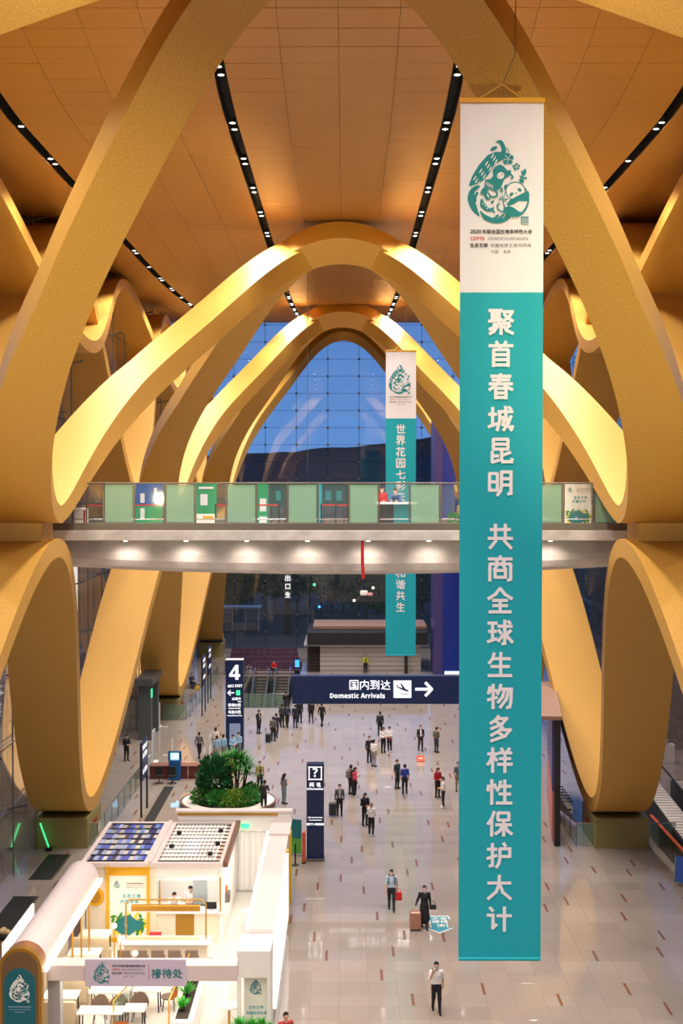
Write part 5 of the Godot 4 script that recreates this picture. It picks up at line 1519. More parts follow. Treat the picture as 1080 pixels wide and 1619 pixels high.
func kiosk() -> void:
	var KB := 52.6; var KF := 46.9          # depth of the rear wall and of the kitchen front
	var t := thing("cafe_kiosk", "white cafe kiosk with gold trim used as the event reception", "kiosk", Vector3(0, 0, -KF))
	var Z := func(d: float) -> float: return KF - d
	# floor of the kiosk
	put(MB.new().span(Vector3(-10.4, 0.001, Z.call(37.2)), Vector3(-2.4, 0.006, Z.call(KB))), "floor_finish", M.kiosk_floor, t)
	# kitchen block
	put(MB.new().span(Vector3(-10.1, 0, Z.call(KB)), Vector3(-9.95, 2.9, Z.call(KF))), "side_wall", M.kiosk_white, t)
	put(MB.new().span(Vector3(-4.85, 0, Z.call(KB)), Vector3(-4.7, 2.9, Z.call(KF))), "side_wall", M.kiosk_white, t)
	put(MB.new().span(Vector3(-9.95, 0, Z.call(KB)), Vector3(-4.85, 2.88, Z.call(KB - 0.15))), "kitchen_rear", M.kiosk_white, t)
	put(MB.new().span(Vector3(-9.98, 0, Z.call(KF + 0.1)), Vector3(-9.15, 2.9, Z.call(KF))), "front_pier", M.kiosk_cream, t)
	put(MB.new().span(Vector3(-7.5, 0, Z.call(KF + 0.14)), Vector3(-7.25, 2.9, Z.call(KF - 0.04))), "front_column", M.kiosk_cream, t)
	put(MB.new().span(Vector3(-7.25, 0, Z.call(KF + 0.1)), Vector3(-4.86, 1.12, Z.call(KF))), "counter_front", M.kiosk_cream, t)
	put(MB.new().span(Vector3(-7.25, 2.5, Z.call(KF + 0.1)), Vector3(-4.86, 2.9, Z.call(KF - 0.02))), "header", M.kiosk_white, t)
	put(MB.new().span(Vector3(-7.25, 1.12, Z.call(KF + 0.5)), Vector3(-4.6, 1.18, Z.call(KF - 0.15))), "counter_top", M.kiosk_white, t)
	put(MB.new().span(Vector3(-6.5, 0.05, Z.call(KF)), Vector3(-5.8, 1.05, Z.call(KF - 0.03))), "gold_door", M.gold_dark, t)
	put(MB.new().tube([Vector3(-4.78, 1.18, Z.call(KF - 0.1)), Vector3(-4.78, 2.5, Z.call(KF - 0.1))], 0.03, 6), "gold_post", M.brass, t)
	put(MB.new().tube([Vector3(-7.1, 1.18, Z.call(KF - 0.1)), Vector3(-7.1, 2.4, Z.call(KF - 0.1))], 0.05, 6, 0.02), "gold_post", M.brass, t)
	# gold framed poster bay
	put(MB.new().span(Vector3(-9.15, 0, Z.call(KF + 0.1)), Vector3(-9.05, 2.95, Z.call(KF - 0.12))).span(Vector3(-7.6, 0, Z.call(KF + 0.1)), Vector3(-7.5, 2.95, Z.call(KF - 0.12))).span(Vector3(-9.05, 2.55, Z.call(KF + 0.1)), Vector3(-7.6, 2.95, Z.call(KF - 0.02))).span(Vector3(-9.05, 0, Z.call(KF + 0.1)), Vector3(-7.6, 0.16, Z.call(KF - 0.12))), "gold_frame", M.gold_bright, t)
	var bay := thing("event_poster", "tall lit event poster with a teal animal in the kiosk's gold bay", "poster", Vector3(-8.32, 0, -KF + 0.03))
	poster_art(bay, Vector3(0, 1.36, 0), 1.42, 2.34)
	var disc := thing("gold_disc", "round gold disc on the cream kiosk wall", "ornament", Vector3(-9.6, 1.75, -KF + 0.02))
	put(MB.new().tube([Vector3(0, 0, 0), Vector3(0, 0, 0.05)], 0.36, 28), "plate", M.gold_bright, disc)
	put(MB.new().tube([Vector3(0, 0, 0.05), Vector3(0, 0, 0.07)], 0.24, 28), "boss", M.brass, disc)
	# roof frames of the kitchen: panes painted with blue sky reflections on the left, white slats on the right
	for q in [[-10.15, -7.55], [-7.4, -4.65]]:
		var b := MB.new()
		b.span(Vector3(q[0], 2.9, Z.call(KB)), Vector3(q[0] + 0.18, 3.05, Z.call(KF - 0.1)))
		b.span(Vector3(q[1] - 0.18, 2.9, Z.call(KB)), Vector3(q[1], 3.05, Z.call(KF - 0.1)))
		b.span(Vector3(q[0] + 0.18, 2.9, Z.call(KB)), Vector3(q[1] - 0.18, 3.05, Z.call(KB - 0.2)))
		b.span(Vector3(q[0] + 0.18, 2.9, Z.call(KF + 0.1)), Vector3(q[1] - 0.18, 3.05, Z.call(KF - 0.1)))
		put(b, "roof_frame", M.kiosk_pink, t)
	put(MB.new().span(Vector3(-7.55, 2.9, Z.call(KB)), Vector3(-7.4, 3.12, Z.call(KF - 0.1))), "roof_rib", M.kiosk_pink, t)
	put(MB.new().span(Vector3(-4.68, 2.9, Z.call(KB)), Vector3(-4.5, 3.1, Z.call(KF - 0.1))), "roof_rib", M.brown_edge, t)
	var g := RandomNumberGenerator.new()
	g.seed = 21
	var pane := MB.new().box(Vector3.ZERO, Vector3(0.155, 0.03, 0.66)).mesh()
	var blues := [M.roof_reflect_blue, M.roof_reflect_blue, M.roof_reflect_pale, M.roof_reflect_sky, M.roof_reflect_deep]
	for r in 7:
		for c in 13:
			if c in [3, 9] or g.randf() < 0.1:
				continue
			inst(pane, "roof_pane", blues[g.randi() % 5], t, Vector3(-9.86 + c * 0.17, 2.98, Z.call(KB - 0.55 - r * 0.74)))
	var bars := MB.new()
	for r in 8:
		bars.span(Vector3(-9.97, 2.96, Z.call(KB - 0.2 - r * 0.735)), Vector3(-7.73, 3.02, Z.call(KB - 0.15 - r * 0.735)))
	put(bars, "roof_bar", M.dark_steel, t)
	var slat := MB.new().box(Vector3.ZERO, Vector3(0.11, 0.03, 0.42)).mesh()
	for r in 10:
		for c in 14:
			inst(slat, "roof_slat", M.kiosk_white, t, Vector3(-7.1 + c * 0.155, 2.98, Z.call(KB - 0.55 - r * 0.5)))
	bars = MB.new()
	for r in 11:
		bars.span(Vector3(-7.22, 2.95, Z.call(KB - 0.3 - r * 0.5)), Vector3(-4.83, 3.0, Z.call(KB - 0.27 - r * 0.5)))
	put(bars, "roof_bar", M.dark_steel, t)
	for q in [[-6.9, 50.9], [-6.95, 49.0], [-5.2, 51.2], [-5.15, 49.4], [-5.3, 48.0]]:
		put(MB.new().lathe([Vector2(0.1, 3.0), Vector2(0.1, 3.12), Vector2(0.0, 3.14)], Vector3(q[0], 0, Z.call(q[1])), 10), "roof_fitting", M.black, t)
	put(MB.new().tube([Vector3(-6.0, 3.0, Z.call(51.6)), Vector3(-6.0, 2.84, Z.call(51.6))], 0.05, 6), "roof_camera", M.black, t)
	# rear wall, header and folding door
	put(MB.new().span(Vector3(-7.2, 2.6, Z.call(KB + 0.3)), Vector3(-2.35, 3.42, Z.call(KB + 0.1))), "rear_header", M.kiosk_white, t)
	put(MB.new().span(Vector3(-7.3, 3.42, Z.call(KB + 0.5)), Vector3(-2.3, 3.5, Z.call(KB + 0.05))), "rear_cap", M.kiosk_pink, t)
	put(MB.new().span(Vector3(-7.2, 3.3, Z.call(KB + 0.1)), Vector3(-2.9, 3.42, Z.call(KB + 0.05))), "gold_line", M.gold_dark, t)
	put(MB.new().span(Vector3(-4.7, 0, Z.call(KB + 0.3)), Vector3(-2.35, 0.06, Z.call(KB + 0.1))), "door_sill", M.white_grey, t)
	for k in 7:
		var x := -4.6 + k * 0.25
		var leaf := put(MB.new().box(Vector3(x, 1.32, Z.call(KB + 0.15)), Vector3(0.27, 2.5, 0.03), Basis(Vector3.UP, 0.42 * (1 if k % 2 else -1))), "folding_leaf", M.kiosk_white, t)
		put(MB.new().box(Vector3(x, 1.32, Z.call(KB + 0.11)), Vector3(0.012, 2.5, 0.02)), "hinge_line", M.white_grey, leaf)
	put(MB.new().box(Vector3(-4.3, 2.85, Z.call(KB + 0.04)), Vector3(0.34, 0.17, 0.05)), "exit_light", M.sign_green, t)
	# right wall with its lit outer boxes
	put(MB.new().span(Vector3(-3.15, 0, Z.call(KB)), Vector3(-2.35, 3.0, Z.call(40.0))), "right_wall", M.kiosk_pink, t)
	put(MB.new().span(Vector3(-3.2, 3.0, Z.call(KB + 0.4)), Vector3(-2.3, 3.06, Z.call(KB - 1.9))), "wall_cap", M.kiosk_pink, t)
	for k in 3:
		put(MB.new().span(Vector3(-2.35, 0.4, Z.call(48.6 - k * 3.0)), Vector3(-2.25, 2.9, Z.call(45.9 - k * 3.0))), "light_box", M.light_box, t)
	put(MB.new().span(Vector3(-2.35, 0.0, Z.call(51.9)), Vector3(-2.27, 2.9, Z.call(51.2))), "yellow_edge", M.yellow_edge, t)
	put(MB.new().span(Vector3(-2.35, 0.0, Z.call(49.2)), Vector3(-2.27, 2.9, Z.call(48.9))), "yellow_edge", M.yellow_edge, t)
	put(MB.new().span(Vector3(-3.2, 0.02, Z.call(46.5)), Vector3(-3.15, 0.1, Z.call(39.4))), "plinth", M.white_grey, t)
	# front portal on the right
	put(MB.new().span(Vector3(-3.42, 2.0, Z.call(40.0)), Vector3(-2.35, 2.84, Z.call(39.88))).span(Vector3(-3.42, 2.0, Z.call(38.62)), Vector3(-2.35, 2.84, Z.call(38.5))).span(Vector3(-3.42, 2.0, Z.call(39.88)), Vector3(-3.3, 2.84, Z.call(38.62))).span(Vector3(-2.47, 2.0, Z.call(39.88)), Vector3(-2.35, 2.84, Z.call(38.62))), "portal_box", M.kiosk_white, t)
	put(MB.new().span(Vector3(-3.3, 2.76, Z.call(39.88)), Vector3(-2.47, 2.8, Z.call(38.62))), "portal_light_panel", M.light_box, t)
	put(MB.new().span(Vector3(-3.42, 0, Z.call(38.65)), Vector3(-3.3, 2.0, Z.call(38.5))), "portal_post", M.kiosk_white, t)
	put(MB.new().span(Vector3(-2.47, 0, Z.call(38.65)), Vector3(-2.35, 2.0, Z.call(38.5))), "portal_post", M.kiosk_white, t)
	put(MB.new().span(Vector3(-2.46, 0, Z.call(40.0)), Vector3(-2.36, 2.0, Z.call(38.66))), "portal_side", M.kiosk_white, t)
	var rp := thing("reception_poster", "white lit poster with a teal emblem standing in the kiosk's front portal", "poster", Vector3(-2.9, 0, -38.75))
	put(MB.new().box(Vector3(0.08, 1.0, 0), Vector3(0.78, 1.95, 0.04)), "sheet", M.poster_white, rp)
	emblem_part(rp, Vector3(0.06, 1.62, 0.03), 0.5)
	put(hanzi(hanzi(MB.new(), "生态文明", -0.16, 0.92, 0.1, 0.12, 0.1, 0.03), "共建地球生命", -0.24, 0.74, 0.1, 0.11, 0.1, 0.03), "lettering", M.teal, rp)
	# front beam with the sign
	put(MB.new().bevel(Vector3(-6.3, 2.42, Z.call(38.1)), Vector3(5.9, 0.5, 0.62), 0.02), "front_beam", M.kiosk_pink, t)
	var sg := thing("reception_sign", "pale reception sign with the event emblem on the kiosk's front beam", "sign", Vector3(at(214, 1538, 37.7).x, at(214, 1538, 37.7).y, -37.72))
	put(MB.new().bevel(Vector3.ZERO, Vector3(3.12, 0.84, 0.06), 0.01), "board", M.sign_lilac, sg)
	emblem_part(sg, Vector3(-1.04, 0.0, 0.034), 0.68)
	event_lines(sg, -0.72, 0.28, 1.02, 0.034)
	put(MB.new().box(Vector3(0.42, 0, 0.034), Vector3(0.015, 0.5, 0.006)), "divider", M.ink_red, sg)
	put(hanzi(MB.new(), "接待处", 0.5, -0.17, 0.3, 0.33, 0.13, 0.034), "lettering", M.teal_dark, sg)
	# barrel roof over the booths, gold arch with the teal panel
	var bx := -9.9; var r := 0.62
	var barrel := MB.new()
	var z0: float = Z.call(37.4); var z1: float = Z.call(46.0)
	for k in 20:
		var a := PI * k / 20.0; var b := PI * (k + 1) / 20.0
		var pa := Vector3(bx + cos(a) * r, 2.78 + sin(a) * r, 0); var pb := Vector3(bx + cos(b) * r, 2.78 + sin(b) * r, 0)
		var na := Vector3(cos(a), sin(a), 0); var nb := Vector3(cos(b), sin(b), 0)
		barrel.quadn(pa + Vector3(0, 0, z0), pa + Vector3(0, 0, z1), pb + Vector3(0, 0, z1), pb + Vector3(0, 0, z0), na, na, nb, nb)
		barrel.tri(Vector3(bx, 2.78, z1), pb + Vector3(0, 0, z1), pa + Vector3(0, 0, z1), Vector3.FORWARD, Vector3.FORWARD, Vector3.FORWARD)
	barrel.span(Vector3(bx - r, 2.70, z1), Vector3(bx + r, 2.78, z0))
	put(barrel, "barrel_roof", M.kiosk_pink, t)
	put(MB.new().span(Vector3(bx + r, 2.62, z1), Vector3(bx + r + 0.16, 2.74, z0)), "cove_light", M.cove, t)
	put(MB.new().span(Vector3(bx - r - 0.5, 1.9, Z.call(43.0)), Vector3(bx - r - 0.42, 2.8, Z.call(39.2))), "outer_light_box", M.light_box, t)
	put(MB.new().span(Vector3(bx - r - 0.42, 2.3, Z.call(42.8)), Vector3(bx - r, 2.4, Z.call(42.6))).span(Vector3(bx - r - 0.42, 2.3, Z.call(39.7)), Vector3(bx - r, 2.4, Z.call(39.5))), "outer_bracket", M.steel, t)
	put(MB.new().span(Vector3(bx - r, 0, Z.call(46.0)), Vector3(bx - r + 0.1, 2.7, Z.call(37.4))), "left_wall", M.kiosk_cream, t)
	for q in [[41.2], [42.6], [43.9]]:
		put(MB.new().tube([Vector3(bx + r + 0.08, 0, Z.call(q[0])), Vector3(bx + r + 0.08, 2.64, Z.call(q[0]))], 0.035, 6), "gold_post", M.brass, t)
	put(MB.new().span(Vector3(bx + r + 0.02, 0, Z.call(38.4)), Vector3(bx + r + 0.4, 2.2, Z.call(38.0))), "ribbed_pier", M.ribbed, t)
	var ar := thing("gold_arch_sign", "gold framed arch sign with a teal panel and white emblem", "sign", Vector3(bx, 0, -37.2))
	var stadium := func(rr: float, low: float) -> Array:
		var out := [Vector2(-rr, low), Vector2(rr, low)]
		for k in 17:
			out.append(Vector2(cos(PI * k / 16.0) * rr, 2.78 + sin(PI * k / 16.0) * rr))
		return out
	put(MB.new().prism(stadium.call(0.66, 0.0), -0.2, 0.06), "frame", M.gold_dark, ar)
	put(MB.new().prism(stadium.call(0.56, 0.1), 0.05, 0.075), "backing", M.arch_brown, ar)
	put(MB.new().prism(stadium.call(0.48, 0.1).map(func(p: Vector2) -> Vector2: return Vector2(p.x, p.y - 0.42 if p.y > 1.0 else p.y)), 0.07, 0.09), "teal_panel", M.teal_panel, ar)
	emblem_part(ar, Vector3(0, 2.22, 0.1), 0.86, true)
	put(MB.new().box(Vector3(0, 1.66, 0.095), Vector3(0.7, 0.02, 0.006)).box(Vector3(0, 1.58, 0.095), Vector3(0.66, 0.012, 0.006)).box(Vector3(0, 1.5, 0.095), Vector3(0.3, 0.012, 0.006)), "printed_lines", M.pale_blue, ar)
	var cap := MB.new()
	for k in 16:
		var a := PI * k / 16.0; var b := PI * (k + 1) / 16.0
		cap.quad(Vector3(cos(a) * 0.64, 2.78 + sin(a) * 0.64, -0.2), Vector3(cos(a) * 0.64, 2.78 + sin(a) * 0.64, -0.65), Vector3(cos(b) * 0.64, 2.78 + sin(b) * 0.64, -0.65), Vector3(cos(b) * 0.64, 2.78 + sin(b) * 0.64, -0.2))
	put(cap, "copper_cap", M.copper, ar)
	# kitchen inside
	put(MB.new().span(Vector3(-9.0, 0, Z.call(51.9)), Vector3(-5.0, 0.92, Z.call(51.3))), "back_counter", M.white_grey, t)
	put(MB.new().span(Vector3(-7.0, 1.3, Z.call(52.3)), Vector3(-5.0, 2.3, Z.call(52.25))), "tiled_wall", M.tile_pink, t)
	for k in 4:
		put(MB.new().span(Vector3(-6.9 + k * 0.48, 1.3, Z.call(52.2)), Vector3(-6.88 + k * 0.48, 2.3, Z.call(52.18))), "tile_joint", M.white_grey, t)
	var fr := thing("steel_fridge", "pale steel cabinet in the kiosk kitchen", "fridge", Vector3(-5.72, 0, -48.4))
	put(MB.new().bevel(Vector3(0, 1.0, 0), Vector3(0.55, 2.0, 0.55), 0.02), "body", M.steel_pale, fr)
	put(MB.new().box(Vector3(0, 1.0, 0.28), Vector3(0.5, 0.02, 0.01)), "door_gap", M.dark_steel, fr)
	var cr := thing("cash_terminal", "cash terminal with a dark screen on the kiosk counter", "terminal", Vector3(-5.15, 1.18, -47.0))
	put(MB.new().bevel(Vector3(0, 0.18, 0), Vector3(0.42, 0.3, 0.04), 0.01, Basis(Vector3.RIGHT, 0.3)), "screen", M.black, cr)
	put(MB.new().bevel(Vector3(0, 0.02, -0.05), Vector3(0.3, 0.04, 0.25), 0.01), "foot", M.white_grey, cr)
	var cm := thing("coffee_machine", "grey coffee machine with an orange hopper at the counter end", "machine", Vector3(-4.72, 1.18, -48.0))
	put(MB.new().bevel(Vector3(0, 0.2, 0), Vector3(0.4, 0.4, 0.4), 0.03), "body", M.steel, cm)
	put(MB.new().lathe([Vector2(0.08, 0.4), Vector2(0.12, 0.6), Vector2(0.0, 0.62)], Vector3.ZERO, 10), "hopper", M.chair_orange, cm)
	area(t, "kitchen_light", Vector3(-6.3, 2.85, Z.call(49.6)), Vector3.DOWN, Color(1, 0.95, 0.88), KIOSK_LIGHT * 1.2, Vector2(2.2, 4.0))
	put(MB.new().box(Vector3(-6.2, 2.9, Z.call(49.6)), Vector3(0.5, 0.03, 2.6)), "kitchen_lamp", M.light_box, t)
	# island counter with the hanging gold rail and stools
	var ic := thing("island_counter", "long white island counter with a gold hanging rail", "counter", Vector3(-6.5, 0, -44.3))
	put(MB.new().bevel(Vector3(0, 1.0, 0), Vector3(3.3, 0.12, 0.8), 0.05), "top", M.kiosk_white, ic)
	put(MB.new().box(Vector3(0, 0.47, -0.1), Vector3(3.0, 0.94, 0.4)), "body", M.kiosk_cream, ic)
	put(MB.new().box(Vector3(-0.1, 1.065, -0.05), Vector3(2.6, 0.02, 0.3)), "inlay", M.tan_inlay, ic)
	put(MB.new().tube([Vector3(-1.45, 1.06, 0), Vector3(-1.45, 2.35, 0), Vector3(-1.3, 2.5, 0), Vector3(1.3, 2.5, 0), Vector3(1.45, 2.35, 0), Vector3(1.45, 1.06, 0)], 0.03, 8), "gold_rail", M.brass, ic)
	put(MB.new().bevel(Vector3(0, 2.2, 0), Vector3(2.5, 0.22, 0.16), 0.02), "lamp_bar", M.brass, ic)
	put(MB.new().box(Vector3(0, 2.08, 0), Vector3(2.4, 0.02, 0.1)), "lamp_diffuser", M.light_box, ic)
	for k in 5:
		var st := thing("bar_stool", "grey upholstered bar stool along the island counter", "stool", Vector3(-7.85 + k * 0.6, 0, -43.5), 0.0, "stools at the island counter")
		put(MB.new().bevel(Vector3(0, 0.68, 0), Vector3(0.46, 0.1, 0.42), 0.03), "seat", M.seat_grey, st)
		put(MB.new().bevel(Vector3(0, 0.88, 0.2), Vector3(0.46, 0.34, 0.06), 0.03), "backrest", M.seat_grey, st)
		for s in [[-1, -1], [1, -1], [1, 1], [-1, 1]]:
			put(MB.new().tube([Vector3(s[0] * 0.17, 0.64, s[1] * 0.15), Vector3(s[0] * 0.2, 0, s[1] * 0.18)], 0.014, 5), "leg", M.brass, st)
	cafe_chair(Vector3(-4.75, 0, -43.5), PI, "grey shell chair at the end of the island counter", "")
	var bxr := thing("red_box", "small red box on the floor before the kiosk counter", "box", Vector3(-7.2, 0.0, -46.3))
	put(MB.new().bevel(Vector3(0, 0.25, 0), Vector3(0.42, 0.5, 0.3), 0.02), "body", M.box_red, bxr)
	put(MB.new().box(Vector3(0, 0.51, 0), Vector3(0.44, 0.03, 0.32)), "lid", M.flower_red, bxr)
	# booths along the left
	for k in 4:
		var d: float = [45.75, 43.9, 42.0, 40.2][k]
		var nm: String = ["by the gold disc", "beside the gold posts", "below the front beam", "just behind the gold arch sign"][k]
		cafe_table(Vector3(-9.35, 0, -d), 1.15, 0.7, "white booth table " + nm, "booth tables")
		var bn := thing("booth_bench", "beige booth bench " + nm, "bench", Vector3(-9.3, 0, -(d - 0.9)), 0.0, "booth benches")
		put(MB.new().bevel(Vector3(0, 0.24, 0), Vector3(1.35, 0.48, 0.5), 0.03), "seat", M.bench, bn)
		put(MB.new().bevel(Vector3(0, 0.6, 0.22), Vector3(1.35, 0.8, 0.14), 0.03), "backrest", M.bench, bn)
	# tables and chairs in front
	var tg := "white tables in the kiosk's front part"
	cafe_table(Vector3(-7.8, 0, -40.6), 1.35, 0.62, "white table under the reception sign, on the booth side of the gold divider", tg)
	cafe_table(Vector3(-6.6, 0, -40.75), 0.95, 0.62, "white table under the reception sign, on the planter side of the gold divider", tg)
	cafe_table(Vector3(-7.8, 0, -39.0), 1.45, 0.62, "white table with two orange chairs behind it", tg)
	cafe_table(Vector3(-6.75, 0, -39.2), 0.7, 0.62, "small white table by the gold divider", tg)
	var cg := "orange and grey shell chairs"
	cafe_chair(Vector3(-8.0, 0, -39.75), 0.1, "orange backed grey chair of a pair, nearer the booths", cg)
	cafe_chair(Vector3(-7.4, 0, -39.75), -0.1, "orange backed grey chair of a pair, nearer the gold divider", cg)
	cafe_chair(Vector3(-6.75, 0, -39.95), 0.0, "larger looking orange backed grey chair at the small table", cg)
	cafe_chair(Vector3(-5.9, 0, -40.8), -1.5, "orange backed chair between the table and the planter box", cg)
	cafe_chair(Vector3(-8.0, 0, -41.35), 0.0, "orange backed chair across the table from the pair, booth side", cg)
	cafe_chair(Vector3(-7.4, 0, -41.35), 0.1, "orange backed chair across the table from the pair, divider side", cg)
	cafe_chair(Vector3(-7.0, 0, -38.35), PI, "orange backed chair in front of the table with two chairs", cg)
	var dv := thing("gold_divider", "slanted gold rail divider between the front tables", "divider", Vector3(-7.12, 0, -40.0))
	put(MB.new().tube([Vector3(-0.25, 0, 1.2), Vector3(-0.25, 1.1, 1.2), Vector3(0.15, 1.1, -1.2), Vector3(0.15, 0, -1.2)], 0.03, 6), "rail", M.brass, dv)
	put(MB.new().hexa([Vector3(-0.26, 0.15, 1.15), Vector3(-0.22, 0.15, 1.15), Vector3(0.17, 0.15, -1.15), Vector3(0.13, 0.15, -1.15), Vector3(-0.26, 1.0, 1.15), Vector3(-0.22, 1.0, 1.15), Vector3(0.17, 1.0, -1.15), Vector3(0.13, 1.0, -1.15)]), "pane", M.pane_green, dv)
	var wp := thing("white_planter_box", "long white planter box by the kiosk entrance", "planter", Vector3(-5.05, 0, -39.6))
	put(MB.new().bevel(Vector3(0, 0.45, 0), Vector3(0.62, 0.9, 3.6), 0.04), "box", M.kiosk_white, wp)
	put(MB.new().box(Vector3(-0.05, 0.905, 0), Vector3(0.4, 0.02, 3.2)), "soil", M.soil, wp)
	put(MB.new().tube([Vector3(-0.4, 0, 1.9), Vector3(-0.4, 1.6, 1.9), Vector3(-0.25, 1.6, -1.9)], 0.03, 6), "gold_edge", M.brass, wp)
	plant_tuft(Vector3(-5.1, 0.97, -40.9), "tall bright green grass plant at the rear of the planter box", 3, "plants of the planter box")
	plant_tuft(Vector3(-5.15, 0.97, -39.7), "bright green grass plant in the middle of the planter box", 4, "plants of the planter box")
	plant_tuft(Vector3(-5.15, 0.97, -38.6), "bright green grass plant at the front of the planter box", 5, "plants of the planter box")
	for k in 3:
		plant_tuft(Vector3(-3.3 + k * 0.36, 0.55, -38.1), ["green grass plant at the portal foot beside the planter box", "green grass plant in the middle of the portal trough", "green grass plant at the outer end of the portal trough"][k], 8 + k, "plants before the portal")
	var tb := thing("planting_trough", "low white trough of grass plants before the portal", "trough", Vector3(-2.95, 0, -38.1))
	put(MB.new().bevel(Vector3(0, 0.24, 0), Vector3(1.15, 0.48, 0.4), 0.02), "box", M.kiosk_white, tb)
	for k in 2:
		var p := [Vector3(-3.75, 0, -48.2), Vector3(-3.75, 0, -39.4)][k] as Vector3
		var rt := thing("round_table", ["small round white table in the corridor by the folding door", "small round white table beside the front portal"][k], "table", p)
		put(MB.new().lathe([Vector2(0.0, 0.70), Vector2(0.34, 0.71), Vector2(0.34, 0.75), Vector2(0.0, 0.755)], Vector3.ZERO, 24), "tabletop", M.table_top, rt)
		put(MB.new().tube([Vector3(0, 0.02, 0), Vector3(0, 0.7, 0)], 0.04, 8), "column", M.brass, rt)
		put(MB.new().lathe([Vector2(0.22, 0.0), Vector2(0.22, 0.02), Vector2(0.0, 0.04)], Vector3.ZERO, 16), "foot", M.brass, rt)
	for k in 3:
		var q := [[-8.35, 44.2], [-7.9, 42.9], [-7.15, 41.6]][k] as Array
		var gl := thing("globe_lamp", ["small globe lamp at the booth end of the island counter", "second small globe lamp near the island counter", "white globe lamp standing at the front tables"][k], "lamp", Vector3(q[0], 0, -q[1]))
		put(MB.new().tube([Vector3(0, 0, 0), Vector3(0, 1.5, 0)], 0.02, 6), "pole", M.brass, gl)
		put(MB.new().ball(Vector3(0, 1.58, 0), Vector3(0.1, 0.1, 0.1), 8, 12), "bulb", M.globe, gl)
		put(MB.new().lathe([Vector2(0.14, 0.0), Vector2(0.14, 0.02), Vector2(0.0, 0.03)], Vector3.ZERO, 12), "foot", M.brass, gl)
	# the kiosk's own light: soft panels under the barrel roof, the right wall's cove and the portal
	area(t, "booth_light", Vector3(bx + r + 0.3, 2.6, Z.call(42.0)), Vector3(0.5, -1, 0), Color(1, 0.96, 0.88), KIOSK_LIGHT, Vector2(8.0, 0.4))
	area(t, "wall_light", Vector3(-3.3, 2.9, Z.call(46.0)), Vector3(-0.6, -1, 0), Color(1, 0.97, 0.92), KIOSK_LIGHT * 1.2, Vector2(11.0, 0.3))
	put(MB.new().span(Vector3(-3.3, 2.86, Z.call(51.5)), Vector3(-3.15, 2.98, Z.call(40.2))), "cove_light", M.cove, t)
	area(t, "beam_light", Vector3(-6.3, 2.1, Z.call(38.0)), Vector3(0, -1, 0.1), Color(1, 0.95, 0.86), KIOSK_LIGHT * 0.5, Vector2(5.0, 0.4))

const KIOSK_LIGHT := 7.0


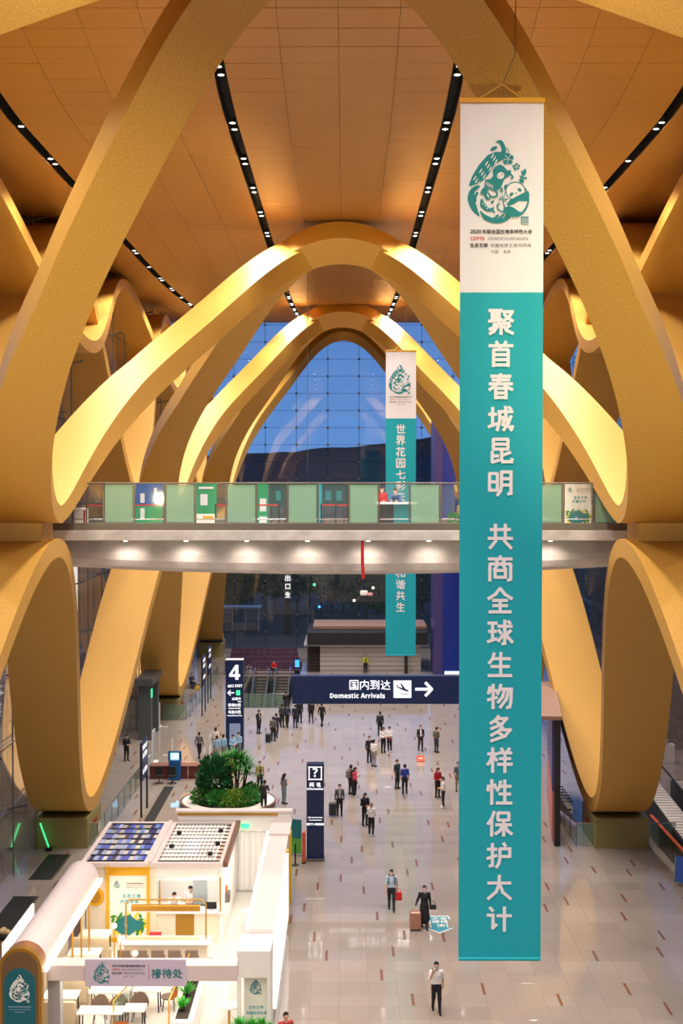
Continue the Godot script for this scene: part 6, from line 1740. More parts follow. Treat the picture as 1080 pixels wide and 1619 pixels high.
# ---------------------------------------------------------------- people: one continuous surface per figure, from joints with radii
# regions: 0 skin, 1 top, 2 trousers, 3 shoes, 4 hair, 5 mask, 6 shirt front, 7 forearm, 8 shin, 9 upper arm
func nets(prims: Array, cell: float, k: float) -> Dictionary:
	var lo := Vector3.ONE * 1e9
	var hi := -lo
	for p in prims:
		for q in [p[0], p[1]]:
			var r: float = maxf(p[2], p[3]) + cell * 2.5
			lo = lo.min(q - Vector3.ONE * r)
			hi = hi.max(q + Vector3.ONE * r)
	var nx := int((hi.x - lo.x) / cell) + 2; var ny := int((hi.y - lo.y) / cell) + 2; var nz := int((hi.z - lo.z) / cell) + 2
	var f := PackedFloat32Array(); f.resize(nx * ny * nz); f.fill(0.3)
	var best := PackedFloat32Array(); best.resize(nx * ny * nz); best.fill(0.3)
	var reg := PackedByteArray(); reg.resize(nx * ny * nz)
	for p in prims:
		var a: Vector3 = p[0]; var b: Vector3 = p[1]
		var ra: float = p[2]; var rb: float = p[3]
		var rg: int = p[4]
		var flat: float = p[5] if p.size() > 5 else 1.0   # squeezes the bone front to back
		var pad := maxf(ra, rb) + k + cell * 1.5
		var l := ((a.min(b) - Vector3.ONE * pad - lo) / cell).floor().max(Vector3.ZERO)
		var h := ((a.max(b) + Vector3.ONE * pad - lo) / cell).ceil().min(Vector3(nx - 1, ny - 1, nz - 1))
		var ab := b - a
		ab.z *= flat
		var ll := maxf(ab.length_squared(), 1e-9)
		for z in range(int(l.z), int(h.z) + 1):
			for y in range(int(l.y), int(h.y) + 1):
				var row := (z * ny + y) * nx
				for x in range(int(l.x), int(h.x) + 1):
					var ap := Vector3(lo.x + x * cell - a.x, lo.y + y * cell - a.y, (lo.z + z * cell - a.z) * flat)
					var t := clampf(ap.dot(ab) / ll, 0.0, 1.0)
					var d := (ap - ab * t).length() - lerpf(ra, rb, t)
					if d > 0.12:
						continue
					var i := row + x
					if d < best[i]:
						best[i] = d
						reg[i] = rg
					var o := f[i]
					var m := maxf(k - absf(o - d), 0.0) / k
					f[i] = minf(o, d) - m * m * k * 0.25
	var V := PackedVector3Array(); var R := PackedByteArray(); var I := PackedInt32Array()
	var at_cell := {}
	var offs := [0, 1, nx, nx + 1, nx * ny, nx * ny + 1, nx * ny + nx, nx * ny + nx + 1]
	var pos := [Vector3(0, 0, 0), Vector3(1, 0, 0), Vector3(0, 1, 0), Vector3(1, 1, 0), Vector3(0, 0, 1), Vector3(1, 0, 1), Vector3(0, 1, 1), Vector3(1, 1, 1)]
	var edges := [[0, 1], [2, 3], [4, 5], [6, 7], [0, 2], [1, 3], [4, 6], [5, 7], [0, 4], [1, 5], [2, 6], [3, 7]]
	for z in nz - 1:
		for y in ny - 1:
			for x in nx - 1:
				var i := (z * ny + y) * nx + x
				var f0 := f[i]
				if f0 > 0.1:
					continue
				var s := 0
				for q in 8:
					if f[i + offs[q]] < 0.0:
						s += 1
				if s == 0 or s == 8:
					continue
				var sum := Vector3.ZERO
				var n := 0
				for e in edges:
					var va := f[i + offs[e[0]]]; var vb := f[i + offs[e[1]]]
					if (va < 0.0) != (vb < 0.0):
						sum += pos[e[0]].lerp(pos[e[1]], va / (va - vb))
						n += 1
				at_cell[i] = V.size()
				V.append(lo + (Vector3(x, y, z) + sum / n) * cell)
				R.append(reg[i])
	var sy := nx; var sz := nx * ny
	for i: int in at_cell:
		# the three edges that start at the low corner of this cell
		for ax in 3:
			var step: int = [1, sy, sz][ax]
			var va := f[i]; var vb := f[i + step]
			if (va < 0.0) == (vb < 0.0):
				continue
			var u: int = [sy, sz, 1][ax]; var w: int = [sz, 1, sy][ax]
			if not (at_cell.has(i - u) and at_cell.has(i - w) and at_cell.has(i - u - w)):
				continue
			var q0: int = at_cell[i]; var q1: int = at_cell[i - u]; var q2: int = at_cell[i - u - w]; var q3: int = at_cell[i - w]
			if va < 0.0:
				I.append_array(PackedInt32Array([q0, q2, q1, q0, q3, q2]))
			else:
				I.append_array(PackedInt32Array([q0, q1, q2, q0, q2, q3]))
	return {"v": V, "r": R, "i": I}

func hand_shape() -> Dictionary:   # wrist at the origin, fingers down -y, palm towards -x; relaxed and slightly curled, thumb to +z
	var p := [[Vector3(0, 0.01, 0), Vector3(0, -0.03, 0.004), 0.026, 0.03, 0, 0.8], [Vector3(0, -0.035, -0.018), Vector3(0, -0.085, -0.026), 0.016, 0.014, 0], [Vector3(0, -0.035, 0.018), Vector3(0, -0.085, 0.024), 0.016, 0.014, 0]]
	for k in 4:
		var z := 0.027 - k * 0.018
		var l: float = [0.070, 0.080, 0.074, 0.056][k]
		var a := Vector3(0, -0.088, z); var b := a + Vector3(-0.012, -l * 0.55, z * 0.08); var c := b + Vector3(-0.026, -l * 0.42, 0)
		p.append([a, b, 0.0092, 0.0085, 0]); p.append([b, c, 0.0085, 0.0075, 0])
	p.append([Vector3(-0.006, -0.03, 0.03), Vector3(-0.022, -0.065, 0.05), 0.0125, 0.0105, 0]); p.append([Vector3(-0.022, -0.065, 0.05), Vector3(-0.03, -0.095, 0.05), 0.0105, 0.0085, 0])
	return nets(p, 0.0075, 0.008)

func head_shape(long_hair: bool) -> Dictionary:   # base of the skull at the origin
	var p := [[Vector3(0, 0.10, -0.012), Vector3(0, 0.11, 0.0), 0.084, 0.082, 0], [Vector3(0, 0.05, 0.026), Vector3(0, 0.075, 0.034), 0.058, 0.062, 0], [Vector3(0, 0.005, 0.052), Vector3(0, 0.02, 0.05), 0.032, 0.04, 0], [Vector3(0, 0.075, 0.098), Vector3(0, 0.05, 0.112), 0.009, 0.015, 0], [Vector3(-0.084, 0.05, 0.0), Vector3(-0.086, 0.085, -0.006), 0.012, 0.016, 0], [Vector3(0.084, 0.05, 0.0), Vector3(0.086, 0.085, -0.006), 0.012, 0.016, 0], [Vector3(-0.02, 0.02, 0.094), Vector3(0.02, 0.02, 0.094), 0.008, 0.008, 0], [Vector3(0, -0.08, -0.012), Vector3(0, 0.03, -0.012), 0.05, 0.052, 0], [Vector3(-0.03, 0.108, 0.078), Vector3(0.03, 0.108, 0.078), 0.014, 0.014, 0]]
	p.append([Vector3(0, 0.115, -0.022), Vector3(0, 0.14, -0.006), 0.088, 0.082, 4])
	p.append([Vector3(0, 0.07, -0.045), Vector3(0, 0.1, -0.04), 0.068, 0.07, 4])
	if long_hair:
		p.append([Vector3(0, 0.08, -0.05), Vector3(0, -0.14, -0.06), 0.07, 0.05, 4])
		for s in [-1, 1]:
			p.append([Vector3(s * 0.07, 0.1, -0.02), Vector3(s * 0.06, -0.1, -0.035), 0.03, 0.028, 4])
	return nets(p, 0.0125, 0.016)

var figure_parts := {}

func pose_joints(kind: String) -> Dictionary:
	var j := {"pel": Vector3(0, 0.92, 0), "che": Vector3(0, 1.24, 0), "nek": Vector3(0, 1.42, -0.005), "hed": Vector3(0, 1.50, 0.0)}
	for s in [-1, 1]:
		var n := "l" if s > 0 else "r"
		j["sh" + n] = Vector3(s * 0.175, 1.37, -0.005); j["el" + n] = Vector3(s * 0.225, 1.10, -0.03); j["wr" + n] = Vector3(s * 0.235, 0.86, 0.03)
		j["hi" + n] = Vector3(s * 0.085, 0.88, 0); j["kn" + n] = Vector3(s * 0.10, 0.48, 0.015); j["an" + n] = Vector3(s * 0.105, 0.085, -0.02); j["to" + n] = Vector3(s * 0.125, 0.035, 0.13)
	match kind:
		"walk", "call", "pull":
			j.knl = Vector3(0.09, 0.49, 0.12); j.anl = Vector3(0.09, 0.10, 0.17); j.tol = Vector3(0.10, 0.05, 0.32)
			j.knr = Vector3(-0.09, 0.48, -0.04); j.anr = Vector3(-0.09, 0.12, -0.24); j.tor = Vector3(-0.10, 0.035, -0.10)
			j.ell = Vector3(0.225, 1.11, -0.10); j.wrl = Vector3(0.23, 0.88, -0.10); j.elr = Vector3(-0.225, 1.10, 0.04); j.wrr = Vector3(-0.225, 0.88, 0.15)
	match kind:
		"call":
			j.elr = Vector3(-0.25, 1.14, 0.08); j.wrr = Vector3(-0.13, 1.39, 0.10)
		"pull":
			j.elr = Vector3(-0.27, 1.12, -0.02); j.wrr = Vector3(-0.36, 0.90, 0.05)
		"phone":
			j.elr = Vector3(-0.22, 1.10, 0.02); j.wrr = Vector3(-0.08, 1.20, 0.22)
		"front":
			j.elr = Vector3(-0.23, 1.10, 0.02); j.wrr = Vector3(-0.06, 1.06, 0.20); j.ell = Vector3(0.23, 1.10, 0.02); j.wrl = Vector3(0.05, 1.08, 0.21)
		"lean":
			j.che = Vector3(0, 1.20, 0.10); j.nek = Vector3(0, 1.35, 0.19); j.hed = Vector3(0, 1.42, 0.24)
			for s in [-1, 1]:
				var n := "l" if s > 0 else "r"
				j["sh" + n] = Vector3(s * 0.175, 1.30, 0.16); j["el" + n] = Vector3(s * 0.22, 1.08, 0.28); j["wr" + n] = Vector3(s * 0.14, 1.08, 0.50)
		"sit":
			for k in ["pel", "che", "nek", "hed", "shl", "shr"]:
				j[k] -= Vector3(0, 0.40, 0)
			for s in [-1, 1]:
				var n := "l" if s > 0 else "r"
				j["hi" + n] = Vector3(s * 0.09, 0.50, 0.0); j["kn" + n] = Vector3(s * 0.11, 0.50, 0.42); j["an" + n] = Vector3(s * 0.11, 0.09, 0.40); j["to" + n] = Vector3(s * 0.12, 0.035, 0.55)
				j["el" + n] = Vector3(s * 0.23, 0.72, 0.06); j["wr" + n] = Vector3(s * 0.10, 0.66, 0.28)
	return j

func figure(kind: String, hair: String, dress: bool) -> Dictionary:
	var key := "%s %s %s" % [kind, hair, dress]
	if figure_parts.has(key):
		return figure_parts[key]
	var j := pose_joints(kind)
	var p := []
	p.append([j.pel, j.che, 0.138, 0.15, 1, 1.35])
	p.append([j.pel - Vector3(0, 0.04, 0), j.pel + Vector3(0, 0.02, 0), 0.135, 0.135, 2, 1.25])
	p.append([j.che + Vector3(0, 0.02, 0), j.nek - Vector3(0, 0.06, 0), 0.14, 0.075, 1, 1.3])
	p.append([j.nek - Vector3(0, 0.05, 0), j.hed, 0.052, 0.05, 0])
	for n in ["l", "r"]:
		p.append([j.nek - Vector3(0, 0.06, 0), j["sh" + n], 0.06, 0.066, 1])
		p.append([j["sh" + n], j["el" + n], 0.062, 0.047, 1])
		p.append([j["el" + n], j["wr" + n], 0.045, 0.031, 7])
		p.append([j["hi" + n], j["kn" + n], 0.095, 0.066, 2])
		p.append([j["kn" + n], j["an" + n], 0.064, 0.047, 8])
		p.append([j["an" + n] - Vector3(0, 0.035, 0.03), j["to" + n], 0.046, 0.040, 3])
	if dress:
		p.append([j.pel, Vector3(0, 0.40, 0.0), 0.15, 0.23, 1])
	var d := nets(p, 0.021, 0.045)
	var V: PackedVector3Array = d.v; var R: PackedByteArray = d.r; var I: PackedInt32Array = d.i
	for i in V.size():   # shirt front of an open jacket
		if R[i] == 1 and absf(V[i].x) < 0.05 and V[i].z > j.che.z + 0.05 and V[i].y > j.pel.y + 0.05:
			R[i] = 6
	if not figure_parts.has("hand"):
		figure_parts.hand = hand_shape()
	var hk := "head_" + hair
	if not figure_parts.has(hk):
		figure_parts[hk] = head_shape(hair == "long")
	var more := []
	for n in ["l", "r"]:
		var dir: Vector3 = (j["wr" + n] - j["el" + n]).normalized()
		var s := 1.0 if n == "l" else -1.0
		var side := Vector3(s, 0, 0)
		side = (side - dir * side.dot(dir)).normalized()
		var fw := side.cross(-dir) * s
		more.append([figure_parts.hand, Transform3D(Basis(side, -dir, fw), j["wr" + n] + dir * 0.012), s < 0.0])
	var tilt := 0.35 if kind in ["phone", "front", "lean"] else 0.05
	more.append([figure_parts[hk], Transform3D(Basis(Vector3.RIGHT, tilt), j.hed), false])
	for m in more:
		var base := V.size()
		var mv: PackedVector3Array = m[0].v
		var x: Transform3D = m[1]
		for q in mv:
			V.append(x * q)
		R.append_array(m[0].r)
		var head: bool = m[0] == figure_parts[hk]
		if head:   # hair line, mask
			for i in mv.size():
				var q := mv[i]
				if R[base + i] == 4 and q.z > 0.055 and q.y < 0.145:
					R[base + i] = 0
				elif R[base + i] == 0 and q.z > 0.03 and q.y < 0.072 and q.y > -0.02 and absf(q.x) < 0.075:
					R[base + i] = 5
		var mi: PackedInt32Array = m[0].i
		for t in range(0, mi.size(), 3):
			if m[2]:
				I.append_array(PackedInt32Array([base + mi[t], base + mi[t + 2], base + mi[t + 1]]))
			else:
				I.append_array(PackedInt32Array([base + mi[t], base + mi[t + 1], base + mi[t + 2]]))
	var N := PackedVector3Array()
	N.resize(V.size())
	for t in range(0, I.size(), 3):
		var nn := (V[I[t + 2]] - V[I[t]]).cross(V[I[t + 1]] - V[I[t]])
		for q in 3:
			N[I[t + q]] += nn
	for i in N.size():
		N[i] = N[i].normalized()
	figure_parts[key] = {"v": V, "n": N, "i": I, "r": R}
	return figure_parts[key]

func person(u: float, v: float, turn: float, kind: String, label: String, top: Color, legs: Color, opts := {}) -> Node3D:
	var hair: String = opts.get("hair", "short")
	var fig := figure(kind, hair, opts.get("dress", false))
	var skin := col(206, 160, 132)
	var tints := {0: skin, 1: top, 2: legs, 3: opts.get("shoes", col(26, 26, 28)), 4: opts.get("hair_color", col(22, 20, 20)), 5: opts.get("mask", col(214, 226, 236)), 6: opts.get("front", top), 7: skin if opts.get("short", false) else top, 8: legs, 9: top}
	if opts.get("dress", false):
		tints[2] = top
		tints[8] = opts.get("stockings", skin)
	var C := PackedColorArray()
	C.resize(fig.v.size())
	for i in fig.v.size():
		C[i] = (tints[fig.r[i]] as Color).srgb_to_linear()
	var a := []
	a.resize(Mesh.ARRAY_MAX)
	a[Mesh.ARRAY_VERTEX] = fig.v; a[Mesh.ARRAY_NORMAL] = fig.n; a[Mesh.ARRAY_COLOR] = C; a[Mesh.ARRAY_INDEX] = fig.i
	var m := ArrayMesh.new()
	m.add_surface_from_arrays(Mesh.PRIMITIVE_TRIANGLES, a)
	var pos: Vector3 = opts.get("at", ground(u, v))
	var t := thing("person", label, "person", pos, turn)
	var o := inst(m, "body", M.cloth, t)
	var s: float = opts.get("height", 1.70) / 1.72
	o.scale = Vector3.ONE * s
	return t

func suitcase(pos: Vector3, label: String, size: Vector3, m: Material, turn := 0.0) -> void:
	var t := thing("suitcase", label, "suitcase", pos, turn)
	put(MB.new().bevel(Vector3(0, size.y / 2 + 0.05, 0), size, 0.05), "shell", m, t)
	for k in 4:
		put(MB.new().box(Vector3((k - 1.5) * size.x * 0.22, size.y / 2 + 0.05, size.z / 2), Vector3(0.025, size.y * 0.84, 0.012)), "rib", m, t)
		put(MB.new().ball(Vector3((-1 if k % 2 else 1) * size.x * 0.38, 0.028, (-1 if k < 2 else 1) * size.z * 0.36), Vector3(0.02, 0.028, 0.028), 4, 8), "wheel", M.black, t)
	put(MB.new().tube([Vector3(-0.1, size.y + 0.04, 0), Vector3(-0.1, size.y + 0.4, 0), Vector3(0.1, size.y + 0.4, 0), Vector3(0.1, size.y + 0.04, 0)], 0.012, 5), "handle", M.chrome, t)

func backpack(owner_: Node3D, label: String, m: Material, low := 0.0) -> void:
	var b := owner_.global_transform.basis
	var t := thing("backpack", label, "bag", owner_.position + b * Vector3(0, 1.0 - low, -0.23), owner_.rotation.y)
	put(MB.new().bevel(Vector3(0, 0.2, 0), Vector3(0.3, 0.42, 0.16), 0.05), "body", m, t)
	put(MB.new().bevel(Vector3(0, 0.1, -0.09), Vector3(0.22, 0.18, 0.06), 0.02), "pocket", m, t)
	for s in [-1, 1]:
		put(MB.new().tube([Vector3(s * 0.1, 0.36, 0.06), Vector3(s * 0.11, 0.44, 0.16), Vector3(s * 0.12, 0.36, 0.36), Vector3(s * 0.13, 0.12, 0.34), Vector3(s * 0.14, 0.02, 0.08)], 0.018, 5), "strap", m, t)

func hand_bag(pos: Vector3, label: String, size: Vector3, m: Material) -> void:
	var t := thing("hand_bag", label, "bag", pos)
	put(MB.new().bevel(Vector3(0, size.y / 2, 0), size, 0.02), "body", m, t)
	put(MB.new().tube([Vector3(-size.x * 0.3, size.y, 0), Vector3(-size.x * 0.2, size.y + 0.14, 0), Vector3(size.x * 0.2, size.y + 0.14, 0), Vector3(size.x * 0.3, size.y, 0)], 0.012, 5), "handle", m, t)

func people() -> void:
	var m := mat("cloth", Color.WHITE, 0.8)
	m.vertex_color_use_as_albedo = true
	mat("suitcase_rose", col(176, 128, 112), 0.3, 0.3)
	mat("suitcase_dark", col(34, 40, 50), 0.4)
	mat("bag_red", col(196, 34, 38), 0.6)
	mat("bag_black", col(24, 24, 28), 0.6)
	mat("bag_grey", col(110, 104, 98), 0.7)
	mat("bag_maroon", col(120, 40, 56), 0.6)
	var white := col(232, 230, 232); var black := col(24, 24, 30); var navy := col(30, 40, 66); var grey := col(116, 116, 124); var sky := col(140, 182, 210)
	var wsh := {"shoes": col(226, 226, 226)}
	# the three nearest
	var p := person(690, 1600, 0.05, "call", "man in a white short sleeved shirt and black trousers telephoning", white, black, {"short": true, "mask": col(120, 176, 214)})
	var ph := thing("mobile_phone", "dark mobile phone held at the ear of the man in white", "phone", p.position + Vector3(-0.14, 1.46, 0.12))
	put(MB.new().bevel(Vector3.ZERO, Vector3(0.02, 0.15, 0.075), 0.006), "body", M.black, ph)
	p = person(619, 1439, 0.0, "walk", "man in a pale blue shirt with dark backpack straps", col(176, 200, 220), col(30, 34, 44), {"short": true})
	backpack(p, "dark backpack on the man in the pale blue shirt", M.bag_black)
	hand_bag(p.position + Vector3(0.30, 0.42, 0.02), "red paper bag in the hand of the man in pale blue", Vector3(0.26, 0.34, 0.12), M.bag_red)
	p = person(671, 1467, 0.0, "pull", "woman in a long black buttoned dress pulling a suitcase", col(26, 26, 32), black, {"dress": true, "stockings": col(40, 36, 38), "hair_color": col(26, 22, 22)})
	suitcase(ground(656.5, 1471), "rose gold suitcase pulled by the woman in black", Vector3(0.46, 0.72, 0.28), M.suitcase_rose)
	hand_bag(p.position + Vector3(0.33, 0.78, 0.1), "black hand bag on the arm of the woman in the dress", Vector3(0.26, 0.18, 0.12), M.bag_black)
	person(452, 1688, 0.4, "stand", "person in a red top at the kiosk's front corner", col(176, 56, 60), navy, {"mask": col(206, 160, 132)})
	# middle of the hall
	p = person(537, 1290, 0.1, "stand", "man in an olive jacket over a pale shirt beside a suitcase", col(82, 80, 64), black, {"front": col(150, 166, 190)})
	suitcase(ground(526, 1290), "dark upright suitcase next to the man in olive", Vector3(0.4, 0.66, 0.26), M.suitcase_dark)
	p = person(577, 1305, 0.5, "front", "woman in black with long hair next to the man in white", black, black, {"hair": "long"})
	person(587, 1322, 2.6, "front", "bald man in a white shirt and white shoes seen from behind", white, black, {"short": true, "shoes": col(230, 230, 230), "hair_color": col(160, 120, 96)})
	p = person(555, 1256, 2.4, "stand", "person with a grey backpack behind the woman in pink", col(70, 66, 60), col(40, 42, 50))
	backpack(p, "grey backpack on the person behind the woman in pink", M.bag_grey)
	person(561, 1260, 1.2, "phone", "woman in a coral pink jacket looking at her phone", col(222, 76, 96), black, {"hair": "long", "shoes": col(226, 210, 214)})
	person(449, 1271, 2.2, "phone", "woman in a grey top and light jeans photographing", col(120, 116, 120), col(108, 132, 140), {"hair": "long", "short": true})
	person(628, 1247, 0.8, "stand", "man in a dark green tee shirt walking to his companion", col(30, 62, 66), col(34, 36, 44), {"short": true})
	person(640, 1255, 3.3, "stand", "man in a royal blue tee shirt seen from behind", col(38, 66, 158), black, {"short": true})
	person(692, 1261, 0.6, "front", "woman in a red top half hidden by the man in white", col(178, 36, 48), black, {"hair": "long"})
	person(701, 1277, -1.7, "front", "man in a white tee shirt and cropped dark trousers", white, col(26, 32, 42), {"short": true, "shoes": col(228, 228, 226)})
	person(724.5, 1251, 0.3, "stand", "person in a striped top and khaki trousers by the banner", col(92, 102, 116), col(138, 122, 92), {"short": true})
	person(665, 1187, 0.1, "walk", "man in an open black jacket over a white shirt", col(36, 32, 34), col(44, 36, 34), {"front": white})
	person(690, 1190, 2.3, "phone", "man in an olive top and jeans lifting his phone", col(94, 92, 72), col(38, 58, 84), {"short": true})
	person(584, 1206, 0.4, "stand", "man dressed in black facing the man in a white tee", black, black, {})
	person(591, 1212, 2.4, "stand", "man in a white tee shirt and grey trousers", white, col(140, 138, 140), {"short": true})
	person(606, 1190, 0.5, "front", "woman in a white shirt leaning to her companion", white, black, {"hair": "long"})
	p = person(616, 1189, -0.5, "front", "woman in a white top with a maroon bag", white, black, wsh)
	hand_bag(p.position + Vector3(0.05, 0.78, 0.24), "maroon bag held by the woman in white", Vector3(0.24, 0.18, 0.1), M.bag_maroon)
	p = person(601, 1163, 3.0, "stand", "person in a dark teal coat with a black shoulder bag", col(34, 54, 62), black, {})
	backpack(p, "black bag on the back of the person in teal", M.bag_black)
	# far left of the sign
	person(509, 1148, 2.6, "walk", "slim person in black walking beneath the overhead sign", black, black)
	p = person(492, 1143, 3.4, "walk", "person in black with a backpack walking beneath the overhead sign", col(30, 30, 34), col(34, 34, 40))
	backpack(p, "black backpack on the walker beneath the overhead sign", M.bag_black)
	person(474, 1143, 2.9, "stand", "tall person in black beside the overhead sign's end", col(26, 28, 36), black)
	person(467, 1151, 2.8, "phone", "person in dark navy telephoning below the sign's end", col(24, 30, 52), col(28, 32, 48))
	person(454, 1150, 2.9, "walk", "person in a slate jacket beside the sign", col(46, 60, 78), col(32, 34, 42))
	person(446, 1150, 2.6, "stand", "person in a dark grey jacket among the group beside the sign", col(58, 60, 66), black)
	person(452, 1128, 2.9, "front", "person in black farther back at the escalator railing", black, navy)
	p = person(432, 1172, 2.8, "stand", "man in a grey tee shirt beside a stroller", col(98, 98, 102), black, {"short": true})
	person(437, 1166, 3.0, "walk", "person in a navy coat behind the man in grey", navy, black)
	suitcase(ground(424, 1174), "dark case standing at the heels of the man in grey", Vector3(0.36, 0.56, 0.3), M.suitcase_dark)
	person(409, 1160, 0.9, "phone", "man in a black suit between the exit pillar and the stroller group", black, black, {"front": col(170, 170, 176)})
	# staff and travellers round the exit pillar
	person(315, 1199, 2.8, "walk", "man in a grey shirt walking away from the exit pillar", col(100, 98, 100), black)
	person(341, 1191, 2.9, "stand", "man in a white shirt and black trousers by the blue shirts", col(222, 214, 208), black, {"short": true})
	person(343, 1205, 2.9, "stand", "staff member in light blue farthest from the exit pillar", sky, col(150, 148, 150))
	person(353.5, 1203, 2.7, "stand", "staff member in light blue with grey trousers beside the exit pillar", sky, col(132, 130, 134))
	person(368, 1203, 0.6, "front", "staff member in light blue before the exit pillar's notice board", sky, col(150, 150, 156))
	person(378, 1199, -0.7, "front", "staff member in paler blue past the exit pillar", col(150, 190, 216), col(126, 126, 132))
	person(411, 1250, 0.3, "stand", "person in a yellow vest over black by the planter", col(164, 136, 70), black, {"front": col(40, 38, 38)})
	person(417, 1282, 3.0, "lean", "person in black bending over the planter rim", col(36, 32, 34), black)
	person(200, 1203, 0.6, "front", "guard in a black uniform at the golden foot behind the kiosk", col(22, 22, 28), col(22, 22, 28))
	person(1040, 1232, 2.6, "stand", "person in black behind the golden foot by the walkways", black, black, wsh)
	# resting and working
	person(433, 1064, 0.0, "sit", "person in a red jacket on the purple seats", col(196, 30, 40), black, {"at": ground(433, 1066) + Vector3(0, 0.0, -0.06)})
	person(301, 1085, 0.6, "sit", "dark clothed traveller sitting by the second golden foot", col(60, 50, 70), col(40, 38, 48), {"at": ground(303, 1088)})
	var bn := thing("foot_ledge", "low stone ledge by the second golden foot", "ledge", ground(303, 1088) + Vector3(0, 0, -0.05), 0.6)
	put(MB.new().bevel(Vector3(0, 0.2, -0.08), Vector3(1.6, 0.4, 0.5), 0.02), "slab", M.wall_grey, bn)
	hand_bag(ground(309, 1090) + Vector3(0.2, 0, 0.3), "yellow bag on the floor by the seated traveller", Vector3(0.4, 0.3, 0.2), M.yellow_edge)
	person(578, 1064, 0.0, "stand", "worker in a yellow vest before the grey block building", col(196, 200, 40), black, {"front": col(40, 40, 40)})
	person(0, 0, 0.3, "lean", "cafe worker in white bending over the kiosk counter", col(236, 236, 238), col(40, 42, 52), {"at": Vector3(-6.75, 0.02, -48.0), "short": true})
	person(0, 0, -0.3, "front", "cafe worker in white with a black apron in the kiosk", col(238, 238, 240), col(36, 38, 46), {"at": Vector3(-6.1, 0.02, -48.3), "short": true})


# ---------------------------------------------------------------- on the footbridge
func board(label: String, x: float, depth: float, w: float, h: float, y: float, sheets: Array) -> void:   # sheets: [x, y, w, h, material] in shares of the board
	var t := thing("poster_board", label, "poster", Vector3(x, 15.76, -depth), 0.0, "poster boards on the footbridge")
	put(MB.new().bevel(Vector3(0, y + h / 2, 0), Vector3(w, h, 0.05), 0.01), "panel", sheets[0][4], t)
	for k in range(1, sheets.size()):
		var s = sheets[k]
		put(MB.new().box(Vector3(s[0] * w, y + s[1] * h, 0.03 + k * 0.004), Vector3(s[2] * w, s[3] * h, 0.01)), "print", s[4], t)
	for s in [-1, 1]:
		put(MB.new().box(Vector3(s * w * 0.4, y / 2, 0), Vector3(0.05, y, 0.05)), "foot", M.dark_steel, t)

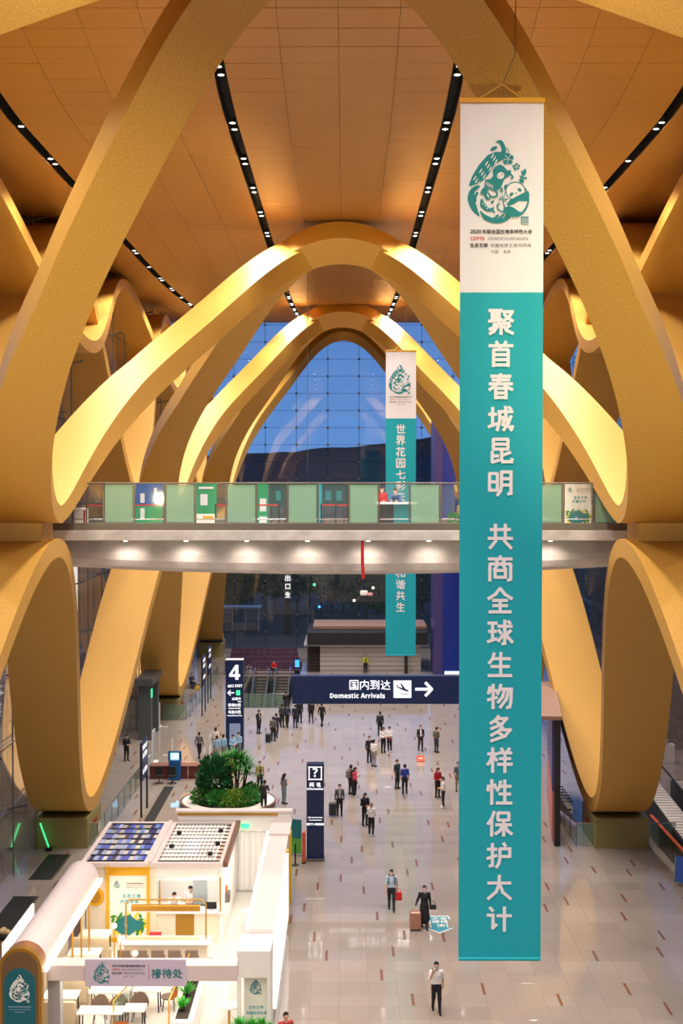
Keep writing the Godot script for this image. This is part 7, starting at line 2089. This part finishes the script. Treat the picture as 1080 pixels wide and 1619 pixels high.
func bridge_things() -> void:
	mat("poster_green", col(24, 150, 96), 0.5)
	mat("poster_deep_blue", col(14, 86, 168), 0.5)
	var X := func(u: float, d: float) -> float: return at(u, 790, d).x
	var D := 49.2
	board("blue and green poster board behind the railing, with a white bottle shape", X.call(236, D), D, 1.06, 1.7, 0.1, [[0, 0, 1, 1, M.poster_deep_blue], [0, 0.24, 1, 0.46, M.poster_green], [-0.25, 0.66, 0.16, 0.22, M.banner_white], [-0.25, 0.3, 0.16, 0.24, M.banner_white], [0.24, 0.75, 0.1, 0.3, M.banner_white]])
	board("green poster board with a white card above printed leaves", X.call(326, D), D, 0.84, 1.7, 0.1, [[0, 0, 1, 1, M.poster_green], [-0.1, 0.62, 0.34, 0.26, M.banner_white], [0, 0.16, 0.96, 0.26, M.poster_white], [0.1, 0.2, 0.5, 0.08, M.yellow_bar], [0.0, 0.9, 0.7, 0.05, M.banner_white]])
	board("narrow green poster strip with white cards on the footbridge", X.call(416, D), D, 0.42, 1.7, 0.1, [[0, 0, 1, 1, M.poster_green], [0, 0.5, 0.6, 0.3, M.banner_white], [0, 0.14, 0.7, 0.18, M.banner_white]])
	board("dark teal board with a drop emblem beside the narrow green strip", X.call(440, D + 1.6), D + 1.6, 0.7, 1.0, 0.8, [[0, 0, 1, 1, M.poster_drop], [0, 0.5, 0.3, 0.4, M.teal_dark]])
	board("dark teal board with two drop emblems behind a clear pane", X.call(528, D + 1.6), D + 1.6, 1.05, 1.0, 0.8, [[0, 0, 1, 1, M.poster_drop], [-0.22, 0.5, 0.22, 0.4, M.teal_dark], [0.2, 0.5, 0.22, 0.4, M.teal_dark]])
	board("narrow teal poster strip beside the two drop emblems", X.call(506, D), D, 0.16, 1.7, 0.1, [[0, 0, 1, 1, M.teal]])
	var p := at(914, 790, D)
	var t := thing("panda_poster", "white event poster with a teal animal on the footbridge", "poster", Vector3(p.x, 15.76, -D))
	poster_art(t, Vector3(0, 0.95, 0), 1.06, 1.66)
	put(MB.new().box(Vector3(0, 0.06, -0.05), Vector3(1.0, 0.1, 0.3)), "foot", M.steel, t)
	# red belt barriers
	var posts := [137, 341, 441, 508, 531]
	for k in posts.size():
		var q := at(posts[k], 800, D - 0.5)
		var bp := thing("barrier_post", ["black belt post beside the white bin on the footbridge", "black belt post before the green poster board", "black belt post before the dark teal board", "black belt post beside the narrow teal strip", "black belt post before the two drop emblems"][k], "post", Vector3(q.x, 15.76, -(D - 0.5)), 0.0, "belt posts on the footbridge")
		put(MB.new().tube([Vector3(0, 0.02, 0), Vector3(0, 1.0, 0)], 0.03, 8), "pole", M.black, bp)
		put(MB.new().lathe([Vector2(0.16, 0.0), Vector2(0.16, 0.03), Vector2(0.0, 0.05)], Vector3.ZERO, 14), "foot", M.black, bp)
		if k in [0, 1, 3]:
			var nx: float = at([300, 441, 598][[0, 1, 3].find(k)], 800, D - 0.5).x - q.x
			put(MB.new().box(Vector3(nx / 2, 0.95, 0), Vector3(nx, 0.06, 0.01)), "belt", M.bag_red, bp)
	# service counter with two clerks
	var c := at(626, 800, 50.2)
	t = thing("service_counter", "white service counter behind the railing with teal front", "counter", Vector3(c.x, 15.76, -50.2))
	put(MB.new().bevel(Vector3(0, 1.0, 0), Vector3(1.7, 0.08, 0.7), 0.02), "top", M.white, t)
	put(MB.new().box(Vector3(0.35, 0.5, 0.1), Vector3(0.9, 0.94, 0.1)), "front", M.teal_dark, t)
	put(MB.new().box(Vector3(-0.45, 0.5, 0.1), Vector3(0.7, 0.94, 0.1)), "dark_front", M.black, t)
	person(0, 0, 0.3, "front", "clerk in a red top at the footbridge counter", col(196, 30, 44), col(30, 30, 36), {"at": Vector3(c.x - 0.55, 15.76, -51.0)})
	person(0, 0, -0.2, "lean", "clerk in a blue shirt bent over the footbridge counter", col(50, 96, 150), col(30, 30, 36), {"at": Vector3(c.x + 0.05, 15.76, -51.1)})
	var pl := thing("potted_plant", "small potted plant on the footbridge beside the banner", "plant", Vector3(X.call(718, 48.2), 15.76, -48.2))
	put(MB.new().lathe([Vector2(0.1, 0.0), Vector2(0.14, 0.24), Vector2(0.0, 0.22)], Vector3.ZERO, 12), "pot", M.white, pl)
	put(leaf_cloud(160, Vector3(0.22, 0.2, 0.2), 0.14, 91), "foliage", M.leaf_mid, pl, Vector3(0, 0.4, 0))
	var cs := thing("white_bin", "white bin with a red label at the golden ribbon end of the footbridge", "bin", Vector3(X.call(128, 49.0), 15.76, -49.0))
	put(MB.new().bevel(Vector3(0, 0.42, 0), Vector3(0.5, 0.84, 0.4), 0.04), "body", M.white, cs)
	put(MB.new().box(Vector3(0.18, 0.5, 0.21), Vector3(0.08, 0.5, 0.01)), "label_strip", M.bag_red, cs)
	# red strap and loop that hang from the bridge
	var h := at(573, 862, BZ + 0.12)
	t = thing("hanging_strap", "red fire strap with a white grip hanging below the footbridge", "strap", Vector3(h.x, h.y, h.z))
	put(MB.new().tube([Vector3(0, 0.3, 0), Vector3(0.0, -0.6, 0.01), Vector3(0.04, -1.3, 0.02)], 0.06, 8), "strap", M.bag_red, t)
	put(MB.new().tube([Vector3(0.04, -1.25, 0.02), Vector3(-0.02, -1.75, 0.02)], 0.025, 6), "cord", M.ink, t)
	put(MB.new().bevel(Vector3(0.06, -1.85, 0.02), Vector3(0.3, 0.2, 0.12), 0.04), "grip", M.white, t)
	put(MB.new().bevel(Vector3(0.3, -1.9, 0.02), Vector3(0.2, 0.12, 0.1), 0.03), "tip", M.flower_pink, t)


func _ready() -> void:
	camera_and_light()
	materials()
	glow("lamp_lens", Color(1.0, 0.95, 0.88), 14.0)
	glow("up_lens", Color(1.0, 0.8, 0.5), 3.0)
	mat("plinth", col(150, 138, 84), 0.5)
	mat("notice_red", col(150, 40, 30), 0.6)
	mat("asphalt", col(34, 36, 34), 0.9)
	mat("hill", col(26, 34, 44), 0.95)
	mat("kerb", col(108, 102, 98), 0.4, 0.3)
	mat("pale_blue", col(150, 176, 214), 0.5)
	mat("ad_blue", col(18, 52, 160), 0.3)
	mat("ad_violet", col(74, 66, 128), 0.4)
	mat("beam_pink", col(150, 120, 104), 0.6)
	mat("poster_pink", col(196, 122, 116), 0.6)
	mat("sticker_teal", col(24, 140, 164), 0.5)
	mat("rim_brown", col(112, 82, 62), 0.5)
	mat("soil", col(46, 36, 26), 0.95)
	mat("bark", col(84, 62, 42), 0.9)
	for q in [["leaf_dark", col(22, 92, 44)], ["leaf_mid", col(52, 132, 48)], ["leaf_light", col(128, 164, 50)]]:
		mat(q[0], q[1], 0.6).backlight_enabled = true
		M[q[0]].backlight = q[1] * 0.3
	mat("flower_red", col(176, 30, 46), 0.7)
	mat("flower_pink", col(214, 150, 150), 0.7)
	mat("desk_top", col(140, 96, 84), 0.4)
	mat("desk_red", col(92, 34, 36), 0.4)
	mat("kiosk_blue", col(16, 84, 140), 0.4)
	glow("screen_pale", Color(0.55, 0.85, 1.0), 1.2)
	glow("screen_blue", Color(0.2, 0.5, 1.0), 1.2)
	mat("wood_orange", col(196, 120, 54), 0.5)
	mat("vestibule", col(92, 98, 98), 0.4, 0.3)
	mat("purple", col(74, 44, 74), 0.5)
	mat("pit", col(60, 66, 66), 0.7)
	mat("block_grey", col(184, 180, 176), 0.8)
	mat("block_dark", col(110, 108, 108), 0.9)
	mat("shutter", col(58, 52, 52), 0.7)
	mat("white_grey", col(198, 196, 196), 0.6)
	mat("roof_dark", col(28, 32, 36), 0.7)
	for q in [["lamp_amber", Color(1, 0.65, 0.15)], ["lamp_blue", Color(0.2, 0.45, 1)], ["lamp_green", Color(0.2, 1, 0.4)], ["lamp_pale", Color(1, 0.9, 0.75)]]:
		glow(q[0], q[1], 3.0)
	mat("pallet", col(206, 200, 196), 0.5)
	mat("parapet", col(52, 54, 50), 0.25)
	mat("rail_orange", col(196, 84, 40), 0.5)
	mat("poster_blue", col(44, 84, 168), 0.5)
	mat("caution", col(236, 84, 40), 0.6)
	mat("grating", col(44, 46, 44), 0.6, 0.3)
	mat("sign_leaf", col(92, 172, 60), 0.6)
	mat("brass", col(196, 146, 56), 0.35, 0.6)
	mat("cyan", col(40, 170, 200), 0.6)
	mat("beige_fur", col(196, 168, 126), 0.95)
	mat("poster_white", col(236, 236, 226), 0.6)
	mat("print_yellow", col(230, 210, 60), 0.7)
	mat("table_top", col(240, 234, 222), 0.4)
	mat("seat_grey", col(122, 104, 92), 0.8)
	mat("chair_orange", col(206, 108, 48), 0.6)
	mat("leaf_bright", col(60, 170, 50), 0.6)
	mat("kiosk_floor", col(206, 202, 194), 0.2)
	mat("kiosk_white", col(240, 238, 234), 0.5)
	mat("kiosk_cream", col(232, 220, 200), 0.5)
	mat("kiosk_pink", col(220, 208, 206), 0.5)
	mat("brown_edge", col(110, 76, 58), 0.6)
	mat("gold_dark", col(170, 128, 48), 0.4, 0.5)
	mat("gold_bright", col(232, 176, 30), 0.4, 0.3)
	mat("copper", col(176, 124, 88), 0.4, 0.4)
	mat("arch_brown", col(120, 92, 62), 0.5, 0.2)
	mat("teal_panel", col(0, 98, 112), 0.5)
	mat("sign_lilac", col(206, 194, 216), 0.5)
	mat("ribbed", col(150, 148, 152), 0.6)
	mat("tile_pink", col(206, 160, 146), 0.4)
	mat("steel_pale", col(176, 190, 200), 0.35, 0.3)
	mat("tan_inlay", col(196, 160, 110), 0.5)
	mat("bench", col(196, 178, 150), 0.8)
	mat("box_red", col(200, 34, 40), 0.5)
	mat("roof_reflect_blue", col(64, 96, 196), 0.25)  # reflected sky put into the colours of the kitchen roof panes
	mat("roof_reflect_pale", col(168, 186, 226), 0.25)
	mat("roof_reflect_sky", col(110, 150, 220), 0.25)
	mat("roof_reflect_deep", col(40, 52, 110), 0.25)
	mat("yellow_edge", col(240, 196, 20), 0.5)
	glow("light_box", Color(1.0, 0.98, 0.95), 0.5)
	glow("cove", Color(1.0, 0.95, 0.82), 0.9)
	glow("globe", Color(1.0, 0.93, 0.8), 1.4)
	floor_and_ceiling()
	downlights()
	ribbons()
	shell()
	bridge()
	banners()
	hall_signs()
	planter()
	desk_corner()
	far_end()
	right_side()
	kiosk()
	people()
	mat("poster_drop", col(22, 62, 64), 0.5)
	bridge_things()
